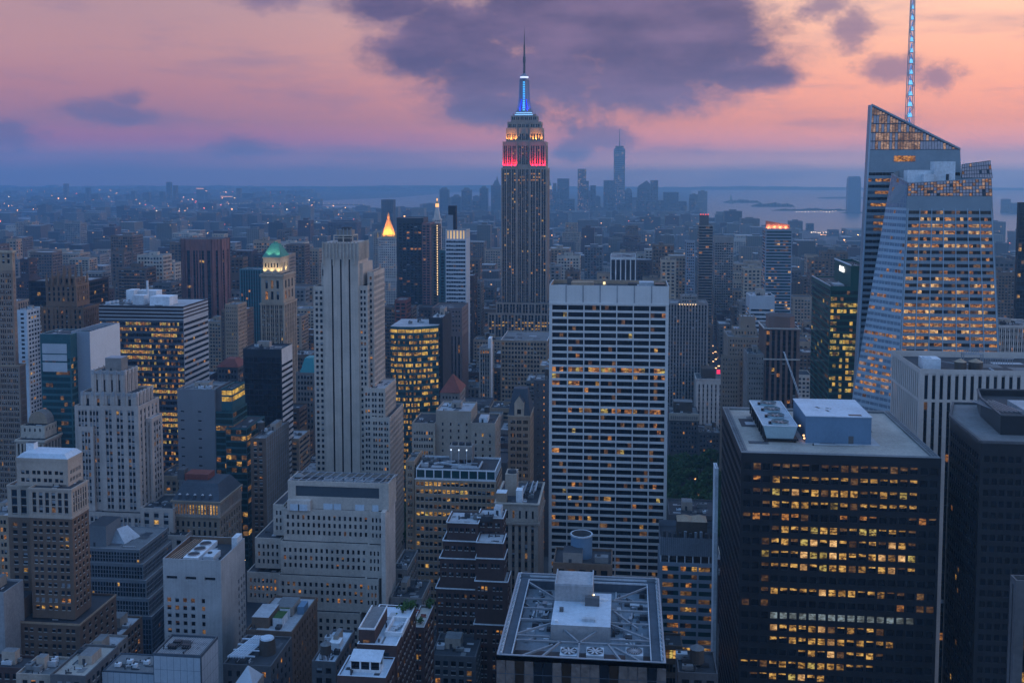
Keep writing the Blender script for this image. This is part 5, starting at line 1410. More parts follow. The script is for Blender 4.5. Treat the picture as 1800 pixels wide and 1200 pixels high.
m = b.part('penthouse', 'red brick stair house on the slate roof'); X = lambda px, dy: U(px, 845, D + dy)[0]
m.box(X(325, 14), X(366, 14), D + 14, D + 24, z1 - 1, U(340, 833, D + 14)[1], C['tile_red'], top=C['tile_red'])
m.box(X(312, 16), X(324, 16), D + 16, D + 22, z1 - 1, z1 + 5, C['dark_stone'])
b.finish()

# --- yellow lit office and the dark block behind
D = 760
f = Frame(D, 686, 767, 574, 20, ybot=745)
b = Bld('lit_office', 'curved glass office block whose floors glow yellow, the top one fully lit', 'office building', f.loc)
rows_ = {0: 1, 2: .35, 3: .7, 4: .75, 5: .6, 6: .75, 7: .55, 8: .55, 9: .5, 10: .5, 11: .4, 12: .45, 13: .65, 14: .3}
so_ = ST(mode='h', cols=11, rp=4.35, cells=[(.02, .49), (.51, .98)], wv=(.15, .72), rec=.2, mx=.2, mt=1.0, mb=1, wall=C['teal_panel'], sp=C['navy_panel'], lit=.35, dim=.3, blind=0, sky=0, dark='t', kinds='yyY', rowlit=rows_, pat=['YYYYYYYYYYYYYYYYYYYYYY'])
n_ = 6; pts = []
for k in range(n_ + 1):
    u = k / n_; pts.append((f.x0 + (f.x1 - f.x0) * u, D + 9 * (u - .0) ** 2 * 1.0 - 3 * math.sin(math.pi * u)))
for k in range(n_):
    (a, ya), (c, yc) = pts[k], pts[k + 1]; patch(b, (a, ya, 0), (c, yc, 0), (c, yc, f.z), (a, ya, f.z), ST(**{**so_, 'cols': 2}), 0)
tier(b, f.x0, f.x1, D + 9, D + 40, 0, f.z, ST(mode='h', cols=5, rp=4.35, wu=(.02, .98), wv=(.15, .72), wall=C['navy_panel'], sp=C['navy_panel'], lit=0, blind=0, sky=.2, dim=0), 'wes', rf=None)
b.mb('roof').face([(x, y, f.z - .01) for x, y in pts] + [(f.x1, D + 40, f.z - .01), (f.x0, D + 40, f.z - .01)], C['roof_light'])
clutter(b, f.x0 + 4, f.x1 - 4, D + 12, D + 36, f.z, 5, 0, ph=False)
b.finish()
simple('dark_block', 'near black core tower standing directly behind the yellow lit curved office', 775, 754, 778, 558, 40, ST(cols=0, cw=99, wall=C['navy_panel']), rf='roof_light', n=2, ybot=730)
# --- tan office block with penthouse plant
D = 520
f = Frame(D, 729, 872, 826, 26, ybot=1010)
b = Bld('tan_office', 'tan brick office block with rows of yellow windows under a glazed top floor', 'office building', f.loc)
st = ST(cols=9, rp=4.0, cells=[(.06, .42), (.54, .9)], wv=(.24, .76), rec=.35, mx=.5, mt=.6, mb=1, wall=C['tan_brick'], lit=.05, dim=.06, blind=.2, sky=.2, sash=True, kinds='yo',
        pat=['myyyyyddddddddhddddd'[:18], 'yyyyyydhmommyydyyyyy'[:18], 'dhdydoddmhdhdddhdmdd'[:18], 'sdmdmdddmdddmdddmhmd'[:18], 'yyyyyydddddddyydyyym'[:18], 'dddddddddddddddddddd'[:18]])
zt = U(800, 843, D)[1]
tier(b, f.x0, f.x1, D, D + 26, 0, zt, st, rf=None)
tier(b, f.x0 + .5, f.x1 - .5, D + 1.2, D + 26, zt, f.z, ST(mode='v', cols=9, rows=1, wu=(.06, .94), wv=(.02, .98), rec=.3, mx=.1, mt=.7, mb=.3, wall=C['white_panel'], sp=C['navy_panel'], lit=0, dim=0, blind=0, sky=.0, dark='t'), rf='roof_dark', rim=C['white_panel'])
m = b.part('terrace_rail'); m.box(f.x0, f.x1, D - .1, D + .15, zt - .3, zt + .25, C['white_panel'], bottom=True)
zr = f.z - .9; X = lambda px, dy=0, py=815: U(px, py, D + dy)[0]
m = b.part('cooling_plant', 'dark rooftop cooling plant with three small fan stacks')
m.box(X(790, 16), X(830, 16), D + 16, D + 24, zr + 2, zr + 9, C['grey_stone'])
for k in range(4): m.box(X(790 + k * 12.6, 16), X(790 + k * 12.6, 16) + .5, D + 16, D + 24, zr, zr + 2, C['steel'])
for k in range(3): m.cyl(X(800 + k * 12, 20), D + 20, zr + 9, zr + 10.4, 1.6, 1.5, C['roof_dark'], 12)
m = b.part('roof_duct', 'pale duct looping over the roof')
for p, q in (((806, 4), (842, 4)), ((842, 4), (848, 16)), ((806, 6), (838, 6)), ((770, 12), (806, 8)), ((763, 10), (800, 16))): m.beam((X(p[0], p[1]), D + p[1], zr + 1.2), (X(q[0], q[1]), D + q[1], zr + 1.2), .8, C['duct_metal'])
for k in range(3): m.cyl(X(793 + k * 13.6, 14), D + 14, zr, zr + 7.5, .12, .12, C['white_panel'], 6); m.cyl(X(793 + k * 13.6, 14), D + 14, zr + 7.5, zr + 8.1, .35, .3, GLOW('lamp_cool', (.8, .9, 1), 1.2), 8)
clutter(b, f.x0, f.x0 + 14, D + 3, D + 22, zr, 6, 0, ph=False)
b.finish()
st_ = ST(cols=2, rp=4, cells=[(.1, .38), (.52, .8)], wv=(.24, .76), rec=.3, wall=C['tan_brick'], lit=.2, dim=.05, blind=.2, kinds='o', sash=True)
simple('annex_building', 'narrow tan annex with a few orange windows, adjoining the lit tan office block', 524, 713, 728, 810, 22, st_, ybot=1020, n=1)
# blocks behind it
D = 600
C['blank_tan'] = WM('blank_tan', (0.324, 0.294, 0.258), .22, .85)
b, f = simple('blank_block', 'tall blank tan brick block with a pale roof behind the lit tan office', D, 766, 828, 722, 26, ST(cols=4, rp=4, cells=[(.55, .75)], wv=(.25, .7), rec=.3, wall=C['blank_tan'], lit=.05, dim=.06, blind=.2, mt=6, pat=['s..d'] * 4), rf='roof_light', n=2, fin=False)
X = lambda px, dy=0, py=750: U(px, py, D + dy)[0]
tier(b, X(727, 2), f.x0 - .003, D - 3, D + 24, 0, U(740, 741, D)[1], ST(cols=4, rp=4, cells=[(.08, .4), (.55, .87)], wv=(.25, .75), rec=.3, wall=C['blank_tan'], lit=.1, dim=.1, blind=.25, sash=True, kinds='oy', rowlit={7: .8, 8: .6}, mt=4), 'ne', rf='roof_dark')
tier(b, f.x1 + .003, X(872, 2), D - 2, D + 24, 0, U(850, 742, D)[1], ST(cols=3, rp=4.3, wu=(.35, .6), wv=(.25, .75), rec=.3, wall=C['blank_tan'], lit=.08, dim=.1, blind=.15, sash=True, mt=5), 'nw', rf='roof_dark')
penthouse(b, X(842, 3), X(857, 3), D + 3, D + 12, U(850, 742, D)[1] - .9, 3, C['white_panel'], C['roof_light'])
b.mb('wall').box(f.x0 - .7, f.x0 + .1, D - 3.9, D - 3.003, 0, f.z - 14, C['beige'])
b.finish(); HEROES.append((727, 874, 720, 830, D - 3)); FOOT.append((X(727), X(874), D - 4, D + 26))
# ornate roof block to the side
D = 490
f = Frame(D, 871, 946, 884, 34, ybot=1000)
b = Bld('cornice_building', 'low stone corniced building with pipes and white boxes on its roof', 'building', f.loc)
C['corn'] = WM('corn_stone', (0.276, 0.252, 0.228), .22, .85)
zt = U(900, 917, D)[1]
tier(b, f.x0, f.x1, D, D + 36, 0, zt, ST(mode='v', cols=6, rp=4.4, wu=(.25, .65), wv=(.2, .8), rec=.5, wall=C['corn'], sp=C['brown_brick'], lit=.01, dim=.03, blind=.1), rf=None, cap=(1.0, .8, C['corn']))
tier(b, f.x0, f.x1, D + .3, D + 36, zt, f.z, ST(cols=6, rows=1, wu=(.32, .62), wv=(.15, .75), rec=.4, mt=2.2, mb=.7, wall=C['warm_grey'], lit=0, dim=.15, blind=.1), rf='roof_dark', cap=(.7, .6, C['limestone']))
X = lambda px, dy=0, py=880: U(px, py, D + dy)[0]; zr = f.z - .9
m = b.part('roof_box', 'white sheet metal roof boxes'); m.box(X(872, 2), X(890, 2), D + 2, D + 8, zr, zr + 5, C['tan_brick'], top=C['white_panel']); m.box(X(907, 4), X(918, 4), D + 4, D + 9, zr, zr + 6, C['white_panel'])
m = b.part('stair_house'); m.box(X(888, 14), X(908, 14), D + 14, D + 24, zr, zr + 11, C['blank_tan']); m.cyl(X(900, 16), D + 17, zr + 11, zr + 12.4, 2.4, 2, C['roof_dark'], 12)
m = b.part('roof_pipe', 'pipes and plant in the roof well')
for k in range(9): m.beam((X(916 + k * 3, 10), D + 6 + k, zr + 1 + (k % 3)), (X(924 + k * 2.5, 26), D + 30, zr + 1 + (k % 3)), .5, b.r.choice((C['duct_metal'], C['steel'], C['roof_dark'])))
clutter(b, f.x0 + 12, f.x1, D + 8, D + 34, zr, 7, 0, ph=False)
b.finish()
# gothic gabled tower
D = 640
f = Frame(D, 893, 932, 730, 26, ybot=825)
b = Bld('gabled_tower', 'slim tan gothic tower with a steep slate hipped roof and a pointed dormer', 'tower', f.loc)
tier(b, f.x0, f.x1, D, D + 26, 0, f.z, ST(cols=3, rp=4.3, cells=[(.15, .38), (.42, .6), (.64, .85)], wv=(.2, .75), rec=.4, wall=C['tan_brick'], lit=.01, dim=.03, blind=.15, mt=2), rf=None, cap=(.8, .3, C['beige']))
m = b.part('slate_roof', 'steep blue slate hipped roof'); z1 = U(915, 683, D + 9)[1]; xm = (f.x0 + f.x1) / 2
P0 = [(f.x0, D), (f.x1, D), (f.x1, D + 26), (f.x0, D + 26)]; P1 = [(xm - 4.5, D + 9), (xm + 4.5, D + 9), (xm + 4.5, D + 17), (xm - 4.5, D + 17)]
for i in range(4):
    j = (i + 1) % 4; m.face(((*P0[i], f.z), (*P0[j], f.z), (*P1[j], z1), (*P1[i], z1)), C['slate'])
m.face([(*p, z1) for p in P1], C['slate'])
m = b.part('dormer', 'pointed stone dormer'); zz = f.z + 8
m.face(((xm - 3, D - .2, f.z), (xm + 3, D - .2, f.z), (xm + 3, D - .2, zz), (xm, D - .2, zz + 4.5), (xm - 3, D - .2, zz)), C['beige'])
m.face(((xm + 3, D - .2, zz), (xm + 3, D + 7, zz), (xm, D + 7, zz + 4.5), (xm, D - .2, zz + 4.5)), C['slate']); m.face(((xm - 3, D + 7, zz), (xm - 3, D - .2, zz), (xm, D - .2, zz + 4.5), (xm, D + 7, zz + 4.5)), C['slate'])
m.face(((xm + 3, D - .2, f.z), (xm + 3, D + 7, f.z), (xm + 3, D + 7, zz), (xm + 3, D - .2, zz)), C['beige']); m.face(((xm - 1.2, D - .26, f.z + 1), (xm + 1.2, D - .26, f.z + 1), (xm + 1.2, D - .26, f.z + 4), (xm - 1.2, D - .26, f.z + 4)), PANE['d'])
b.finish()
# stairwell lights tower beside the slab
simple('dark_tower', 'dark unlit block with two columns of small stairwell lights beside the white slab', 680, 938, 985, 668, 22, ST(cols=4, rp=4.3, cells=[(.42, .58)], wv=(.35, .62), rec=.2, wall=C['dark_stone'], lit=0, dim=0, blind=0, sky=0, mt=1, pat=['.oo.', '.o..', '.oo.', '.o..', '.oo.'] * 6), n=2, tanks=1, ybot=800)
# --- dark red brick apartment tower with white capped setbacks
D = 420
f = Frame(D, 786, 879, 918, 14)
b = Bld('brick_tower', 'dark red brick apartment tower with white capped terraces and pale roofs', 'apartment tower', f.loc)
X = lambda px, dy=0, py=950: U(px, py, D + dy)[0]
sr_ = ST(cols=5, rp=3.75, cells=[(.12, .4), (.46, .74)], wv=(.28, .72), rec=.3, mx=.5, mt=1.5, wall=C['red_brick'], lit=.015, dim=.03, blind=.26, sky=.24, sash=True)
wcap = (.45, .35, C['white_panel'])
zs = [f.z, U(800, 948, D)[1], U(800, 978, D)[1], U(800, 1030, D)[1], 0]
for i, (l, dy) in enumerate(((786, 0), (779, -.6), (773, -1.2), (766, -1.8))):
    tier(b, X(l, dy), X(840, dy), D + dy, D + 14, zs[i + 1], zs[i], sr_, 'ne', rf='roof_light' if i == 0 else 'roof_dark', cap=wcap, par=.5)
tier(b, X(840, 4), X(884, 4), D + 4, D + 15, 0, zs[0] + 1.2, ST(**{**sr_, 'cols': 3}), 'nw', rf='roof_light', cap=wcap, par=.5)
zw = [U(860, 952, D - 7)[1], U(860, 980, D - 7.4)[1], U(860, 1020, D - 7.8)[1], U(860, 1096, D - 8.2)[1], 0]
for i in range(4):
    dy = -7 - i * .4; l = (838, 836.5, 835, 833)[i]; r_ = (884, 886, 892, 893)[i] if i < 3 else 893
    tier(b, X(l, dy), X(r_, dy), D + dy, D + 4 - .003, zw[i + 1], zw[i], ST(**{**sr_, 'cols': 2, 'cells': [(.1, .26), (.34, .5), (.58, .74)]}), 'nwe', rf='roof_light', cap=wcap, par=.5)
clutter(b, X(790), X(878), D + 2, D + 13, zs[0] - .5, 7, 0, ph=False); penthouse(b, X(868, 8), X(881, 8), D + 8, D + 14, zs[0] + .7, 3.0, C['white_panel'], C['roof_light'])
b.finish(); HEROES.append((766, 915, 903, 1200, D - 8)); FOOT.append((X(766), X(915), D - 9, D + 25))
# --- greenish office with the mesh plant screen
D = 470
f = Frame(D, 1161, 1262, 945, 24)
b = Bld('office_block', 'greenish grey office block with a meshed grey plant screen around its roof', 'office building', f.loc)
zs = U(1210, 977, D)[1]
C['mesh_screen'] = WM('mesh_screen', (.15, .17, .20), .2, .7)
tier(b, f.x0, f.x1, D, D + 24, 0, zs - 3.2, ST(mode='h', cols=3, rp=3.85, cells=[(.03, .34), (.35, .66), (.67, .95)], wv=(.12, .68), rec=.25, mx=.6, mt=.6, wall=C['slab_grey'], sp=C['navy_panel'], lit=.06, dim=.25, blind=0, sky=.1, kinds='oy', dark='t', rowlit={0: .3, 10: .8}, fin=(.9, .4)), rf='roof_dark')
plain(b, f.x0, f.x1, D, D + 24, zs, f.z, C['mesh_screen'], 'nwes', 'plant_screen')
m = b.mb('plant_screen'); m.face(((f.x0, D, zs), (f.x0, D + 24, zs), (f.x1, D + 24, zs), (f.x1, D, zs)), C['roof_dark']); m.face(((f.x0, D, f.z - 3), (f.x1, D, f.z - 3), (f.x1, D + 24, f.z - 3), (f.x0, D + 24, f.z - 3)), C['roof_dark'])
for k in range(8): xx = f.x0 + .3 + (f.x1 - f.x0 - .6) * k / 7; m.box(xx - .2, xx + .2, D, D + .4, zs - 3.2, zs, C['white_panel'])
for k in range(30): xx = f.x0 + (f.x1 - f.x0) * k / 29; m.box(xx - .08, xx + .08, D - .15, D - .003, zs, f.z, C['mid_grey'])
m = b.part('roof_plant')
m.box(f.x0 + 8, f.x0 + 22, D + 9, D + 18, f.z - 3, f.z + 4.5, C['tank_wood'])
for k in (0, 1): m.prism([(f.x0 + 8 + 7 * k, D + 9), (f.x0 + 15 + 7 * k, D + 9), (f.x0 + 15 + 7 * k, D + 18), (f.x0 + 8 + 7 * k, D + 18)], f.z + 4.5, f.z + 6.4, C['tan_brick'], k=.1)
for k in range(10): m.cyl(f.x0 + 2 + k * 2.4, D + 4, f.z - 3, f.z + b.r.uniform(.3, 1.8), .7, .7, b.r.choice((C['steel'], C['roof_dark'])), 8)
b.finish()
simple('loft_building', 'dark loft with white roof ducts just below the park trees', 520, 1176, 1262, 905, 26, ST(cw=4, rp=4, wall=C['dark_stone'], lit=.05), rf='roof_dark', n=7, ybot=920)
# tank at the very bottom beside the fan roof
f = Frame(330, 1192, 1262, 1182, 16)
b = Bld('low_building', 'low dark roof with one round wooden tank at the foot of the greenish office', 'building', f.loc)
tier(b, f.x0, f.x1, 330, 346, 0, f.z, ST(cw=4, rp=4, wall=C['dark_stone'], lit=.1, kinds='o'), rf='roof_dark')
tank(b, U(1225, 1180, 336)[0], 337, f.z - .9, 2.4, 4.6, 1.4)
clutter(b, f.x0, f.x1, 330, 344, f.z - .9, 6, 0, ph=False, mat=C['roof_light'])
b.finish()
f = Frame(420, 1166, 1200, 1134, 12)
b = Bld('annex_building', 'small unlit annex with a strip of yellow windows below the greenish office', 'building', f.loc)
tier(b, f.x0, f.x1, 420, 432, 0, f.z, ST(cols=4, rp=6, wu=(.05, .95), wv=(.2, .8), wall=C['brown_brick'], lit=0, dim=.1, pat=['yyyo'], mt=.8), rf='roof_dark')
b.finish()
# piece of grey pier building at the lower border
f = Frame(235, 1786, 1900, 1022, 3.5)
b = Bld('pier_building', 'grey stone building corner with ribbed piers at the very border of the view', 'building', f.loc)
tier(b, f.x0, f.x1, 235, 238.5, 0, f.z, ST(mode='v', cw=2.2, rp=3.8, wu=(.3, .7), wv=(.2, .8), rec=.5, wall=C['dark_stone'], sp=C['black_metal'], lit=.05), ste=ST(mode='v', cw=1.7, rp=3.8, wu=(.3, .7), wv=(.2, .8), rec=.3, wall=C['dark_stone'], sp=C['black_metal'], lit=.05), rf='roof_dark')
b.finish()
# low roofs in the bottom corner
def low(label, D, xl, xr, yt, depth, mat, rf='roof_dark', n=5, tanks=0, **k):
    return simple('low_building', label, D, xl, xr, yt, depth, ST(cw=3.2, rp=3.6, wall=mat, lit=.08, dim=.05, kinds='o', sash=True, **k), n=n, tanks=tanks, rf=rf)
low('small brick building with a dark roof and a white bulkhead in the bottom corner', 350, -30, 40, 1172, 10, C['red_brick'], n=4)
low('flat pale roof crowded with white vent boxes, below the brown stepped tower', 340, 28, 88, 1184, 14, C['warm_grey'], 'roof_grey', n=7)
low('green edged terrace roof building between the vent roof and the low pale wing', 335, 88, 150, 1186, 24, C['dark_stone'], 'roof_gravel', n=3)
low('grey metal roof block beside the foot of the brown stepped tower', 372, 128, 178, 1158, 22, C['grey_stone'], 'roof_light', n=4)
low('long orange walled brick building below the blue stepped office', 430, 160, 214, 1114, 20, C['brown_brick'], 'roof_light', n=3)
simple('wall_building', 'smooth pale blank walled building at the left border beside the brown stepped tower', 385, -40, 6, 1040, 14, ST(cols=0, cw=99, wall=C['mid_grey']), rf='roof_dark', n=1)
simple('lit_loft', 'tan loft building with orange windows behind the brown stepped tower', 470, -30, 14, 905, 24, ST(cw=4, rp=3.8, cells=[(.1, .4), (.5, .85)], wall=C['tan_brick'], lit=.3, kinds='o', dim=.1), n=2)
# old roofs in the bottom middle
D = 350
f = Frame(D, 392, 476, 1168, 22)
b = Bld('brick_building', 'old ornate dark building with a round water tank and a cage of pale roof frames', 'building', f.loc)
tier(b, f.x0, f.x1, D, D + 24, 0, f.z, ST(cols=5, rp=4, wu=(.25, .7), wall=C['dark_stone'], lit=.2, kinds='o'), rf='roof_dark')
m = b.part('roof_frame', 'pale steel frames over the dark roof')
for k in range(7): m.beam((f.x0 + 1 + k * 1.0, D + 2, f.z + 1.6), (f.x0 + 5 + k * .9, D + 20, f.z + 1.6), .5, C['pale_blue_roof'])
for k in range(4): m.beam((f.x0 + 1, D + 3 + k * 4.5, f.z + 1.8), (f.x0 + 11, D + 3 + k * 4.5, f.z + 1.8), .45, C['pale_blue_roof'])
b.finish()
X, Y = f.x0 + 12.5, D + 12
e = thing('water_tank', 'fat round dark tank with a flat pale lid on the ornate dark roof', 'water tank', (X, Y, f.z - .9))
m = MB(); m.cyl(X, Y, f.z - .9, f.z + 4.6, 3.2, 2.8, C['tank_wood'], 20); m.build('barrel', e)
m = MB(); m.cyl(X, Y, f.z + 4.6, f.z + 5.1, 2.6, 2.3, C['pale_blue_roof'], 20); m.build('lid', e)
f = Frame(300, 408, 446, 1196, 9)
b = Bld('spire_house', 'pale pyramid spire rising from the bottom border beside the ornate dark roof', 'spire', f.loc)
xm = (f.x0 + f.x1) / 2; zt = U(427, 1171, 304)[1]
b.mb('wall').box(f.x0, f.x1, 300, 309, 0, f.z - 2, C['grey_stone'])
b.mb('spire').prism([(f.x0 + .3, 300.3), (f.x1 - .3, 300.3), (f.x1 - .3, 308.7), (f.x0 + .3, 308.7)], f.z - 2, zt, C['metal_panel'], k=.08)
b.finish()
b, f = simple('brick_building', 'long brown brick loft with planted trays and a blue cabin on its roof', 385, 432, 513, 1108, 34, ST(cw=3.4, rp=3.7, wu=(.25, .65), wall=C['brown_brick'], lit=.015, dim=.03), n=2, fin=False, rf='roof_light')
m = b.part('stair_house', 'brown stair house'); m.box(f.x0 + 1, f.x0 + 8, 389, 402, f.z - .9, f.z + 3.5, C['brown_brick'], top=C['roof_light'])
m = b.part('planter_frame', 'white framed roof trays planted green')
for k in range(2): m.box(f.x0 + 9, f.x0 + 13, 391 + k * 9, 398 + k * 9, f.z - .9, f.z + 2.6, C['white_panel'], top=C['leaf_b'])
m = b.part('roof_cabin', 'blue metal roof cabin'); m.box(f.x1 - 3.6, f.x1 - .8, 403, 409, f.z - .9, f.z + 2.4, C['blue_grey'])
b.finish()
b, f = simple('low_building', 'dark roof with a conical water tank and white sheds beside the brick apartments', 345, 548, 590, 1162, 26, ST(cw=3.4, rp=3.7, wall=C['dark_stone'], lit=.03), n=3, fin=False, rf='pale_blue_roof')
tank(b, f.x0 + 4, 349, f.z - .9, 2.0, 3.2, 2.2); m = b.part('shed'); m.box(f.x0 + 3, f.x0 + 7, 356, 361, f.z - .9, f.z + 1.6, C['white_panel']); b.finish()
low('low stone building with an arcade of round arches below the red brick tower', 395, 758, 836, 1152, 20, C['dark_stone'], n=6)
low('dark flat roof with blue stair cabin between the terrace brick house and the red tower', 420, 757, 800, 1118, 18, C['dark_stone'], n=6)
low('green grey plant roof with cabins behind the brick apartments', 452, 686, 742, 1050, 22, C['grey_stone'], 'roof_dark', n=6)
low('low grey flat roof beside the foot of the wide stepped stone block', 470, 690, 716, 1000, 26, C['grey_stone'], n=3)
# --- brown striped office and white lit tower
D = 950
f = Frame(D, 759, 812, 541, 40, ybot=660)
b = Bld('striped_office', 'brown stone office tower with pale vertical stripes before the white lit tower', 'office tower', f.loc, nwin=60)
C['pur_stone'] = WM('pur_stone', (.15, .12, .12), .12, .8)
zc = U(785, 588, D)[1]
tier(b, f.x0, f.x1, D, D + 40, zc, f.z, ST(cols=9, rows=5, wu=(.3, .7), wv=(.3, .7), wall=C['pur_stone'], lit=.01), rf='roof_dark')
tier(b, f.x0, f.x1, D, D + 40, 0, zc, ST(mode='v', cols=8, rp=4, wu=(.22, .62), wv=(.05, .9), rec=.6, wall=C['pur_stone'], sp=C['black_metal'], lit=.01, blind=.02, rowlit={8: .2, 16: .2, 26: .3}, kinds='o'), rf=None)
b.finish()
D = 1150
f = Frame(D, 783, 819, 404, 30, ybot=540)
b = Bld('white_tower', 'slim pale tower with a glowing cream crown and a dark flue box on top', 'skyscraper', f.loc, nwin=60)
C['white_glaze'] = WM('white_glaze', (.50, .52, .55), .08, .6)
zt = U(800, 420, D)[1]
tier(b, f.x0, f.x1, D, D + 30, 0, zt, ST(mode='h', cols=8, rp=4.6, wu=(.06, .94), wv=(.2, .72), rec=.3, mx=.6, mt=.8, wall=C['white_glaze'], sp=C['slab_grey'], lit=.02, dim=.04, blind=.25, sky=.5, kinds='o'), stw=ST(cols=0, cw=99, wall=C['white_glaze']), rf='roof_dark')
tier(b, f.x0, f.x1, D, D + 30, zt, f.z, ST(mode='v', cols=6, rows=1, wu=(.2, .8), wv=(0, 1), rec=2.0, mx=.5, mt=.6, mb=.1, wall=C['white_glaze'], sp=C['beige'], lit=0, dim=0, blind=0, sky=0, dark='L'), rf='roof_dark')
PANE['L'] = GLOW('crown_light', (1, .62, .26), .62)
m = b.part('flue_box', 'dark flue box above the glowing crown'); X = lambda px, dy=0, py=390: U(px, py, D + dy)[0]
m.box(X(788, 12), X(801, 12), D + 12, D + 22, f.z - 1, U(795, 362, D + 12)[1], C['navy_panel']); m.box(X(786, 10), X(796, 10), D + 10, D + 11.99, f.z - 1, U(790, 378, D + 10)[1], C['slab_grey'])
b.finish()
# --- purple brown octagonal tower
D = 1250
X = lambda px, dy=0, py=430: U(px, py, D + dy)[0]
zt = U(348, 421, D)[1]; x0, x1 = X(313), X(384); yb = D + 46; c_ = 9
b = Bld('octagon_tower', 'reddish brown faceted office tower with dark glass strips, few lights', 'office tower', ((x0 + x1) / 2, D, 0), nwin=50)
poly = [(x0 + c_, D), (x1 - c_, D), (x1, D + c_), (x1, yb - c_), (x1 - c_, yb), (x0 + c_, yb), (x0, yb - c_), (x0, D + c_)]
zc = U(348, 440, D)[1]
for i in range(8):
    p, q = poly[i], poly[(i + 1) % 8]
    k = {0: 4, 1: 1, 7: 1}.get(i, 2)
    patch(b, (*p, 0), (*q, 0), (*q, zc), (*p, zc), ST(mode='v', cols=k, rp=4, wu=(.14, .86) if i == 0 else (.25, .75), wv=(.1, .9), rec=.8, mx=.8, mt=.3, wall=C['purple_brown'], sp=C['black_metal'], lit=.012, dim=.03, blind=0, sky=.04, rowlit={11: .35, 22: .15}), 0 if i == 0 else i)
    b.mb('wall').face(((*p, zc), (*q, zc), (*q, zt), (*p, zt)), C['purple_brown'])
    n_ = 5 if i == 0 else 3
    for j in range(n_ + 1): u = j / n_; m = b.mb('rib'); m.cyl(p[0] + (q[0] - p[0]) * u, p[1] + (q[1] - p[1]) * u, 0, zt + .5, .7, .7, C['purple_brown'], 6)
b.mb('roof').face([(x, y, zt - .01) for x, y in poly], C['roof_dark']); b.finish()
HEROES.append((313, 388, 421, 565, D)); FOOT.append((x0, x1, D, yb))
# ------------------------------------------------------------------ landmark towers
def lamp(name, loc, power, col, r=.6):
    l = bpy.data.lights.new(name, 'POINT'); l.energy = power; l.color = col; l.shadow_soft_size = r
    o = bpy.data.objects.new(name, l); COL.objects.link(o); o.location = loc
    return o
def spot(name, loc, target, power, col, ang=70, r=.5):
    l = bpy.data.lights.new(name, 'SPOT'); l.energy = power; l.color = col; l.spot_size = rad(ang); l.spot_blend = .8; l.shadow_soft_size = r
    o = bpy.data.objects.new(name, l); COL.objects.link(o); o.location = loc
    o.rotation_euler = (Vector(target) - Vector(loc)).to_track_quat('-Z', 'Y').to_euler(); return o

# --- art deco giant with the red lit shoulders
D = 1240
X = lambda px, dy=0, py=300: U(px, py, D + dy)[0]
ZZ = lambda py, dy=0: U(921, py, D + dy)[1]
C['esb'] = WM('esb_stone', (.29, .245, .215), .16, .8, streak=.5); C['esb_dark'] = WM('esb_spandrel', (.035, .033, .04), .1, .6)
b = Bld('skyscraper', 'tall stepped stone skyscraper lit red at its shoulders, with a blue mast and needle', 'skyscraper', (X(921), D, 0))
def esbst(cols, **k): return ST(**{**dict(mode='v', cols=cols, rp=3.75, cells=[(.10, .40), (.52, .82)], wv=(.3, .8), rec=.7, mx=.9, mt=2.0, mb=.5, wall=C['esb'], sp=C['esb_dark'], lit=.028, dim=.05, blind=0, sky=.05, kinds='oy'), **k})
zs = ZZ(295); zb = ZZ(532)
lr = {1: .3, 2: .45, 3: .35, 6: .1, 10: .08, 14: .1, 19: .12, 26: .06, 33: .14, 40: .1, 49: .14, 56: .08}
x0, x1, xc0, xc1 = X(881), X(961.5), X(909), X(931)
def shaft(z0, z1, l, r, dy, cf, cc, depth, rl=None, **k):
    l0, r0 = X(l, dy), X(r, dy); m0, m1 = X(909, dy), X(931, dy); y = D + dy
    kk = dict(rowlit=rl) if rl else {}
    patch(b, (l0, y, z0), (m0, y, z0), (m0, y, z1), (l0, y, z1), esbst(cf, **kk, **k), 0)
    patch(b, (m1, y, z0), (r0, y, z0), (r0, y, z1), (m1, y, z1), esbst(cf, **kk, **k), 0)
    patch(b, (m0, y + 1.4, z0), (m1, y + 1.4, z0), (m1, y + 1.4, z1), (m0, y + 1.4, z1), esbst(cc, **kk, **k), 0)
    mw = b.mb('wall')
    mw.face(((m0, y, z0), (m0, y + 1.4, z0), (m0, y + 1.4, z1), (m0, y, z1)), C['esb']); mw.face(((m1, y + 1.4, z0), (m1, y, z0), (m1, y, z1), (m1, y + 1.4, z1)), C['esb'])
    patch(b, (r0, y, z0), (r0, y + depth, z0), (r0, y + depth, z1), (r0, y, z1), esbst(cf, **k), 1)
    patch(b, (l0, y + depth, z0), (l0, y, z0), (l0, y, z1), (l0, y + depth, z1), esbst(cf, **k), 2)
    plain(b, l0, r0, y, y + depth, z0, z1, C['esb'], 's')
    b.mb('roof').face(((l0, y, z1 - .02), (m0, y, z1 - .02), (m0, y + 1.4, z1 - .02), (m1, y + 1.4, z1 - .02), (m1, y, z1 - .02), (r0, y, z1 - .02), (r0, y + depth, z1 - .02), (l0, y + depth, z1 - .02)), C['roof_dark'])
shaft(zb, zs, 881, 962, 0, 3, 3, 40, lr)
shaft(zs, ZZ(249, 3), 883.5, 959.5, 3, 3, 3, 34, {11: .8}, mt=5)
shaft(ZZ(249, 3), ZZ(225, 6), 889.5, 953.5, 6, 2, 3, 27, mt=7)
shaft(ZZ(225, 6), ZZ(214, 8), 892, 951, 8, 2, 3, 22, mt=3)
tier(b, X(898, 11), X(945, 11), D + 11, D + 26, ZZ(214, 8), ZZ(204, 11), esbst(6, mt=1), rf='roof_dark')
tier(b, X(902, 12), X(941, 12), D + 12, D + 25, ZZ(204, 11), ZZ(201, 12), esbst(0, cw=99), rf='roof_dark')
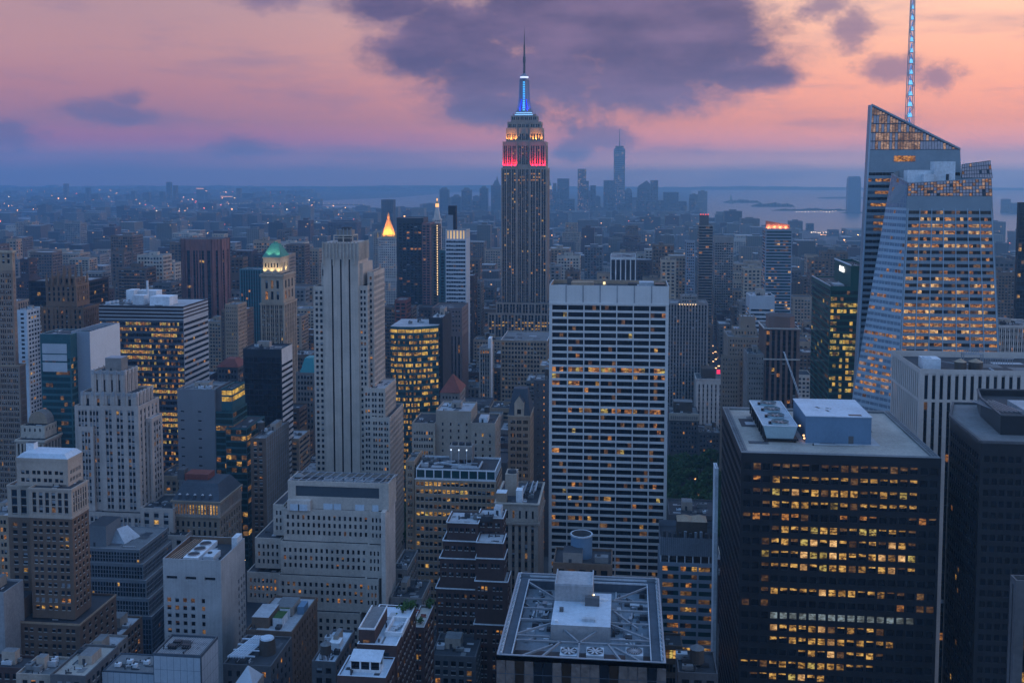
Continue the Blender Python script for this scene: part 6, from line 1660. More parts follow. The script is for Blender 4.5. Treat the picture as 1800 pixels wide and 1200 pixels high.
# base
tier(b, X(871.5, -12), X(1000, -12), D - 12, D + 50, 0, ZZ(532, -12), esbst(11, rowlit={2: .15, 6: .35, 9: .75, 10: .75, 11: .8, 12: .7, 13: .75, 14: .15, 16: .1}, kinds='y'), 'ne', rf='roof_dark')
tier(b, X(857, -16), X(1000, -16), D - 16, D - 12.003, 0, ZZ(551, -16), esbst(12, rowlit={2: .6, 3: .75, 4: .4, 6: .3}, kinds='y'), 'ne', rf='roof_dark')
# mast
m = b.part('mast', 'blue lit winged mast'); cx, cy = X(921.5, 18, 150), D + 18.5
C['mast'] = WM('mast_metal', (.24, .24, .29), .1, .45, .5)
zt, z0 = ZZ(141, 18), ZZ(198, 18); pxm = (X(931, 18) - X(921, 18)) / 10
prof = [(z0, 13), (z0 + (zt - z0) * .10, 11), (z0 + (zt - z0) * .25, 9.4), (z0 + (zt - z0) * .5, 8.4), (zt, 7.6)]
for (za, ra), (zb_, rb) in zip(prof, prof[1:]): m.cyl(cx, cy, za, zb_, ra * pxm * .8, rb * pxm * .8, C['mast'], 8, cap=False)
for s_ in (-1, 1):
    for yy in (-1, 1):
        for (za, ra), (zb_, rb) in zip(prof, prof[1:]):
            m.face(((cx + s_ * ra * pxm * .7, cy + yy * 2.2, za), (cx + s_ * ra * pxm * 1.12, cy + yy * 1.4, za), (cx + s_ * rb * pxm * 1.08, cy + yy * 1.4, zb_), (cx + s_ * rb * pxm * .7, cy + yy * 2.2, zb_)), C['mast'])
m.cyl(cx, cy, zt, zt + 2, 8.2 * pxm, 8.2 * pxm, C['mast'], 16); m.cyl(cx, cy, zt + 4.2, ZZ(133, 18), 7.5 * pxm, 6.5 * pxm, C['mast'], 16); m.cyl(cx, cy, ZZ(133, 18), ZZ(129, 18), 6 * pxm, 1.5 * pxm, C['mast'], 16)
m = b.part('mast_window', 'cyan lit glass strip up the mast'); g1 = GLOW('mast_cyan', (.10, .62, 1), .75)
n_ = 13
for k in range(n_):
    za = z0 + 2 + (zt - z0 - 3) * k / n_; rr = 13 - 5 * min(1, (k + 1) / n_ * 2.2); yy = cy - max(7.7, rr + .2) * pxm * .82
    m.box(cx - 1.7 * pxm, cx + 1.7 * pxm, yy, yy + .6, za, za + (zt - z0 - 3) / n_ * .6, g1, bottom=True)
    for s_ in (-1, 1) if k < 5 else (): m.box(cx + s_ * (6.4 - k * .5) * pxm - .55, cx + s_ * (6.4 - k * .5) * pxm + .55, yy + .5, yy + 1.2, za, za + (zt - z0) / n_ * .92, GLOW('mast_blue', (.04, .07, .75), .3), bottom=True)
m = b.part('light_ring', 'white and blue rings of light')
m.cyl(cx, cy, zt + 2.01, zt + 4.19, 7.2 * pxm, 7.2 * pxm, GLOW('ring_white', (.7, .75, 1), 1.1), 16)
for k, w_ in ((0, 13.5), (1, 15.5)):
    za = ZZ(198.5 + k * 3.2, 12); m.box(cx - w_ * pxm, cx + w_ * pxm, D + 11.6, D + 24, za - .6, za + .5, GLOW('ring_cyan', (.35, .68, 1), .8), bottom=True)
    m.box(cx - (w_ + 1.5) * pxm, cx + (w_ + 1.5) * pxm, D + 11.9, D + 24.5, za - 1.7, za - .604, C['mast'], bottom=True)
m = b.part('antenna'); za = ZZ(130, 18)
for (pa, pb, ra, rb) in ((130, 110, 2.0, 1.7), (110, 100, 2.6, 2.4), (100, 78, 1.5, 1.3), (78, 62, .9, .6), (62, 47, .45, .15)): m.cyl(cx, cy, ZZ(pa, 18), ZZ(pb, 18), ra * pxm * 1.0, rb * pxm, C['dark_stone'], 8)
for k in range(10): zz = ZZ(126 - k * 5, 18); m.beam((cx - 2.2 * pxm, cy, zz), (cx + 2.2 * pxm, cy, zz), .3, C['dark_stone'])
m = b.part('dish_rail')
for k in range(9): xx = X(902 + k * 4.8, 12); m.cyl(xx, D + 12.3, ZZ(201, 12), ZZ(201, 12) + 2 + (k * 7 % 5), .25, .12, C['dark_stone'], 5)
fl = b.part('floodlight', 'rows of floodlights on the setbacks')
gl_ = GLOW('flood_face', (1, .75, .4), 3)
def flood(px, py_z, dy, col, power, up, out=1.9):
    x = X(px, dy); y = D + dy - out; z = ZZ(py_z, dy) + .6
    fl.box(x - .5, x + .5, y - .3, y + .3, z - .6, z, C['dark_stone'])
    spot('floodlight', (x, y, z + .3), (x, D + dy + .2, z + up), power, col, 80)
RED = (1, .004, .035)
for px in (886.5, 892.5, 898.5, 905): flood(px, 294.5, 3, RED, 30000, 5)
for px in (936, 942.5, 949, 956): flood(px, 294.5, 3, RED, 30000, 5)
for px in (893, 899, 905): flood(px, 248.5, 6, (1, .40, .07), 15000, 5)
for px in (936, 943, 950): flood(px, 248.5, 6, (1, .40, .07), 15000, 5)
for s_ in (-1, 1): spot('floodlight', (cx + s_ * 7, cy - 11, z0 - 2), (cx + s_ * 3, cy, z0 + 26), 30000, (.07, .12, 1), 80)
b.finish()
HEROES.append((857, 966, 48, 597, D - 16)); FOOT.append((X(855, -16), X(1000), D - 17, D + 52))

# --- crystalline glass tower with the lit spire
D = 600
def P3(px, py, dy): x, z = U(px, py, D + dy); return Vector((x, D + dy, z))
def ext(p, q, z):      # carry the line from p through q down to height z
    t = (z - p.z) / (q.z - p.z); return p.lerp(q, t)
b = Bld('crystal_tower', 'faceted glass skyscraper with a sliced sloping crown, glowing floors and a lattice spire', 'skyscraper', (U(1640, 600, D)[0], D, 0))
C['boa_glass'] = GLASS('boa_glass', (.10, .14, .17), .12, .6); C['boa_band'] = WM('boa_band', (.22, .275, .315), .12, .4); C['boa_dark'] = WM('boa_dark', (.045, .055, .075), .15, .4)
C['boa_light'] = WM('boa_facet', (.36, .45, .52), .12, .35)  # facet tone paler, its reflected sky put into the colour
PANE['B'] = C['boa_glass']; PANE['V'] = GLASS('veil_glass', (.42, .36, .38), .2, .5); PANE['F'] = GLASS('facet_glass', (.17, .23, .29), .12, .6)  # veil panes opaque, coloured like the pinkish sky seen through them
LB = dict(mode='h', wall=C['boa_band'], sp=C['boa_dark'], rec=.2, blind=0, kinds='owo', wv=(.16, .66))
rB = {0: .12, 1: .3, 2: .85, 3: .55, 4: .3, 5: .4, 6: .03, 7: .12, 8: .08, 9: .1, 10: .35, 11: .25, 12: .45, 13: .1, 14: .65, 15: .3, 16: .75, 17: .7, 18: .6, 19: .5, 20: .45, 21: .3, 22: .4}
# front volume
fl_t, fr_t = P3(1596, 322, 0), P3(1743, 313, 0); fl_b, fr_b = P3(1577, 700, 0), P3(1757.5, 620, 0)
FL, FR = ext(fl_t, fl_b, 0), ext(fr_t, fr_b, 0)
zveil = U(1670, 345, D)[1]; zmech = U(1670, 366, D)[1]
def at(p, q, z): return ext(p, q, z)
a0, a1 = at(fl_t, fl_b, zmech), at(fr_t, fr_b, zmech)
patch(b, FL, FR, a1, a0, ST(**LB, cols=7, rows=64, cells=[(.06, .36), (.38, .65), (.67, .94)], mx=1.0, mt=.2, mb=0, lit=.4, dim=.3, sky=.12, rowlit={k: min(.95, v * 1.35) for k, v in rB.items()}, cell_lit=0, dark='n', fin=(.5, .25, C['boa_light'])), 0)
c0, c1 = at(fl_t, fl_b, zveil), at(fr_t, fr_b, zveil)
b.mb('wall').face((a0, a1, c1, c0), C['boa_band'])
C['veil_frame'] = C['steel']
veil = ST(mode='f', wall=C['boa_dark'], wu=(.1, .9), wv=(.08, .92), mx=.1, mt=.1, mb=.1, dark='V', lit=.45, dim=.03, blind=0, sky=.08, kinds='qqqo')
patch(b, c0, c1, fr_t, fl_t, ST(**{**veil, 'cols': 26, 'rows': 5}), 0)
# chamfer facet and the left flank
lt = P3(1567, 306, 16); lb = P3(1500, 690, 24); LBt = ext(lt, lb, 0)
d0 = at(lt, lb, zmech)
patch(b, LBt, FL, a0, d0, ST(**{**LB, 'wall': C['boa_light'], 'sp': C['boa_light'], 'kinds': 'oq'}, cols=5, rows=64, cells=[(.04, .48), (.52, .96)], mx=.1, mt=.2, mb=0, lit=.02, dim=.04, sky=0, dark='F', rowlit={9: .2, 13: .45, 15: .6, 19: .65, 21: .5, 22: .75, 23: .5, 24: .75, 25: .6, 26: .7, 27: .6, 28: .6}), 0)
patch(b, d0, a0, fl_t, lt, ST(**{**veil, 'cols': 6, 'rows': 6, 'wall': C['boa_band'], 'dark': 'F', 'lit': .05}), 2)
bt = P3(1580, 300, 44); bb = P3(1512, 690, 60); BB = ext(bt, bb, 0)
rt_, rb_ = fr_t + Vector((-1, 46, 0)), FR + Vector((0, 50, 0))
b.mb('wall').face((BB, LBt, lt, bt), C['boa_band']); b.mb('wall').face((FR, rb_, rt_, fr_t), C['boa_band']); b.mb('wall').face((rb_, BB, bt, rt_), C['boa_band'])
b.mb('roof').face((lt + Vector((0, 0, -4)), fl_t + Vector((0, 0, -2)), fr_t + Vector((0, 0, -4)), rt_ + Vector((0, 0, -4)), bt + Vector((0, 0, -4))), C['roof_light'])
pr = b.mb('parapet'); pr.beam(lt, fl_t, .7, C['steel']); pr.beam(fl_t, fr_t, .5, C['steel'])
m = b.part('roof_plant', 'white plant rooms on the middle roof'); 
for p0, p1, dy, h0, h1 in ((1595, 1642, 18, 320, 299), (1642, 1679, 16, 320, 284), (1624, 1642, 14, 318, 306), (1664, 1668, 15, 320, 306)): xa, xb_ = U(p0, 310, D + dy)[0], U(p1, 310, D + dy)[0]; m.box(xa, xb_, D + dy, D + dy + 8, U(1640, h0, D + dy)[1] - 3, U(1640, h1, D + dy)[1], C['white_panel'] if p0 != 1664 else C['roof_dark'])
# right hand veil behind
v0, v1 = P3(1690, 313, 30), P3(1745, 313, 30); v2, v3 = P3(1741, 282, 30), P3(1691, 289, 30)
patch(b, v0, v1, v2, v3, ST(**{**veil, 'cols': 12, 'rows': 4, 'lit': .05}), 1)
b.mb('veil_back').face((v1 + Vector((0, .6, 0)), v0 + Vector((0, .6, 0)), v3 + Vector((0, .6, 0)), v2 + Vector((0, .6, 0))), C['boa_dark'])
# taller rear volume with the sloping crown
q_tl, q_tr = P3(1532, 184, 46), P3(1688, 262, 46)
q_bl = ext(q_tl, P3(1505, 690, 46), 0); q_br = ext(q_tr, P3(1693, 420, 46), 0)
zc = U(1600, 246, D + 46)[1]
e0, e1 = at(q_tl, q_bl, zc), at(q_tr, q_br, q_tr.z - 1)
left_top = at(q_tl, q_bl, q_tr.z)
patch(b, q_bl, q_br, at(q_tr, q_br, zc - 18), at(q_tl, q_bl, zc - 18), ST(**LB, cols=13, rows=70, cells=[(.04, .48), (.52, .96)], mx=.5, mt=.3, mb=0, lit=.05, dim=.02, sky=.0, dark='B', pat=[('.' * 1 + 'ooo' + 'd' * 22) if r in (1, 3, 5) else ('.mm.' + 'd' * 22) if r in (7, 9) else '.oo' + 'd' * 23 if r in (8,) else 'dddd' + 'd' * 22 for r in range(26)]), 0)
b.mb('wall').face((at(q_tl, q_bl, zc - 18), at(q_tr, q_br, zc - 18), at(q_tr, q_br, zc - 6), at(q_tl, q_bl, zc - 6)), C['boa_band'])
m = b.part('crown_lights'); 
pa, pb = at(q_tl, q_bl, zc - 6), at(q_tr, q_br, zc - 6)
for k in range(7):
    p = pa.lerp(pb, .30 + k * .031); m.box(p.x - 1.3, p.x + 1.3, p.y - .25, p.y - .05, zc - 13, zc - 9.5, PANE['o'], bottom=True)
# crown glazing, trapezoid cut by the slope: rows of panes clipped at the sloping edge
mv = b.mb('wall'); nr = 11; ncol = 32
def crown_pt(u, z): l, r_ = at(q_tl, q_bl, z), at(q_tr, q_br, z); return l.lerp(r_, u)
def ztop(u): return q_tl.z + (q_tr.z - q_tl.z) * u - 0.4
zbase = zc - 6
for c in range(ncol):
    u0, u1 = c / ncol, (c + 1) / ncol
    zz = zbase
    za, zb_ = ztop(u0), ztop(u1)
    mv.face((crown_pt(u0, zbase), crown_pt(u1, zbase), crown_pt(u1, zb_), crown_pt(u0, za)), C['boa_dark'])
    while zz < min(za, zb_) - .5:
        zh = min(zz + 5.2, min(za, zb_) - .2); du = .08 / ncol
        lit = b.r.random() < (.75 if zz < zc + 16 and c < 18 else .25)
        off = Vector((0, -.12, 0))
        pts = [crown_pt(u0 + du, zz + .35) + off, crown_pt(u1 - du, zz + .35) + off, crown_pt(u1 - du, zh - .25) + off, crown_pt(u0 + du, zh - .25) + off]
        b.wins.append(([(pts, 'q' if lit and b.r.random() < .85 else 'V')], [], 1500 + zz)); zz += 5.2
pr.beam(q_tl, q_tr, 1.0, C['steel']); pr.beam(q_tl, q_bl, .8, C['boa_light'])
off = Vector((0, 9, 0))
b.mb('wall').face((q_bl + off, q_bl, q_tl, q_tl + off), C['boa_band']); b.mb('wall').face((q_br, q_br + off, q_tr + off, q_tr), C['boa_band']); b.mb('wall').face((q_br + off, q_bl + off, q_tl + off, q_tr + off), C['boa_band']); b.mb('roof').face((q_tl, q_tr, q_tr + off, q_tl + off), C['boa_band'])
# spire
m = b.part('spire', 'lattice spire with blue lit inner sails'); sx, _ = U(1598.5, 217, D + 52); sy = D + 52
zt0 = U(1598, 225, D + 52)[1]; zt1 = U(1599, -60, D + 52)[1]; n_ = 15; hw0, hw1 = 2.15, .7
for k in range(n_):
    za, zb_ = zt0 + (zt1 - zt0) * k / n_, zt0 + (zt1 - zt0) * (k + 1) / n_; wa, wb = hw0 + (hw1 - hw0) * k / n_, hw0 + (hw1 - hw0) * (k + 1) / n_
    for s_, t_ in ((-1, -1), (1, -1), (1, 1), (-1, 1)):
        m.beam((sx + s_ * wa, sy + t_ * wa, za), (sx + s_ * wb, sy + t_ * wb, zb_), .38, C['steel'])
    s_ = 1 if k % 2 else -1
    for t_ in (-1, 1): m.beam((sx - s_ * wa, sy + t_ * wa, za), (sx + s_ * wb, sy + t_ * wb, zb_), .26, C['steel']); m.beam((sx - wa, sy + t_ * wa, za), (sx + wa, sy + t_ * wa, za), .26, C['steel'])
m2 = b.part('spire_sail', 'blue and cyan lit sails inside the spire')
for k in range(n_):
    za, zb_ = zt0 + (zt1 - zt0) * k / n_, zt0 + (zt1 - zt0) * (k + .9) / n_; wa = (hw0 + (hw1 - hw0) * k / n_) * .6
    m2.prism([(sx - wa, sy - wa), (sx + wa, sy - wa), (sx + wa, sy + wa), (sx - wa, sy + wa)], za + .3, za + (zb_ - za) * .45, GLOW('spire_cyan', (.22, .68, 1), .85), k=.55)
    m2.prism([(sx - wa * .55, sy - wa * .55), (sx + wa * .55, sy - wa * .55), (sx + wa * .55, sy + wa * .55), (sx - wa * .55, sy + wa * .55)], za + (zb_ - za) * .45, zb_, GLOW('spire_blue', (.10, .26, .6), .6), k=.3)
b.finish(); HEROES.append((1500, 1760, 0, 720, D)); FOOT.append((FL.x - 40, FR.x + 5, D - 2, D + 90))

# --- green glass tower with the sign
D = 700
b = Bld('green_tower', 'dark green glass office tower with yellow lit floors and a lit white rooftop sign', 'office tower', (U(1487, 600, D)[0], D, 0))
X = lambda px, dy=0, py=500: U(px, py, D + dy)[0]
x0 = X(1460); x1 = X(1530); z0 = U(1470, 503, D)[1]
yb = UZ(1426.5, 485, z0)[1]
sg = ST(mode='h', cols=6, rp=4.1, cells=[(.03, .48), (.52, .97)], wv=(.12, .72), rec=.12, mx=.3, mt=2, wall=WM('green_panel', (.014, .085, .07), .15, .4), sp=C['navy_panel'], lit=.2, dim=.2, blind=0, sky=0, dark='G', kinds='ggY', rowlit={0: .1, 1: .1, 2: .75, 3: .6, 4: .15, 7: .75, 8: .6, 9: .8, 10: .35, 11: .3, 12: .35, 14: .55, 15: .5, 16: .5}, cell_lit=0)
tier(b, x0, x1, D, yb, 0, z0, sg, 'ne', rf='roof_dark', rim=C['steel'], ste=ST(**{**sg, 'cols': 8, 'lit': .02, 'dim': .04, 'rowlit': None}))
zt = U(1496, 467, D + .01)[1]; xs0 = X(1496, 0, 467); ybs = UZ(1467, 455, zt)[1]
tier(b, xs0, x1, D + .02, ybs, z0 - .9, zt, ST(cols=0, cw=99, wall=WM('green_panel', (.014, .085, .07))), rf='roof_dark', rim=C['slat_pale'], par=1.5)
m = b.part('roof_trim'); m.beam((x0, D, z0 + .1), (x0, yb, z0 + .1), .6, C['slat_pale']); m.beam((xs0, D, zt + .2), (xs0, ybs, zt + .2), .8, C['white_panel'])
m.box(xs0 - 9, xs0 - 3, D + 5, D + 20, z0 - .9, z0 + .5, C['roof_light'])
o = b.finish()
tc = bpy.data.curves.new('sign_lettering', 'FONT'); tc.body = 'MetLife'; tc.size = 5.2; tc.extrude = .2; tc.align_x = 'CENTER'; tc.align_y = 'CENTER'; tc.space_character = .95
tc.offset = .05
tc.materials.append(GLOW('sign_white', (1, .95, .9), 2.0))
tf = bpy.data.objects.new('sign_lettering', tc); COL.objects.link(tf)
bpy.context.view_layer.update()
me = bpy.data.meshes.new_from_object(tf.evaluated_get(bpy.context.evaluated_depsgraph_get()))
bpy.data.objects.remove(tf)
to = bpy.data.objects.new('sign_lettering', me); COL.objects.link(to)
to.parent = b.e; mid = UZ(1479, 473, U(1479, 473, (D + ybs) / 2)[1]); ys = D + (ybs - D) * .5
to.location = Vector((xs0 - .4, ys, U(1479, 473, ys)[1])) - b.e.location
to.rotation_euler = (rad(90), 0, rad(-90)); to['label'] = 'white lit sign lettering'
HEROES.append((1426, 1515, 455, 700, D)); FOOT.append((x0, x1, D, yb))

# --- right hand middle distance
b, f = simple('striped_tower', 'pale ribbed concrete tower with a small lit stepped top, right behind the white slab', 1010, 1172, 1245, 533, 34, ST(mode='v', cols=13, rp=3.6, wu=(.25, .8), wv=(.25, .8), rec=.5, wall=WM('rib_conc', (.26, .25, .25), .1, .8), sp=C['dark_stone'], lit=.02, dim=.04, blind=.06, sky=.1, kinds='o'), 'tower', n=0, nwin=60, ybot=700, fin=False)
zlow = f.z; f = Frame(1016, 1197, 1226, 520, 20, ybot=533)
tier(b, f.x0, f.x1, f.y0, f.y1, zlow - .9, f.z, ST(cols=6, rows=2, wu=(.2, .8), wv=(.3, .7), wall=C['grey_stone'], lit=.1, kinds='o', mt=.5, mb=.5))
m = b.part('ledge_lamp')
for k in range(7): m.box(f.x0 - 2 + k * 2.6, f.x0 - 1.3 + k * 2.6, 1009, 1009.6, f.z - 8, f.z - 7.2, GLOW('lamp_warm2', (1, .7, .35), 2.2))
b.finish()
b, f = simple('office_building', 'pale grey stone office building with a red lit sign box on its roof', 980, 1224, 1272, 666, 30, ST(mode='v', cols=6, rp=4.2, wu=(.3, .62), wv=(.2, .8), rec=.5, wall=C['pale_stone'], sp=C['grey_stone'], lit=.004, dim=.02, blind=.1, mt=5), n=2, nwin=60, ybot=760, cap=(1, .5, C['pale_stone']), fin=False)
m = b.part('roof_cabin', 'dark roof cabin'); m.box(U(1234, 650, 986)[0], U(1258, 650, 986)[0], 986, 1004, f.z - .9, U(1245, 648, 986)[1], C['tank_wood'])
m = b.part('red_sign', 'small red lit square sign'); xa, xb_ = U(1260, 650, 982)[0], U(1266, 650, 982)[0]; m.box(xa, xb_, 982, 983, U(1262, 657, 982)[1], U(1262, 650, 982)[1], GLOW('sign_red', (1, .03, .10), 1.2), bottom=True)
m.box(xa + .8, xa + .9, 983.01, 984, f.z, U(1262, 657, 982)[1], C['steel']); b.finish()
b, f = simple('brown_tower', 'brown piered tower with chamfered brown cap and pale ledges, the crane before it', 800, 1344, 1406, 577, 34, ST(mode='v', cols=6, rp=4.1, wu=(.14, .70), wv=(.15, .8), rec=.6, wall=WM('brown_pier', (.21, .13, .105), .12, .8), sp=C['navy_panel'], lit=.008, dim=.02, blind=.02, sky=.18), 'tower', n=0, nwin=80, ybot=705, fin=False, rim=C['pale_stone'])
X = lambda px, dy=0, py=560: U(px, py, 800 + dy)[0]
m = b.part('cap_storey', 'brown chamfered cap storey'); zt = U(1375, 557, 803)[1]; xa, xb_ = X(1352, 3), X(1399, 3); c_ = 4
m.prism([(xa + c_, 803), (xb_ - c_, 803), (xb_, 803 + c_), (xb_, 822), (xb_ - c_, 828), (xa + c_, 828), (xa, 822), (xa, 803 + c_)], f.z - .9, zt, MATS['brown_pier'], top=C['roof_dark'], k=.97)
m = b.part('ledge', 'pale stone ledges')
for py in (577, 631):
    zz = U(1375, py, 800)[1]; m.box(f.x0 - .6, f.x1 + .6, 799.3, 799.99, zz - .7, zz + .3, C['pale_stone'], bottom=True); m.box(f.x0 - .6, f.x0 - .01, 800, 834, zz - .7, zz + .3, C['pale_stone'], bottom=True)
b.finish()
b, f = simple('setback_building', 'tan stepped stone building with a blank square tower, beside the brown piered tower', 860, 1280, 1338, 592, 40, ST(cols=11, rp=3.8, wu=(.3, .65), wv=(.25, .7), rec=.3, wall=WM('tan_step', (.25, .215, .18), .12, .85), lit=.01, dim=.03, blind=.1, rowlit={1: .25, 11: .2}), n=1, nwin=60, ybot=720, fin=False)
X = lambda px, dy=0, py=570: U(px, py, 860 + dy)[0]
tier(b, X(1290, 10), X(1331, 10), 870, 890, f.z - .9, U(1310, 578, 870)[1], ST(cols=7, rows=1, wu=(.3, .65), wv=(.25, .7), mt=.5, mb=.3, wall=MATS['tan_step'], lit=.02), rf='roof_light')
tier(b, X(1302, 14), X(1328, 14), 874, 888, f.z, U(1310, 556, 874)[1], ST(cols=1, rp=6, wu=(.42, .55), wv=(.3, .6), mt=5, wall=MATS['tan_step'], lit=0), rf='roof_light')
tier(b, X(1268, -6, 640), X(1300, -6, 640), 854, 858, 0, U(1285, 625, 854)[1], ST(cols=6, rp=3.8, wu=(.3, .65), wv=(.25, .7), wall=MATS['tan_step'], lit=.03), 'nwe', rf='roof_dark')
b.finish()
simple('office_building', 'low dark stepped office building squeezed between the tan setback block and the brown tower', 800, 1314, 1345, 622, 26, ST(cols=6, rp=3.9, wu=(.3, .7), wv=(.3, .7), wall=C['grey_stone'], lit=.01, blind=.2, rowlit={12: .3}), n=2, nwin=40, ybot=715)
b, f = simple('corniced_building', 'old dark building with a pale corniced attic and roof tanks just above the park', 928, 1177, 1228, 727, 30, ST(cols=9, rp=4.2, wu=(.25, .7), wv=(.25, .75), rec=.3, wall=C['dark_stone'], lit=.03, dim=.04, blind=.15, kinds='o', mt=7), n=5, tanks=3, nwin=60, ybot=815, fin=False)
m = b.part('attic', 'pale corniced attic band'); m.box(f.x0 - .5, f.x1 + .5, 927.2, 927.99, f.z - 6, f.z + .4, C['limestone'], bottom=True)
for k in range(14): xx = f.x0 + 1 + (f.x1 - f.x0 - 3) * k / 13; m.box(xx, xx + .9, 927.1, 927.19, f.z - 5, f.z - 2, C['dark_stone'], bottom=True)
m = b.part('roof_house'); m.box(f.x0 + 4, f.x1 - 5, 936, 948, f.z - .9, f.z + 9, C['tank_wood'], top=C['roof_grey']); b.finish()
simple('dark_building', 'small dark building with a few warm windows, right of the corniced one by the park', 926, 1228, 1266, 760, 30, ST(cols=6, rp=4.2, wu=(.25, .7), wv=(.25, .75), wall=C['dark_stone'], lit=.06, dim=.05, blind=.1, kinds='o'), n=4, tanks=1, nwin=40, ybot=815)
simple('banded_building', 'pale banded glass building with a white top, behind the tan setback block', 1000, 1318, 1362, 520, 30, ST(mode='h', cols=8, rp=4.2, wu=(.03, .97), wv=(.1, .55), mt=11, wall=C['slat_pale'], sp=C['teal_panel'], lit=.08, dim=.1, sky=.4, kinds='w'), n=2, nwin=40, ybot=585, rf='roof_light')
simple('striped_block', 'short dark block with white vertical stripes and a white roof edge beyond the slab', 1180, 1073, 1118, 452, 60, ST(mode='v', cols=5, rp=50, rows=1, wu=(.12, .88), wv=(0, 1), rec=.8, mx=.5, mt=3, wall=C['white_concrete'], sp=C['navy_panel'], lit=0, dim=0, blind=0, sky=0), n=0, nwin=0, rim=C['white_panel'], ste=ST(cols=0, cw=99, wall=C['slab_grey']), ybot=495)
b, f = simple('apartment_tower', 'slender dark banded apartment tower with red beacons, tallest beyond the ribbed tower', 1500, 1229, 1253, 396, 30, ST(mode='h', cols=4, rp=4, wu=(0, 1), wv=(.1, .75), rec=.4, mx=.1, mt=1, wall=C['grey_stone'], sp=C['black_metal'], lit=.02, dim=.03, blind=0, sky=.1, kinds='o'), 'apartment tower', n=0, nwin=40, ybot=520, fin=False)
zlow = f.z; f = Frame(1504, 1231, 1246, 378, 18, ybot=396)
tier(b, f.x0, f.x1, f.y0, f.y1, zlow - .9, f.z, ST(cols=0, cw=99, wall=C['dark_stone']))
m = b.part('beacon')
for k in range(4): m.box(f.x0 + k * 3.5, f.x0 + k * 3.5 + 1.5, 1504, 1505, f.z + .01, f.z + 1.5, GLOW('beacon_red', (1, .08, .06), 1.5))
b.finish()
simple('apartment_tower', 'hazy grey apartment tower with a flat pale top right of the slender banded tower', 1650, 1256, 1290, 416, 30, ST(cols=8, rp=4, wu=(.15, .85), wv=(.2, .75), rec=0, mode='f', wall=C['grey_stone'], lit=.03, mt=9, kinds='o'), 'apartment tower', n=0, nwin=30, ybot=540)
b, f = simple('apartment_tower', 'teal balconied apartment tower with a lit curved orange crown', 1300, 1346, 1393, 402, 30, ST(mode='h', cols=9, rp=3.8, wu=(.03, .97), wv=(.12, .72), rec=.3, mt=2, wall=C['slab_grey'], sp=C['navy_panel'], lit=.07, dim=.10, blind=0, sky=.22, kinds='ow', dark='t'), 'apartment tower', n=0, nwin=60, ybot=600, fin=False)
m = b.part('crown_screen', 'tilted orange lit crown screen'); X = lambda px, dy=0, py=395: U(px, py, 1300 + dy)[0]; Zq = lambda py: U(1370, py, 1303)[1]
m.face(((X(1346, 3), 1303, f.z), (X(1388, 3), 1303, f.z), (X(1388, 3), 1303, Zq(395)), (X(1346, 3), 1303, Zq(388))), C['purple_brown']); m.face(((X(1388, 3), 1304, f.z), (X(1346, 3), 1304, f.z), (X(1346, 3), 1304, Zq(388)), (X(1388, 3), 1304, Zq(395))), C['purple_brown']); m.face(((X(1346, 3), 1303, Zq(388)), (X(1388, 3), 1303, Zq(395)), (X(1388, 3), 1304, Zq(395)), (X(1346, 3), 1304, Zq(388))), C['steel'])
for k in range(4): lamp('crown_lamp', (X(1352 + k * 10, 0), 1301.5, f.z + 1.5), 3000, (1, .45, .2), .5)
b.finish()
simple('apartment_tower', 'dark slab apartment tower just left of the slender banded tower, white window grid', 1450, 1206, 1222, 424, 26, ST(cols=4, rp=4, wu=(.2, .8), wv=(.25, .75), mode='f', wall=C['slab_grey'], lit=.05, kinds='o'), 'apartment tower', n=0, nwin=20, ybot=530)
simple('office_building', 'grey white piered office building right of the faceted glass skyscraper', 660, 1751, 1830, 572, 30, ST(mode='v', cols=10, rp=3.9, cells=[(.1, .4), (.52, .82)], wv=(.25, .75), rec=.4, wall=C['pale_stone'], sp=C['grey_stone'], lit=.03, dim=.08, blind=.1, sky=.2), n=3, nwin=60, ybot=680)
simple('glass_tower', 'sliver of a dark blue glass tower at the border right of the faceted skyscraper', 1000, 1791, 1850, 356, 4, ST(mode='f', cols=10, rp=4, wu=(.05, .95), wv=(.1, .9), wall=C['navy_panel'], lit=.01, sky=.1, blind=0), 'tower', n=0, nwin=20, ybot=560)

# --- beyond: gilded pyramid, black slab, clock tower and their neighbours
D = 1700
X = lambda px, dy=0, py=430: U(px, py, D + dy)[0]; ZZ = lambda py, dy=0: U(682, py, D + dy)[1]
b = Bld('pyramid_tower', 'pale stone tower crowned by a floodlit golden pyramid spire', 'tower', (X(682), D, 0), nwin=60)
sn = ST(cols=9, rp=4.2, wu=(.25, .75), wv=(.25, .75), rec=.3, wall=C['pale_stone'], lit=.04, dim=.04, blind=.1, sky=.2, rowlit={2: .3, 8: .2, 11: .35, 13: .3, 15: .3}, kinds='oy')
tier(b, X(665), X(700), D, D + 34, ZZ(492), ZZ(418), sn, rf='roof_dark', cap=(1.5, 1, C['pale_stone']))
tier(b, X(660, -4), X(712, -4), D - 4, D + 50, 0, ZZ(492, -4), ST(**{**sn, 'cols': 12}), rf='roof_dark')
tier(b, X(700, 6), X(716, 6), D + 6, D + 30, ZZ(492), ZZ(446), ST(**{**sn, 'cols': 4}), rf='roof_dark')
m = b.part('pyramid_roof', 'golden octagonal pyramid roof'); cx = X(682.5, 14); cy = D + 17; pxm = X(683) - X(682)
C['gold'] = WM('gilded_tile', (.62, .38, .13), .12, .6)
z0, z1 = ZZ(418) + .3, ZZ(387); R = 13.5 * pxm
m.cyl(cx, cy, z0, z1, R, 3.2 * pxm, C['gold'], 8); m.cyl(cx, cy, z1, ZZ(381), 2.6 * pxm, 2.3 * pxm, C['gold'], 8); m.cyl(cx, cy, ZZ(381), ZZ(374), 2.3 * pxm, .1, C['gold'], 8, cap=False)
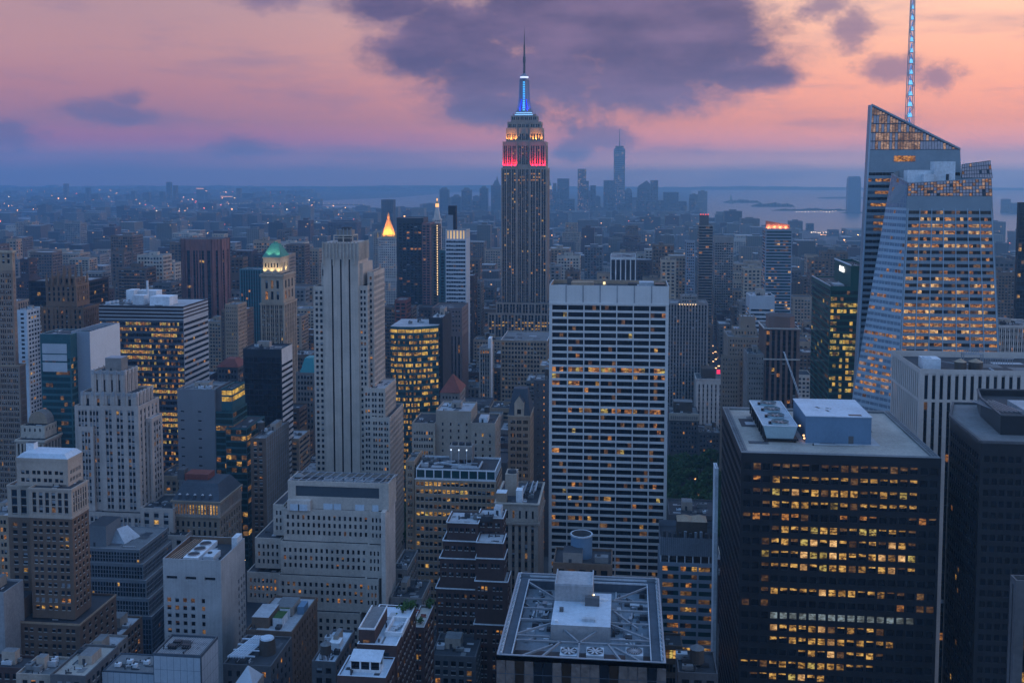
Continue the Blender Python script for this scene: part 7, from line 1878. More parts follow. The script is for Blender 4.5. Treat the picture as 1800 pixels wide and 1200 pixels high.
t_ = b.part('corner_turret')
for s_ in (-1, 1):
    for q in (-1, 1): t_.cyl(cx + s_ * 15.5 * pxm, cy + q * 15, z0 - .2, z0 + 5, 1.6, 1.2, C['gold'], 6); t_.cyl(cx + s_ * 15.5 * pxm, cy + q * 15, z0 + 5, z0 + 9, 1.2, .1, C['gold'], 6, cap=False)
for s_ in (-1, 1): spot('floodlight', (cx + s_ * 9, D - 4, z0 + 1), (cx + s_ * 2, cy - 3, z1 - 6), 95000, (1, .34, .08), 90, 1)
spot('floodlight', (cx, D - 8, z0 + 1), (cx, cy - 2, z1), 95000, (1, .34, .08), 80, 1)
spot('floodlight', (cx + 22, cy - 6, z0 + 1), (cx, cy, z1 - 4), 60000, (1, .34, .08), 90, 1)
b.finish(); HEROES.append((660, 716, 375, 520, D)); FOOT.append((X(660), X(716), D - 4, D + 50))
def far(name, label, D, xl, xr, yt, depth, st, cat='tower', nwin=0, ybot=None, **k): return simple(name, label, D, xl, xr, yt, depth, st, cat, n=0, nwin=nwin, ybot=ybot or yt + 100, **k)
FD = lambda c, **k: ST(**{**dict(mode='f', cw=6, rp=4.2, wu=(.15, .85), wv=(.2, .8), wall=C[c], lit=.02, dim=.03, blind=.03, sky=.1, kinds='o', mt=3), **k})
far('office_tower', 'broad black office slab just right of the golden pyramid', 1560, 697, 744, 383, 40, FD('black_metal', lit=.008, sky=0, mt=8, rowlit={3: .15, 9: .2}), nwin=20, ybot=540)
far('office_tower', 'reddish dark slab squeezed between the black slab and the clock tower', 1540, 742, 756, 392, 40, FD('purple_brown', lit=.03), nwin=10, ybot=540)
D = 1800; X = lambda px, dy=0, py=400: U(px, py, D + dy)[0]; ZZ = lambda py, dy=0: U(767, py, D + dy)[1]
b = Bld('clock_tower', 'slender pale campanile with a lit lantern top, left of the white crowned tower', 'clock tower', (X(767), D, 0), nwin=20)
tier(b, X(761), X(774), D, D + 14, 0, ZZ(385), ST(cols=4, rp=4.4, wu=(.25, .75), wv=(.2, .75), wall=C['pale_stone'], lit=.03), rf='roof_dark', cap=(2, 1, C['pale_stone']))
m = b.part('pyramid_roof'); x0, x1 = X(762), X(773); m.prism([(x0, D), (x1, D), (x1, D + 12), (x0, D + 12)], ZZ(385), ZZ(364), C['pale_stone'], k=.42)
m = b.part('lantern', 'lit lantern and tip'); cx, cy = X(767.5), D + 6; m.cyl(cx, cy, ZZ(364), ZZ(358), 3.2, 3, GLOW('lantern', (1, .45, .14), 1.6), 8); m.cyl(cx, cy, ZZ(358), ZZ(353), 3, 1, C['gold'], 8); m.cyl(cx, cy, ZZ(353), ZZ(349), 1.2, 1, GLOW('lantern', (1, .45, .14), 1.6), 8); m.cyl(cx, cy, ZZ(349), ZZ(346), .6, .1, C['gold'], 6, cap=False)
b.finish(); HEROES.append((760, 775, 346, 520, D))
b, f = far('apartment_tower', 'dark narrow tower with one string of warm lights down it, below the campanile', 1450, 758, 771, 394, 20, FD('brown_brick', lit=.0, dim=.0), fin=False, ybot=540)
m = b.part('light_string', 'vertical string of warm lamps'); xx = U(768.5, 400, 1449.8)[0]
for k in range(30): m.box(xx - .5, xx + .5, 1449.4, 1449.9, f.z - 3 - k * 3.4, f.z - 1.6 - k * 3.4, GLOW('string_warm', (1, .66, .28), 2.4), bottom=True)
b.finish()
far('office_tower', 'teal glass slab half hidden behind the string of lights', 1400, 771, 784, 440, 30, FD('teal_panel'), ybot=540)
far('office_tower', 'dark slate tower standing alone by the river reach behind the golden pyramid', 3600, 670, 691, 351, 40, FD('dark_stone', lit=.004), ybot=390)
far('apartment_tower', 'teal glass apartment slab with bright edges between the octagon tower and green roof', 1150, 421, 459, 473, 24, ST(mode='v', cols=8, rp=4.4, wu=(.12, .85), wv=(.2, .8), rec=.4, wall=WM('teal_edge', (.05, .16, .19), .1, .5), sp=C['navy_panel'], lit=.03, kinds='o', sky=0, dark='t', dim=.02, blind=0), nwin=30, ybot=540)
far('apartment_tower', 'pinkish stepped apartment tower beyond the gothic pinnacles', 1750, 120, 156, 454, 30, FD('beige', lit=.01), nwin=20, ybot=490)
far('apartment_tower', 'pale pinkish cluster tower beside the stepped pinkish one', 1600, 142, 180, 478, 30, FD('warm_grey', lit=.02), nwin=20, ybot=510)
far('apartment_block', 'tan stepped brick block right of the octagon tower', 1050, 388, 428, 545, 30, ST(cols=8, rp=3.8, wu=(.3, .65), wv=(.25, .7), mode='f', wall=C['brown_brick'], lit=.02), nwin=30, ybot=610)
far('apartment_block', 'tan brick block with stair tower behind the netted brick building', 980, 395, 418, 535, 24, ST(cols=6, rp=3.8, wu=(.3, .65), wv=(.25, .7), mode='f', wall=C['tan_brick'], lit=.02), nwin=30, ybot=640)
b, f = far('temple_building', 'low dark red hall with a red tiled pagoda roof beside the black striped block', 900, 382, 418, 645, 24, ST(cols=6, rp=5, mode='f', wall=C['dark_stone'], lit=.05, kinds='o'), fin=False, ybot=690)
m = b.part('pagoda_roof', 'red tiled pagoda roof'); m.prism([(f.x0 - 1, 899), (f.x1 + 1, 899), (f.x1 + 1, 925), (f.x0 - 1, 925)], f.z, f.z + 6.5, C['tile_red'], k=.4); b.finish()
b, f = far('library_building', 'low grey building with a turquoise copper mansard, left of the black striped tower', 800, 520, 552, 655, 26, ST(cols=5, rp=4.5, wall=C['grey_stone'], lit=.03), fin=False, nwin=20, ybot=720)
m = b.part('copper_roof', 'turquoise copper roof'); m.prism([(f.x0 + 3, 801), (f.x1, 801), (f.x1, 824), (f.x0 + 3, 824)], f.z, f.z + 11, WM('turquoise', (.05, .26, .28), .12, .6), k=.55); b.finish()
b, f = far('tiled_tower', 'grey tower with a red tiled pyramid roof below the brown striped office', 720, 774, 808, 690, 26, ST(cols=5, rp=3.9, wu=(.25, .7), wv=(.25, .72), rec=.3, wall=C['grey_stone'], lit=.01), fin=False, nwin=60, ybot=720)
m = b.part('tiled_roof', 'red brown tiled pyramid roof'); m.prism([(f.x0 - .6, 719.4), (f.x1 + .6, 719.4), (f.x1 + .6, 746.6), (f.x0 - .6, 746.6)], f.z, U(793, 658, 733)[1], C['tile_red'], k=.08); b.finish()
far('brick_building', 'red brick apartment block between the striped limestone tower and golden pyramid', 1150, 694, 714, 527, 26, FD('tile_red', lit=.01), nwin=20, ybot=560)
b, f = far('flat_hall', 'long low white edged roof hall at the foot of the red lit skyscraper', 1010, 880, 962, 598, 60, ST(cols=14, rp=4.4, mode='f', wall=C['tan_brick'], lit=.04, kinds='o'), rf='roof_grey', rim=C['white_panel'], nwin=20, ybot=606)
b, f = far('loft_building', 'pale stepped loft with an orange lit top floor below the red lit skyscraper', 930, 842, 862, 612, 24, ST(cols=4, rp=4, mode='v', wu=(.2, .8), wall=C['warm_grey'], sp=C['dark_stone'], lit=.05, pat=['oooo'], kinds='o'), fin=False, nwin=20, ybot=650)
m = b.part('white_wall', 'white blank stair wall'); m.box(f.x1 - 2.5, f.x1 + .2, 932, 944, 0, f.z + 9, C['white_panel']); b.finish()

# green copper roof floodlights
gx0, gx1, gD, gz, gz2, gz3 = GREEN
for k in range(3): xx = gx0 + 1.5 + (gx1 - gx0 - 3) * k / 2; spot('floodlight', (xx, gD + 2.5, gz + .8), (xx, gD + 6, gz + 12), 3600, (1, .82, .42), 100)
for k in range(2): spot('floodlight', (gx0 + 5 + k * 8, gD + 1.5, gz2 + 1.5), (gx0 + 6 + k * 6, gD + 12, gz3), 5200, (.75, 1, .7), 90)
for k in range(2): spot('floodlight', (gx1 + 2.2, gD + 8 + k * 12, gz + .8), (gx1 - .5, gD + 8 + k * 12, gz + 12), 3500, (1, .82, .42), 100)
# ------------------------------------------------------------------ downtown skyline, the far shore and the ordinary city
def dt(name, label, D, xl, xr, yt, depth=50, c='dark_stone', **k):
    return simple(name, label, D, xl, xr, yt, depth, ST(**{**dict(mode='f', cw=9, rp=9, wu=(.15, .85), wv=(.25, .8), mx=1, mt=6, wall=C[c], lit=.015, dim=.04, blind=.02, sky=.25, kinds='o'), **k.pop('st', {})}), 'skyscraper', n=0, nwin=0, ybot=k.pop('ybot', 372), rf='roof_dark', **k)
DT = 6400
b, f = dt('tapered_skyscraper', 'tallest tapering glass skyscraper of the far downtown skyline, needle on top', 6900, 1079, 1099, 262, st=dict(wall=WM('far_glass', (.16, .18, .2), .1, .4), lit=.10, dim=.12, cw=7, rp=14, kinds='ow'), fin=False)
xm = (f.x0 + f.x1) / 2
m = b.part('crown'); m.cyl(xm, 6925, f.z, f.z + 8, 36, 30, C['dark_stone'], 12); m.cyl(xm, 6925, f.z + 8, f.z + 20, 24, 30, C['dark_stone'], 12)
m = b.part('needle'); m.cyl(xm, 6925, f.z + 20, U(1090, 226, 6925)[1], 3.5, 1, C['dark_stone'], 8); b.finish()
b, f = dt('skyscraper', 'slim far downtown tower glittering with vertical strings of light, dark slab beside it', 6200, 1015.5, 1030, 297, 40, st=dict(lit=.28, kinds='ow', cw=7, rp=10), fin=False)
tier(b, f.x1 - 12, U(1035, 318, 6190)[0], 6190, 6199.99, 0, U(1030, 318, 6190)[1], ST(mode='f', cw=8, rp=10, wall=C['dark_stone'], lit=.18, kinds='ow'), rf='roof_dark'); b.finish()
b, f = dt('spired_tower', 'far civic tower with a lit tiered spire peeking out beside the red lit skyscraper', 6300, 962.5, 970.5, 333, 30, st=dict(lit=.3), fin=False)
m = b.part('spire'); xm = (f.x0 + f.x1) / 2; m.cyl(xm, 6315, f.z, f.z + 22, 11, 9, GLOW('far_lit', (1, .62, .35), .35), 10); m.cyl(xm, 6315, f.z + 22, f.z + 55, 8, .5, C['copper_green'], 8, cap=False); b.finish()
for args in (('square dark far tower next to the lit tiered spire', 979.5, 1000, 314), ('thin far tower just left of the square dark one', 972, 977.5, 322), ('plain narrow far tower between the glittering one and the wide blue slab', 1037.5, 1047, 326), ('wide blue far slab immediately left of the tallest needle skyscraper', 1061, 1081, 317),
             ('square far tower of the pair, its side lit pink, right of the cut gable', 1143.5, 1157, 317), ('low broad far tower with shoulders, one corner light', 1166, 1193, 338), ('short far slab on the seaward flank of the shouldered tower', 1193, 1207, 354), ('last but one far tower standing at the water, blunt topped', 1212, 1222, 348),
             ('wide low far block in front of the square dark tower', 984, 1010, 350), ('grey far block between the red lit skyscraper and the wide low block', 963, 984, 337), ('pale far box at the foot of the tallest needle skyscraper', 1085, 1107, 358), ('wide far wall of offices below the cut gable tower', 1118, 1168, 352)):
    dt('skyscraper', args[0], DT + (hash(args[1]) % 300 if False else int(args[1]) % 7 * 40) - (400 if args[3] > 345 else 0), args[1], args[2], args[3])
b, f = dt('domed_tower', 'far tower with a rounded dome top right of the tallest needle skyscraper', 6450, 1098, 1111, 338, 45, fin=False); m = b.part('dome'); xm = (f.x0 + f.x1) / 2
m.cyl(xm, 6472, f.z, f.z + 14, 23, 19, C['dark_stone'], 12); m.cyl(xm, 6472, f.z + 14, f.z + 24, 19, 8, C['dark_stone'], 12); b.finish()
b, f = dt('gabled_skyscraper', 'far tower whose top is cut to a slanting gable', 6350, 1120, 1143, 330, 45, fin=False); m = b.part('gable')
m.face(((f.x0, 6350, f.z), (f.x1, 6350, f.z), (f.x1, 6350, f.z + 22), (f.x1 - 22, 6350, f.z + 44), (f.x0 + 10, 6350, f.z + 12)), C['dark_stone']); m.face(((f.x0 + 10, 6350, f.z + 12), (f.x1 - 22, 6350, f.z + 44), (f.x1 - 22, 6395, f.z + 44), (f.x0 + 10, 6395, f.z + 12)), C['dark_stone']); m.face(((f.x1 - 22, 6350, f.z + 44), (f.x1, 6350, f.z + 22), (f.x1, 6395, f.z + 22), (f.x1 - 22, 6395, f.z + 44)), C['dark_stone']); m.face(((f.x1, 6350, f.z), (f.x1, 6395, f.z), (f.x1, 6395, f.z + 22), (f.x1, 6350, f.z + 22)), C['dark_stone']); b.finish()
b, f = dt('pointed_tower', 'outermost far tower at the water with a small pointed roof', 6300, 1222.5, 1229, 364, 25, fin=False); m = b.part('pointed_roof'); m.prism([(f.x0, 6300), (f.x1, 6300), (f.x1, 6325), (f.x0, 6325)], f.z, f.z + 22, C['dark_stone'], k=.05); b.finish()
for lab, xl, xr, yt in (('far grey tower with notched top standing first left of the clock tower skyline', 772.5, 788, 333), ('far low stepped block left of the rounded far tower', 793, 810, 346), ('far tower with a tiered rounded head between the clock tower and red lit skyscraper', 811, 828, 334), ('far block with red glowing shoulder left of the pointed far tower', 843, 857, 331), ('far wide slab merging behind the red lit skyscraper', 828, 846, 352)):
    b, f = dt('skyscraper', lab, 6100 + int(xl) % 5 * 60, xl, xr, yt, 45, fin=False)
    m = b.part('crown'); w_ = f.x1 - f.x0; m.prism([(f.x0 + w_ * .15, f.y0 + 4), (f.x1 - w_ * .15, f.y0 + 4), (f.x1 - w_ * .15, f.y0 + 36), (f.x0 + w_ * .15, f.y0 + 36)], f.z - 1, f.z + 13, C['dark_stone'], k=.6); b.finish()
b, f = dt('skyscraper', 'far old skyscraper tapering to a point just left of the red lit skyscraper', 6250, 863, 880, 326, 40, fin=False); m = b.part('pointed_roof'); xm = (f.x0 + f.x1) / 2; m.prism([(xm - 20, 6255), (xm + 24, 6255), (xm + 24, 6285), (xm - 20, 6285)], f.z - 1, f.z + 30, C['dark_stone'], k=.45); m.cyl(xm + 6, 6268, f.z + 30, f.z + 58, 7, .5, C['dark_stone'], 8); b.finish()
# tall glass tower across the river
D = 6600; x0, x1 = U(1491, 340, D)[0], U(1513.5, 340, D)[0]; z1 = U(1502, 310, D)[1]
b = Bld('glass_tower', 'lone tall blue glass tower standing across the bay, its reflection below', 'skyscraper', ((x0 + x1) / 2, D, 0), nwin=0)
C['far_blue'] = WM('far_blue', (.10, .15, .20), .1, .4)
poly = [(x0, D), (x1, D), (x1, D + 60), (x0, D + 60)]
m = b.mb('wall'); m.prism(poly, 0, z1 * .7, C['far_blue'], cap=False); m.prism(poly, z1 * .7, z1 - 14, C['far_blue'], k=.93, cap=False)
w_ = (x1 - x0) * .93 / 2; xm = (x0 + x1) / 2; m2 = b.mb('crown'); m2.prism([(xm - w_, D + 3), (xm + w_, D + 3), (xm + w_, D + 57), (xm - w_, D + 57)], z1 - 14, z1, C['far_blue'], k=.86, top=C['roof_dark']); b.finish()
for lab, xl, xr, yt, D in (('hazy twin apartment block on the far shore at the right border', 1763, 1777, 350, 6800), ('taller hazy block on the far shore at the very border', 1779, 1800, 357, 6700), ('hazy far block beside the lone blue glass tower', 1419, 1431, 393, 4700), ('hazy stepped far tower before the bay', 1457, 1475, 404, 4300)):
    dt('apartment_block', lab, D, xl, xr, yt, 40, ybot=yt + 30)
for k, (xl, xr, yt) in enumerate(((111, 117, 323), (150, 156, 330), (292, 299, 320), (304, 309, 326), (345, 358, 332), (230, 237, 336), (251, 262, 338), (280, 287, 337), (388, 408, 346), (415, 422, 331), (425, 445, 340), (452, 474, 347), (502, 512, 342), (360, 366, 338), (135, 148, 340), (160, 172, 341))):
    names = ('reddish', 'dark', 'tallest paired', 'shorter paired', 'orange topped', 'pale', 'broad', 'low', 'lit topped', 'square', 'wide', 'spread', 'thin', 'slight', 'faded', 'boxy')
    b, f = dt('apartment_tower', '%s hazy tower on the horizon across the east river' % names[k], 8600 - (k % 4) * 300, xl, xr, yt, 40, c='dark_stone' if k % 3 else 'brown_brick', ybot=345, fin=False)
    if k in (4, 8): m = b.part('roof_sign', 'orange lit roof band'); m.box(f.x0, f.x1, f.y0 - 1, f.y0, f.z - 2, f.z + 6, GLOW('roof_band', (1, .42, .15), 1.2 if k == 4 else .5), bottom=True)
    b.finish()
for k, px in enumerate((73.5, 77.5)):
    X, Z = U(px, 350, 7600); e = thing('chimney_stack', ('left' if k == 0 else 'right') + ' pale power station chimney across the east river', 'chimney', (X, 7600, 0), 'power station chimneys')
    m = MB(); m.cyl(X, 7600, 0, Z, 7, 5, C['pale_stone'], 12); m.build('shaft', e); m = MB(); m.cyl(X, 7600, Z, Z + 4, 5.6, 5.6, C['dark_stone'], 12); m.build('rim', e)
# suspension bridge with strings of lights
D = 6700; e = thing('suspension_bridge', 'far suspension bridge outlined by strings of lamps over the east river', 'bridge', (U(553, 372, D)[0], D, 0))
xt = [U(455, 360, D)[0], U(553, 360, D)[0]]; xe = [U(390, 360, D)[0], U(640, 360, D)[0]]; zd = 42; ztp = U(553, 356, D)[1]
for x in xt:
    m = MB()
    for dx in (-9, 9): m.box(x + dx - 4, x + dx + 4, D - 5, D + 5, 0, ztp, C['dark_stone'])
    m.box(x - 13, x + 13, D - 5, D + 5, ztp - 12, ztp - .01, C['dark_stone'], bottom=True); m.build('tower', e)
m = MB(); m.box(xe[0], xe[1], D - 12, D + 12, zd - 4, zd, C['dark_stone'], bottom=True); m.build('deck', e)
mc = MB(); ml = MB(); gl = GLOW('bridge_lamp', (1, .72, .38), 2.0)
for (xa, za, xb_, zb_) in ((xe[0], zd, xt[0], ztp), (xt[0], ztp, xt[1], ztp), (xt[1], ztp, xe[1], zd)):
    prev = None
    for k in range(21):
        u = k / 20; sag = (ztp - zd - 6) * 4 * u * (1 - u) * (1 if za == zb_ else .32); p = (xa + (xb_ - xa) * u, D - 10, za + (zb_ - za) * u - sag)
        if prev: mc.beam(prev, p, 1.6, C['dark_stone'])
        if k % 2 == 0: ml.box(p[0] - 1.3, p[0] + 1.3, D - 12.5, D - 11.5, p[2], p[2] + 2.6, gl, bottom=True)
        prev = p
mc.build('cable', e); o = ml.build('lamp_string', e); o['label'] = 'strings of lamps along the cables'
# statue on its island
D = 8600; X = U(1285, 356, D)[0]; e = thing('statue', 'tiny hazy statue with a raised arm on a pedestal on the nearest bay island', 'statue', (X, D, .6))
m = MB(); m.prism([(X - 18, D - 18), (X + 18, D - 18), (X + 18, D + 18), (X - 18, D + 18)], .6, 34, C['grey_stone'], k=.5); m.build('pedestal', e)
m = MB(); m.cyl(X, D, 34, 62, 6.5, 3.8, C['copper_green'], 10); m.cyl(X, D, 62, 68, 2.4, 2.0, C['copper_green'], 8); m.beam((X - 3, D, 58), (X - 6.5, D, 78), 2.4, C['copper_green']); m.cyl(X - 6.6, D, 78, 82, 1.6, .6, C['gold'], 6); m.build('figure', e)

# ------------------------------------------------------------------ the ordinary city between the towers
r = random.Random(77)
BAYX = [(1215, 377), (1240, 380), (1270, 386), (1300, 396), (1340, 404), (1400, 402), (1420, 405), (1450, 408), (1500, 412), (1540, 420), (1600, 425), (1760, 430), (1900, 434)]
def shore(px):
    for (a, ya), (c, yc) in zip(BAYX, BAYX[1:]):
        if a <= px <= c: return ya + (yc - ya) * (px - a) / (c - a)
    return 0
def wet(px, py):
    if px > 1205 and py < (shore(px) if px >= 1215 else 377) + 1.5: return True
    if px > 880 and py < 366: return True
    if 555 < px <= 885 and 336 < py < 369: return True
    return px < 86 and 381.5 < py < 391.5
def zcap(x0, x1, Y):
    """height that keeps a block from hiding a known tower, None if it would stand inside one"""
    zc = 400
    p0, p1 = PR(x0, Y, 40)[0], PR(x1, Y, 40)[0]
    for a, c, yt, yb, D in HEROES:
        if D > Y - 1 and p1 > a - 1 and p0 < c + 1: zc = min(zc, U((p0 + p1) / 2, yb, Y)[1])
    return zc
def hits(x0, x1, y0, y1, g=2): return any(x1 > a - g and x0 < c + g and y1 > d - g and y0 < e + g for a, c, d, e in FOOT)
def hidden(px, py, Y): return any(D < Y and a + 1 < px < c - 1 and py > yt + 1 for a, c, yt, yb, D in HEROES)
walls = [('tan', 'tan_brick', .22), ('brown', 'brown_brick', .22), ('dark red', 'red_brick', .14), ('grey', 'grey_stone', .16), ('pale', 'limestone', .1), ('dark grey', 'dark_stone', .1), ('buff', 'beige', .06)]
def pickw():
    x = r.random()
    for w_ in walls:
        x -= w_[2]
        if x < 0: return w_
    return walls[0]
cand = []
Y = 405
while Y < 5200:
    rowd = 30 if Y < 1700 else 40 if Y < 3000 else 62
    px0 = U(-15, 700, Y)[0]; px1 = U(1815, 700, Y)[0]; X = px0 - r.random() * 20
    while X < px1:
        w_ = r.uniform(18, 40) if Y < 1700 else r.uniform(26, 60) if Y < 3000 else r.uniform(38, 95)
        if Y < 640: h = r.uniform(14, 58)
        elif Y < 1100: h = r.choice((r.uniform(30, 62), r.uniform(45, 85), r.uniform(25, 50)))
        elif Y < 1800: h = r.choice((r.uniform(34, 70), r.uniform(52, 100), r.uniform(28, 56), r.uniform(85, 150)))
        elif Y < 3000: h = r.choice((r.uniform(20, 46), r.uniform(30, 72), r.uniform(18, 34), r.uniform(45, 120) if r.random() < .5 else 28))
        else: h = r.uniform(12, 32) if r.random() < .82 else r.uniform(42, 92)
        if X < -900 and Y < 3200 and r.random() < .2: h = r.uniform(55, 110)
        x1 = X + w_ - .6
        skip = 112 < X + w_ / 2 < 150 and 900 < Y < 2600
        skip |= (int((X + 8000) // 150) != int((X + w_ + 8000) // 150)) and r.random() < .8
        d = rowd - r.uniform(.5, 5)
        if not skip and not hits(X, x1, Y, Y + d):
            h = min(h, zcap(X, x1, Y))
            bx, by = PR((X + x1) / 2, Y, 0)
            if h > 9 and not wet(bx, by):
                t = PR((X + x1) / 2, Y, h); t2 = PR(X + .5, Y, h); t3 = PR(x1 - .5, Y, h)
                lim = 960 if Y < 640 else 640 if Y < 800 else 560 if Y < 1000 else 440 if Y < 1500 else 404 if Y < 2500 else 384 if Y < 4000 else 368
                if t[1] < lim - 10: h = U(t[0], lim + r.uniform(0, 60), Y)[1]; t = PR((X + x1) / 2, Y, h)
                if h > 9 and not all(hidden(q[0], q[1] - 1, Y) for q in (t, t2, t3)) and t3[0] > -5 and t2[0] < 1805:
                    cand.append((Y, X, x1, d, h, t))
        X += w_
    Y += rowd + (16 if int(Y / 80) != int((Y + rowd) / 80) else 0)
cand.sort(key=lambda q: -((q[2] - q[1]) * max(12, q[4]) / q[0] ** 2))
own, rest = cand[:290], cand[290:]
REFS = [(921, 440, 'the red lit skyscraper'), (1070, 640, 'the white gridded slab'), (610, 600, 'the striped limestone tower'), (1640, 480, 'the faceted glass skyscraper'), (1475, 590, 'the green sign tower'), (1375, 620, 'the brown piered tower'), (490, 540, 'the green roofed tower'), (348, 490, 'the octagon tower'), (250, 640, 'the wide banded office'), (110, 560, 'the gothic pinnacles'), (20, 560, 'the brown border skyscraper'),
        (682, 450, 'the golden pyramid'), (800, 480, 'the white crowned tower'), (725, 650, 'the yellow lit office'), (1240, 460, 'the slender banded tower'), (1208, 610, 'the ribbed concrete tower'), (1370, 470, 'the orange crowned tower'), (465, 690, 'the black striped block'), (1250, 710, 'the red sign building'), (345, 760, 'the lit corner slab'), (1310, 640, 'the tan setback block'), (915, 760, 'the gabled gothic tower'), (790, 620, 'the brown striped office'), (440, 520, 'the teal edged slab'), (1780, 480, 'the border glass sliver'), (1095, 470, 'the white striped short block')]
ORD = 'nearest,second,third,fourth,fifth,sixth,seventh,eighth,ninth,tenth,eleventh,twelfth,thirteenth,fourteenth,fifteenth,sixteenth,seventeenth,eighteenth,nineteenth,twentieth'.split(',')
meta = []
for (Y, X, x1, d, h, t) in own:
    w_ = pickw(); k = r.random(); top = 'tank' if k < .3 and h < 75 and Y < 1900 else 'house' if k < .6 else 'units' if k < .85 else 'setback'
    ref = min(REFS, key=lambda q: abs(q[0] - t[0]) + .6 * abs(q[1] - t[1])); dx = t[0] - ref[0]
    rel = 'left of' if dx < -14 else 'right of' if dx > 14 else 'just above' if t[1] < ref[1] else 'just below'
    size = 'tall' if h > 65 else 'low' if h < 32 else 'midrise'
    base = '%s %s %s' % (size, w_[0], {'tank': 'block with roof tank', 'house': 'block with roof cabin', 'units': 'flat roofed block', 'setback': 'block with setback top'}[top])
    meta.append([w_, top, base, rel, ref[2], abs(dx) + abs(t[1] - ref[1])])
cnt = {}
order = sorted(range(len(own)), key=lambda i: meta[i][5]); lab = {}
for i in order:
    w_, top, base, rel, rf_, _ = meta[i]; key = (base, rel, rf_); k = cnt.get(key, 0); cnt[key] = k + 1
    lab[i] = '%s, %s %s %s' % (base, ORD[min(k, 19)] + ' such', rel, rf_)
for i, (Y, X, x1, d, h, t) in enumerate(own):
    w_, top = meta[i][:2]
    b = Bld('city_block' if h < 65 else 'apartment_tower', lab[i], 'building', ((X + x1) / 2, Y, 0), 'ordinary city blocks between the towers', nwin=0)
    near = Y < 1300
    cw = r.uniform(3, 4.6) * (1 if near else 1.4); rp = r.uniform(3.5, 4.3) * (1 if near else 1.3)
    md = r.choice('ffvh') if near else 'f'
    st = ST(mode=md, cw=cw, rp=rp, wu=(.2, .78) if md != 'h' else (.05, .95), wv=(.25, .76), rec=.35, mt=r.uniform(1.5, 4), wall=C[w_[1]], sp=C[r.choice(('dark_stone', 'brown_brick', 'grey_stone'))], lit=r.choice((.01, .02, .05, .09)), dim=.05, blind=.14, sky=.16, kinds='oom')
    rfm = r.choice(('roof_dark', 'roof_dark', 'roof_grey', 'roof_light'))
    if top == 'setback' and h > 30:
        hs = h * r.uniform(.7, .85); tier(b, X, x1, Y, Y + d, 0, hs, st, rf=rfm); q = (x1 - X) * .16
        tier(b, X + q, x1 - q, Y + d * .2, Y + d * .9, hs - .9, h, st, rf=rfm)
    else:
        tier(b, X, x1, Y, Y + d, 0, h, st, rf=rfm)
        if top == 'tank': tank(b, X + (x1 - X) * r.uniform(.3, .7), Y + d * r.uniform(.3, .6), h - .9, r.uniform(2, 2.8), r.uniform(3.6, 4.8), r.uniform(2, 4))
        if top == 'house' or (top == 'tank' and r.random() < .5): penthouse(b, X + (x1 - X) * .3, X + (x1 - X) * r.uniform(.5, .8), Y + d * .5, Y + d * .8, h - .9, r.uniform(3, 6), C[w_[1]], C[rfm])
    if near:
        for _ in range(r.randint(1, 4)): hvac(b, X + (x1 - X) * r.uniform(.15, .85), Y + d * r.uniform(.12, .5), h - .9, r.uniform(1.6, 3.6), r.uniform(1.4, 2.6), r.uniform(1.2, 2.4), r.choice((C['duct_metal'], C['white_panel'], C['roof_dark'], C['roof_grey'])))
    b.finish()

# everything farther off reads as one mass of roofs
m_, t_, p_, o_ = principled('city_mass_wall')
geo = t_.n('ShaderNodeNewGeometry'); pos_ = geo.outputs['Position']
att = t_.n('ShaderNodeAttribute'); att.attribute_name = 'tint'
sx_ = t_.n('ShaderNodeSeparateXYZ'); t_.put(sx_.inputs[0], pos_); nn_ = t_.n('ShaderNodeSeparateXYZ'); t_.put(nn_.inputs[0], geo.outputs['Normal'])
hh_ = t_.m('DIVIDE', t_.m('ADD', sx_.outputs['X'], sx_.outputs['Y']), 5.2); zz_ = t_.m('DIVIDE', sx_.outputs['Z'], 4.1)
fh, fz = t_.m('FRACT', hh_), t_.m('FRACT', zz_)
band = lambda f, a, c: t_.m('MULTIPLY', t_.m('GREATER_THAN', f, a), t_.m('LESS_THAN', f, c))
wmask = t_.m('MULTIPLY', t_.m('MULTIPLY', band(fh, .25, .75), band(fz, .25, .78)), t_.m('LESS_THAN', nn_.outputs['Z'], .5))
cb_ = t_.n('ShaderNodeCombineXYZ'); t_.put(cb_.inputs[0], t_.m('FLOOR', hh_)); t_.put(cb_.inputs[1], t_.m('FLOOR', zz_)); t_.put(cb_.inputs[2], t_.m('FLOOR', t_.m('DIVIDE', sx_.outputs['X'], 40)))
wn_ = t_.n('ShaderNodeTexWhiteNoise', noise_dimensions='3D'); t_.put(wn_.inputs['Vector'], cb_.outputs[0])
t_.put(p_.inputs['Base Color'], t_.mix(t_.m('MULTIPLY', wmask, .8), att.outputs['Color'], (.015, .02, .03)))
p_.inputs['Roughness'].default_value = .85
p_.inputs['Emission Color'].default_value = (1, .5, .18, 1)
t_.put(p_.inputs['Emission Strength'], t_.m('MULTIPLY', t_.m('MULTIPLY', wmask, t_.m('GREATER_THAN', wn_.outputs['Value'], .988)), 1.3))
m_.cycles.emission_sampling = 'NONE'
MASS = m_
mm = MB(); tints = []
def massbox(x0, x1, y0, y1, h, tint, roof_t):
    n0 = len(mm.f); mm.box(x0, x1, y0, y1, 0, h, MASS); tints.extend([tint] * 4 + [roof_t])
    if h > 25 and r.random() < .6:
        q = (x1 - x0) * .3; mm.box(x0 + q, x1 - q, y0 + (y1 - y0) * .4, y1 - (y1 - y0) * .2, h, h + r.uniform(3, 7), MASS); tints.extend([tint] * 4 + [roof_t])
TW = [(.26, .22, .17), (.15, .11, .085), (.11, .05, .045), (.22, .22, .23), (.36, .34, .31), (.10, .10, .11), (.30, .25, .2), (.17, .14, .13)]
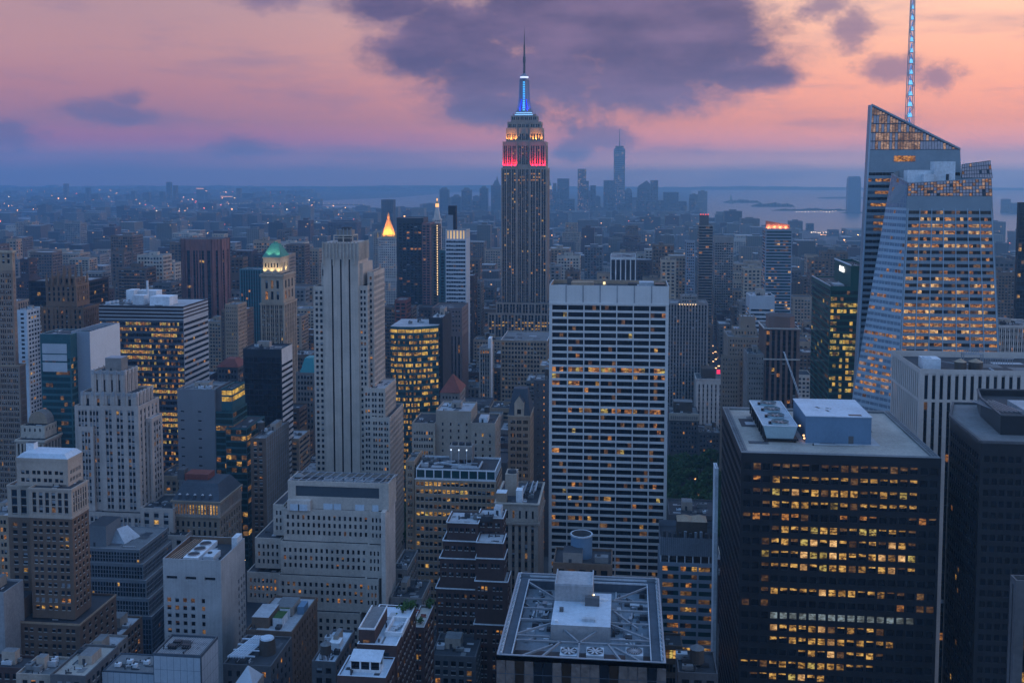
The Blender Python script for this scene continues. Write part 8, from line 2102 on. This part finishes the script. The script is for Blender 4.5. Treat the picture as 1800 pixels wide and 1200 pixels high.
TR = [(.05, .055, .06), (.12, .125, .13), (.2, .21, .22), (.42, .45, .48), (.08, .07, .065), (.3, .32, .34)]
def vary(c, a=.3): k = .6 * r.uniform(1 - a, 1 + a); return tuple(v * k for v in c)
for (Y, X, x1, d, h, t) in rest: massbox(X, x1, Y, Y + d, h, vary(r.choice(TW)), vary(r.choice(TR)))
Y = 5200
while Y < 15000:
    rowd = 75 + (Y - 5200) * .012
    px0 = U(-15, 400, Y)[0]; px1 = U(1815, 400, Y)[0]; X = px0
    while X < px1:
        w_ = r.uniform(50, 120) * (1 + (Y - 5200) / 14000); bx, by = PR(X + w_ / 2, Y, 0)
        if not wet(bx, by) and not hits(X, X + w_, Y, Y + rowd, 0) and not (bx > 1205 and Y > 4800) and not (bx > 900 and Y > 6900):
            h = r.uniform(9, 24) if r.random() < .9 else r.uniform(30, 62)
            h = min(h, zcap(X, X + w_ * .85, Y))
            if h > 6 and not hidden(bx, PR(X + w_ / 2, Y, h)[1], Y): massbox(X, X + w_ * r.uniform(.7, .97), Y, Y + rowd * .75, h, vary(r.choice(TW)), vary(r.choice(TR)))
        X += w_
    Y += rowd
# housing slabs standing in groups
for (px, py, n_, hh) in ((170, 410, 3, 62), (200, 408, 5, 60), (225, 410, 3, 55), (40, 440, 4, 48), (265, 418, 3, 55), (345, 402, 6, 58), (390, 388, 7, 55), (430, 392, 6, 60), (480, 398, 5, 52), (560, 392, 6, 50), (100, 400, 4, 55), (610, 398, 4, 45), (1150, 408, 6, 48), (1050, 412, 5, 44), (990, 405, 5, 50), (1210, 415, 5, 50), (1300, 412, 6, 42), (1420, 430, 5, 45), (760, 385, 6, 40), (840, 385, 6, 45)):
    X0, Y0 = UZ(px, py, 0)
    for k in range(n_):
        a, c = X0 + r.uniform(-60, 60) + k * 45 - n_ * 22, Y0 + r.uniform(-140, 140); h = min(hh * r.uniform(.85, 1.15), zcap(a, a + 34, c))
        if h > 15 and not hits(a, a + 34, c, c + 26, 0): massbox(a, a + r.uniform(22, 36), c, c + 24, h, vary(r.choice(TW[:3] + TW[6:]), .1), TR[1])
for _ in range(190):
    px, Yq = r.uniform(775, 1228), r.uniform(5300, 6700); py = r.choice((r.uniform(334, 352), r.uniform(345, 374), r.uniform(352, 376))) if px > 960 else r.uniform(344, 376); x0, h = U(px, py, Yq); wq = r.uniform(22, 60)
    h = min(h, zcap(x0, x0 + wq, Yq))
    if h > 20 and not hits(x0, x0 + wq, Yq, Yq + 40, 0): massbox(x0, x0 + wq, Yq, Yq + 40, h, vary(r.choice(TW)), TR[1])
ob = mm.build('city_buildings'); ob['kind'] = 'stuff'; ob['label'] = 'mass of hazy far city roofs and blocks'
at_ = ob.data.attributes.new('tint', 'FLOAT_COLOR', 'FACE')
at_.data.foreach_set('color', [v for t in tints for v in (*t, 1.0)])

# specks of light through the far city
lm = MB(); cols_ = [(GLOW('speck_orange', (1, .40, .12), 14), .66), (GLOW('speck_red', (1, .14, .07), 12), .2), (GLOW('speck_white', (1, .74, .48), 9), .14)]
n_ = 0
while n_ < 700:
    px = r.uniform(0, 1800); py = 338 + (r.random() ** 1.5) * 250
    if n_ > 520: px, py = r.uniform(0, 640), 352 + abs(r.gauss(0, 1)) * 40
    if px > 1210 and py < shore(px) + 8: continue
    Xq, Yq = UZ(px, py, 14)
    if Yq > 12000 or wet(*PR(Xq, Yq, 0)): continue
    x = r.random(); k = 0
    for mt, pr_ in cols_:
        x -= pr_
        if x < 0: break
    s = Yq / 1810 * (.14 + .42 * r.random() ** 2.2); z = r.uniform(24, 46)
    lm.box(Xq - s, Xq + s, Yq - s, Yq + s, z, z + 2 * s, mt, bottom=True); n_ += 1
for (px0, px1, py, n2, mt) in ((632, 668, 366, 16, 2), (1425, 1460, 408, 12, 2), (1400, 1475, 371.5, 14, 2), (270, 300, 388, 6, 1), (160, 230, 378, 10, 0), (300, 320, 386, 6, 1), (1442, 1456, 412, 4, 0), (560, 600, 368, 8, 0), (1255, 1275, 590, 0, 0)):
    for k in range(n2):
        Xq, Yq = UZ(px0 + (px1 - px0) * k / n2 + r.uniform(-1, 1), py + r.uniform(-.8, .8), 8); s = Yq / 1810 * r.uniform(.22, .4); lm.box(Xq - s, Xq + s, Yq - s, Yq + s, 6, 6 + 2 * s, cols_[mt][0], bottom=True)
o = lm.build('city_lights'); o['kind'] = 'stuff'; o['label'] = 'specks of street and window light across the far city'

# street lamps down in the dark streets between the near blocks
lsrc = None; nl = 0
for k in range(260):
    Y = r.choice((398, 437, 478, 516, 545, 556, 598, 634, 676, 700)) + r.uniform(-2, 2); X = r.uniform(-270, 80)
    px, py = PR(X, Y, 8)
    if not (0 < px < 1290 and py < 1210) or hits(X - 1, X + 1, Y - 1, Y + 1, 1.5) or any(X > a - 1 and X < c + 1 and Y > q - 1 and Y < q + d + 1 for q, a, c, d, h, t in cand) or hidden(px, py, Y): continue
    nl += 1
    if nl > 40: break
    if nl % 2: lamp('street_glow', (X, Y - .8, 7.2), 420, (1, .52, .2), .35)
    if lsrc is None:
        lsrc = thing('street_lamp', 'glowing street lamp on a pole in the dark streets between the near blocks', 'street lamp', (X, Y, .02), 'street lamps between the near blocks')
        m = MB(); m.cyl(X, Y, .02, 8, .14, .08, C['roof_dark'], 6); m.beam((X, Y, 8), (X, Y - 1.6, 8.2), .12, C['roof_dark']); m.build('pole', lsrc)
        m = MB(); m.box(X - .35, X + .35, Y - 2, Y - 1.2, 7.8, 8.1, GLOW('street_head', (1, .55, .22), 10), bottom=True); m.build('lamp_head', lsrc)
    else: copy_thing(lsrc, (X, Y, .02), 0)

# cars with their lamps on in the one open avenue
src = None
for k in range(44):
    Y = 1180 + k * 16 + r.uniform(-4, 4); lane = k % 3; X = 122 + lane * 5.2 + r.uniform(-.5, .5)
    if src is None:
        src = thing('car', 'far car with its lamps lit in the glowing avenue right of the ribbed tower', 'car', (X, Y, .02), 'cars in the glowing avenue')
        m = MB(); x0, x1 = X - .95, X + .95
        m.box(x0, x1, Y - 2.3, Y + 2.3, .4, 1.0, C['dark_stone']); m.prism([(x0 + .1, Y - 1.2), (x1 - .1, Y - 1.2), (x1 - .1, Y + 1.5), (x0 + .1, Y + 1.5)], 1.0, 1.55, C['navy_panel'], k=.8); m.build('body', src)
        for s_ in (-.7, .7): m = MB(); m.box(X + s_ - .5, X + s_ + .5, Y - 2.9, Y - 2.31, .5, 1.5, GLOW('headlamp', (1, .52, .24), 4), bottom=True); m.build('headlight', src)
        for s_ in (-.7, .7):
            for q in (-1.4, 1.4): m = MB(); m.beam((X + s_ * 1.3 - .12, Y + q, .33), (X + s_ * 1.3 + .12, Y + q, .33), .66, C['black_metal']); m.build('wheel', src)
        sx, sy = X, Y
    else: copy_thing(src, (X, Y, .02), 0)
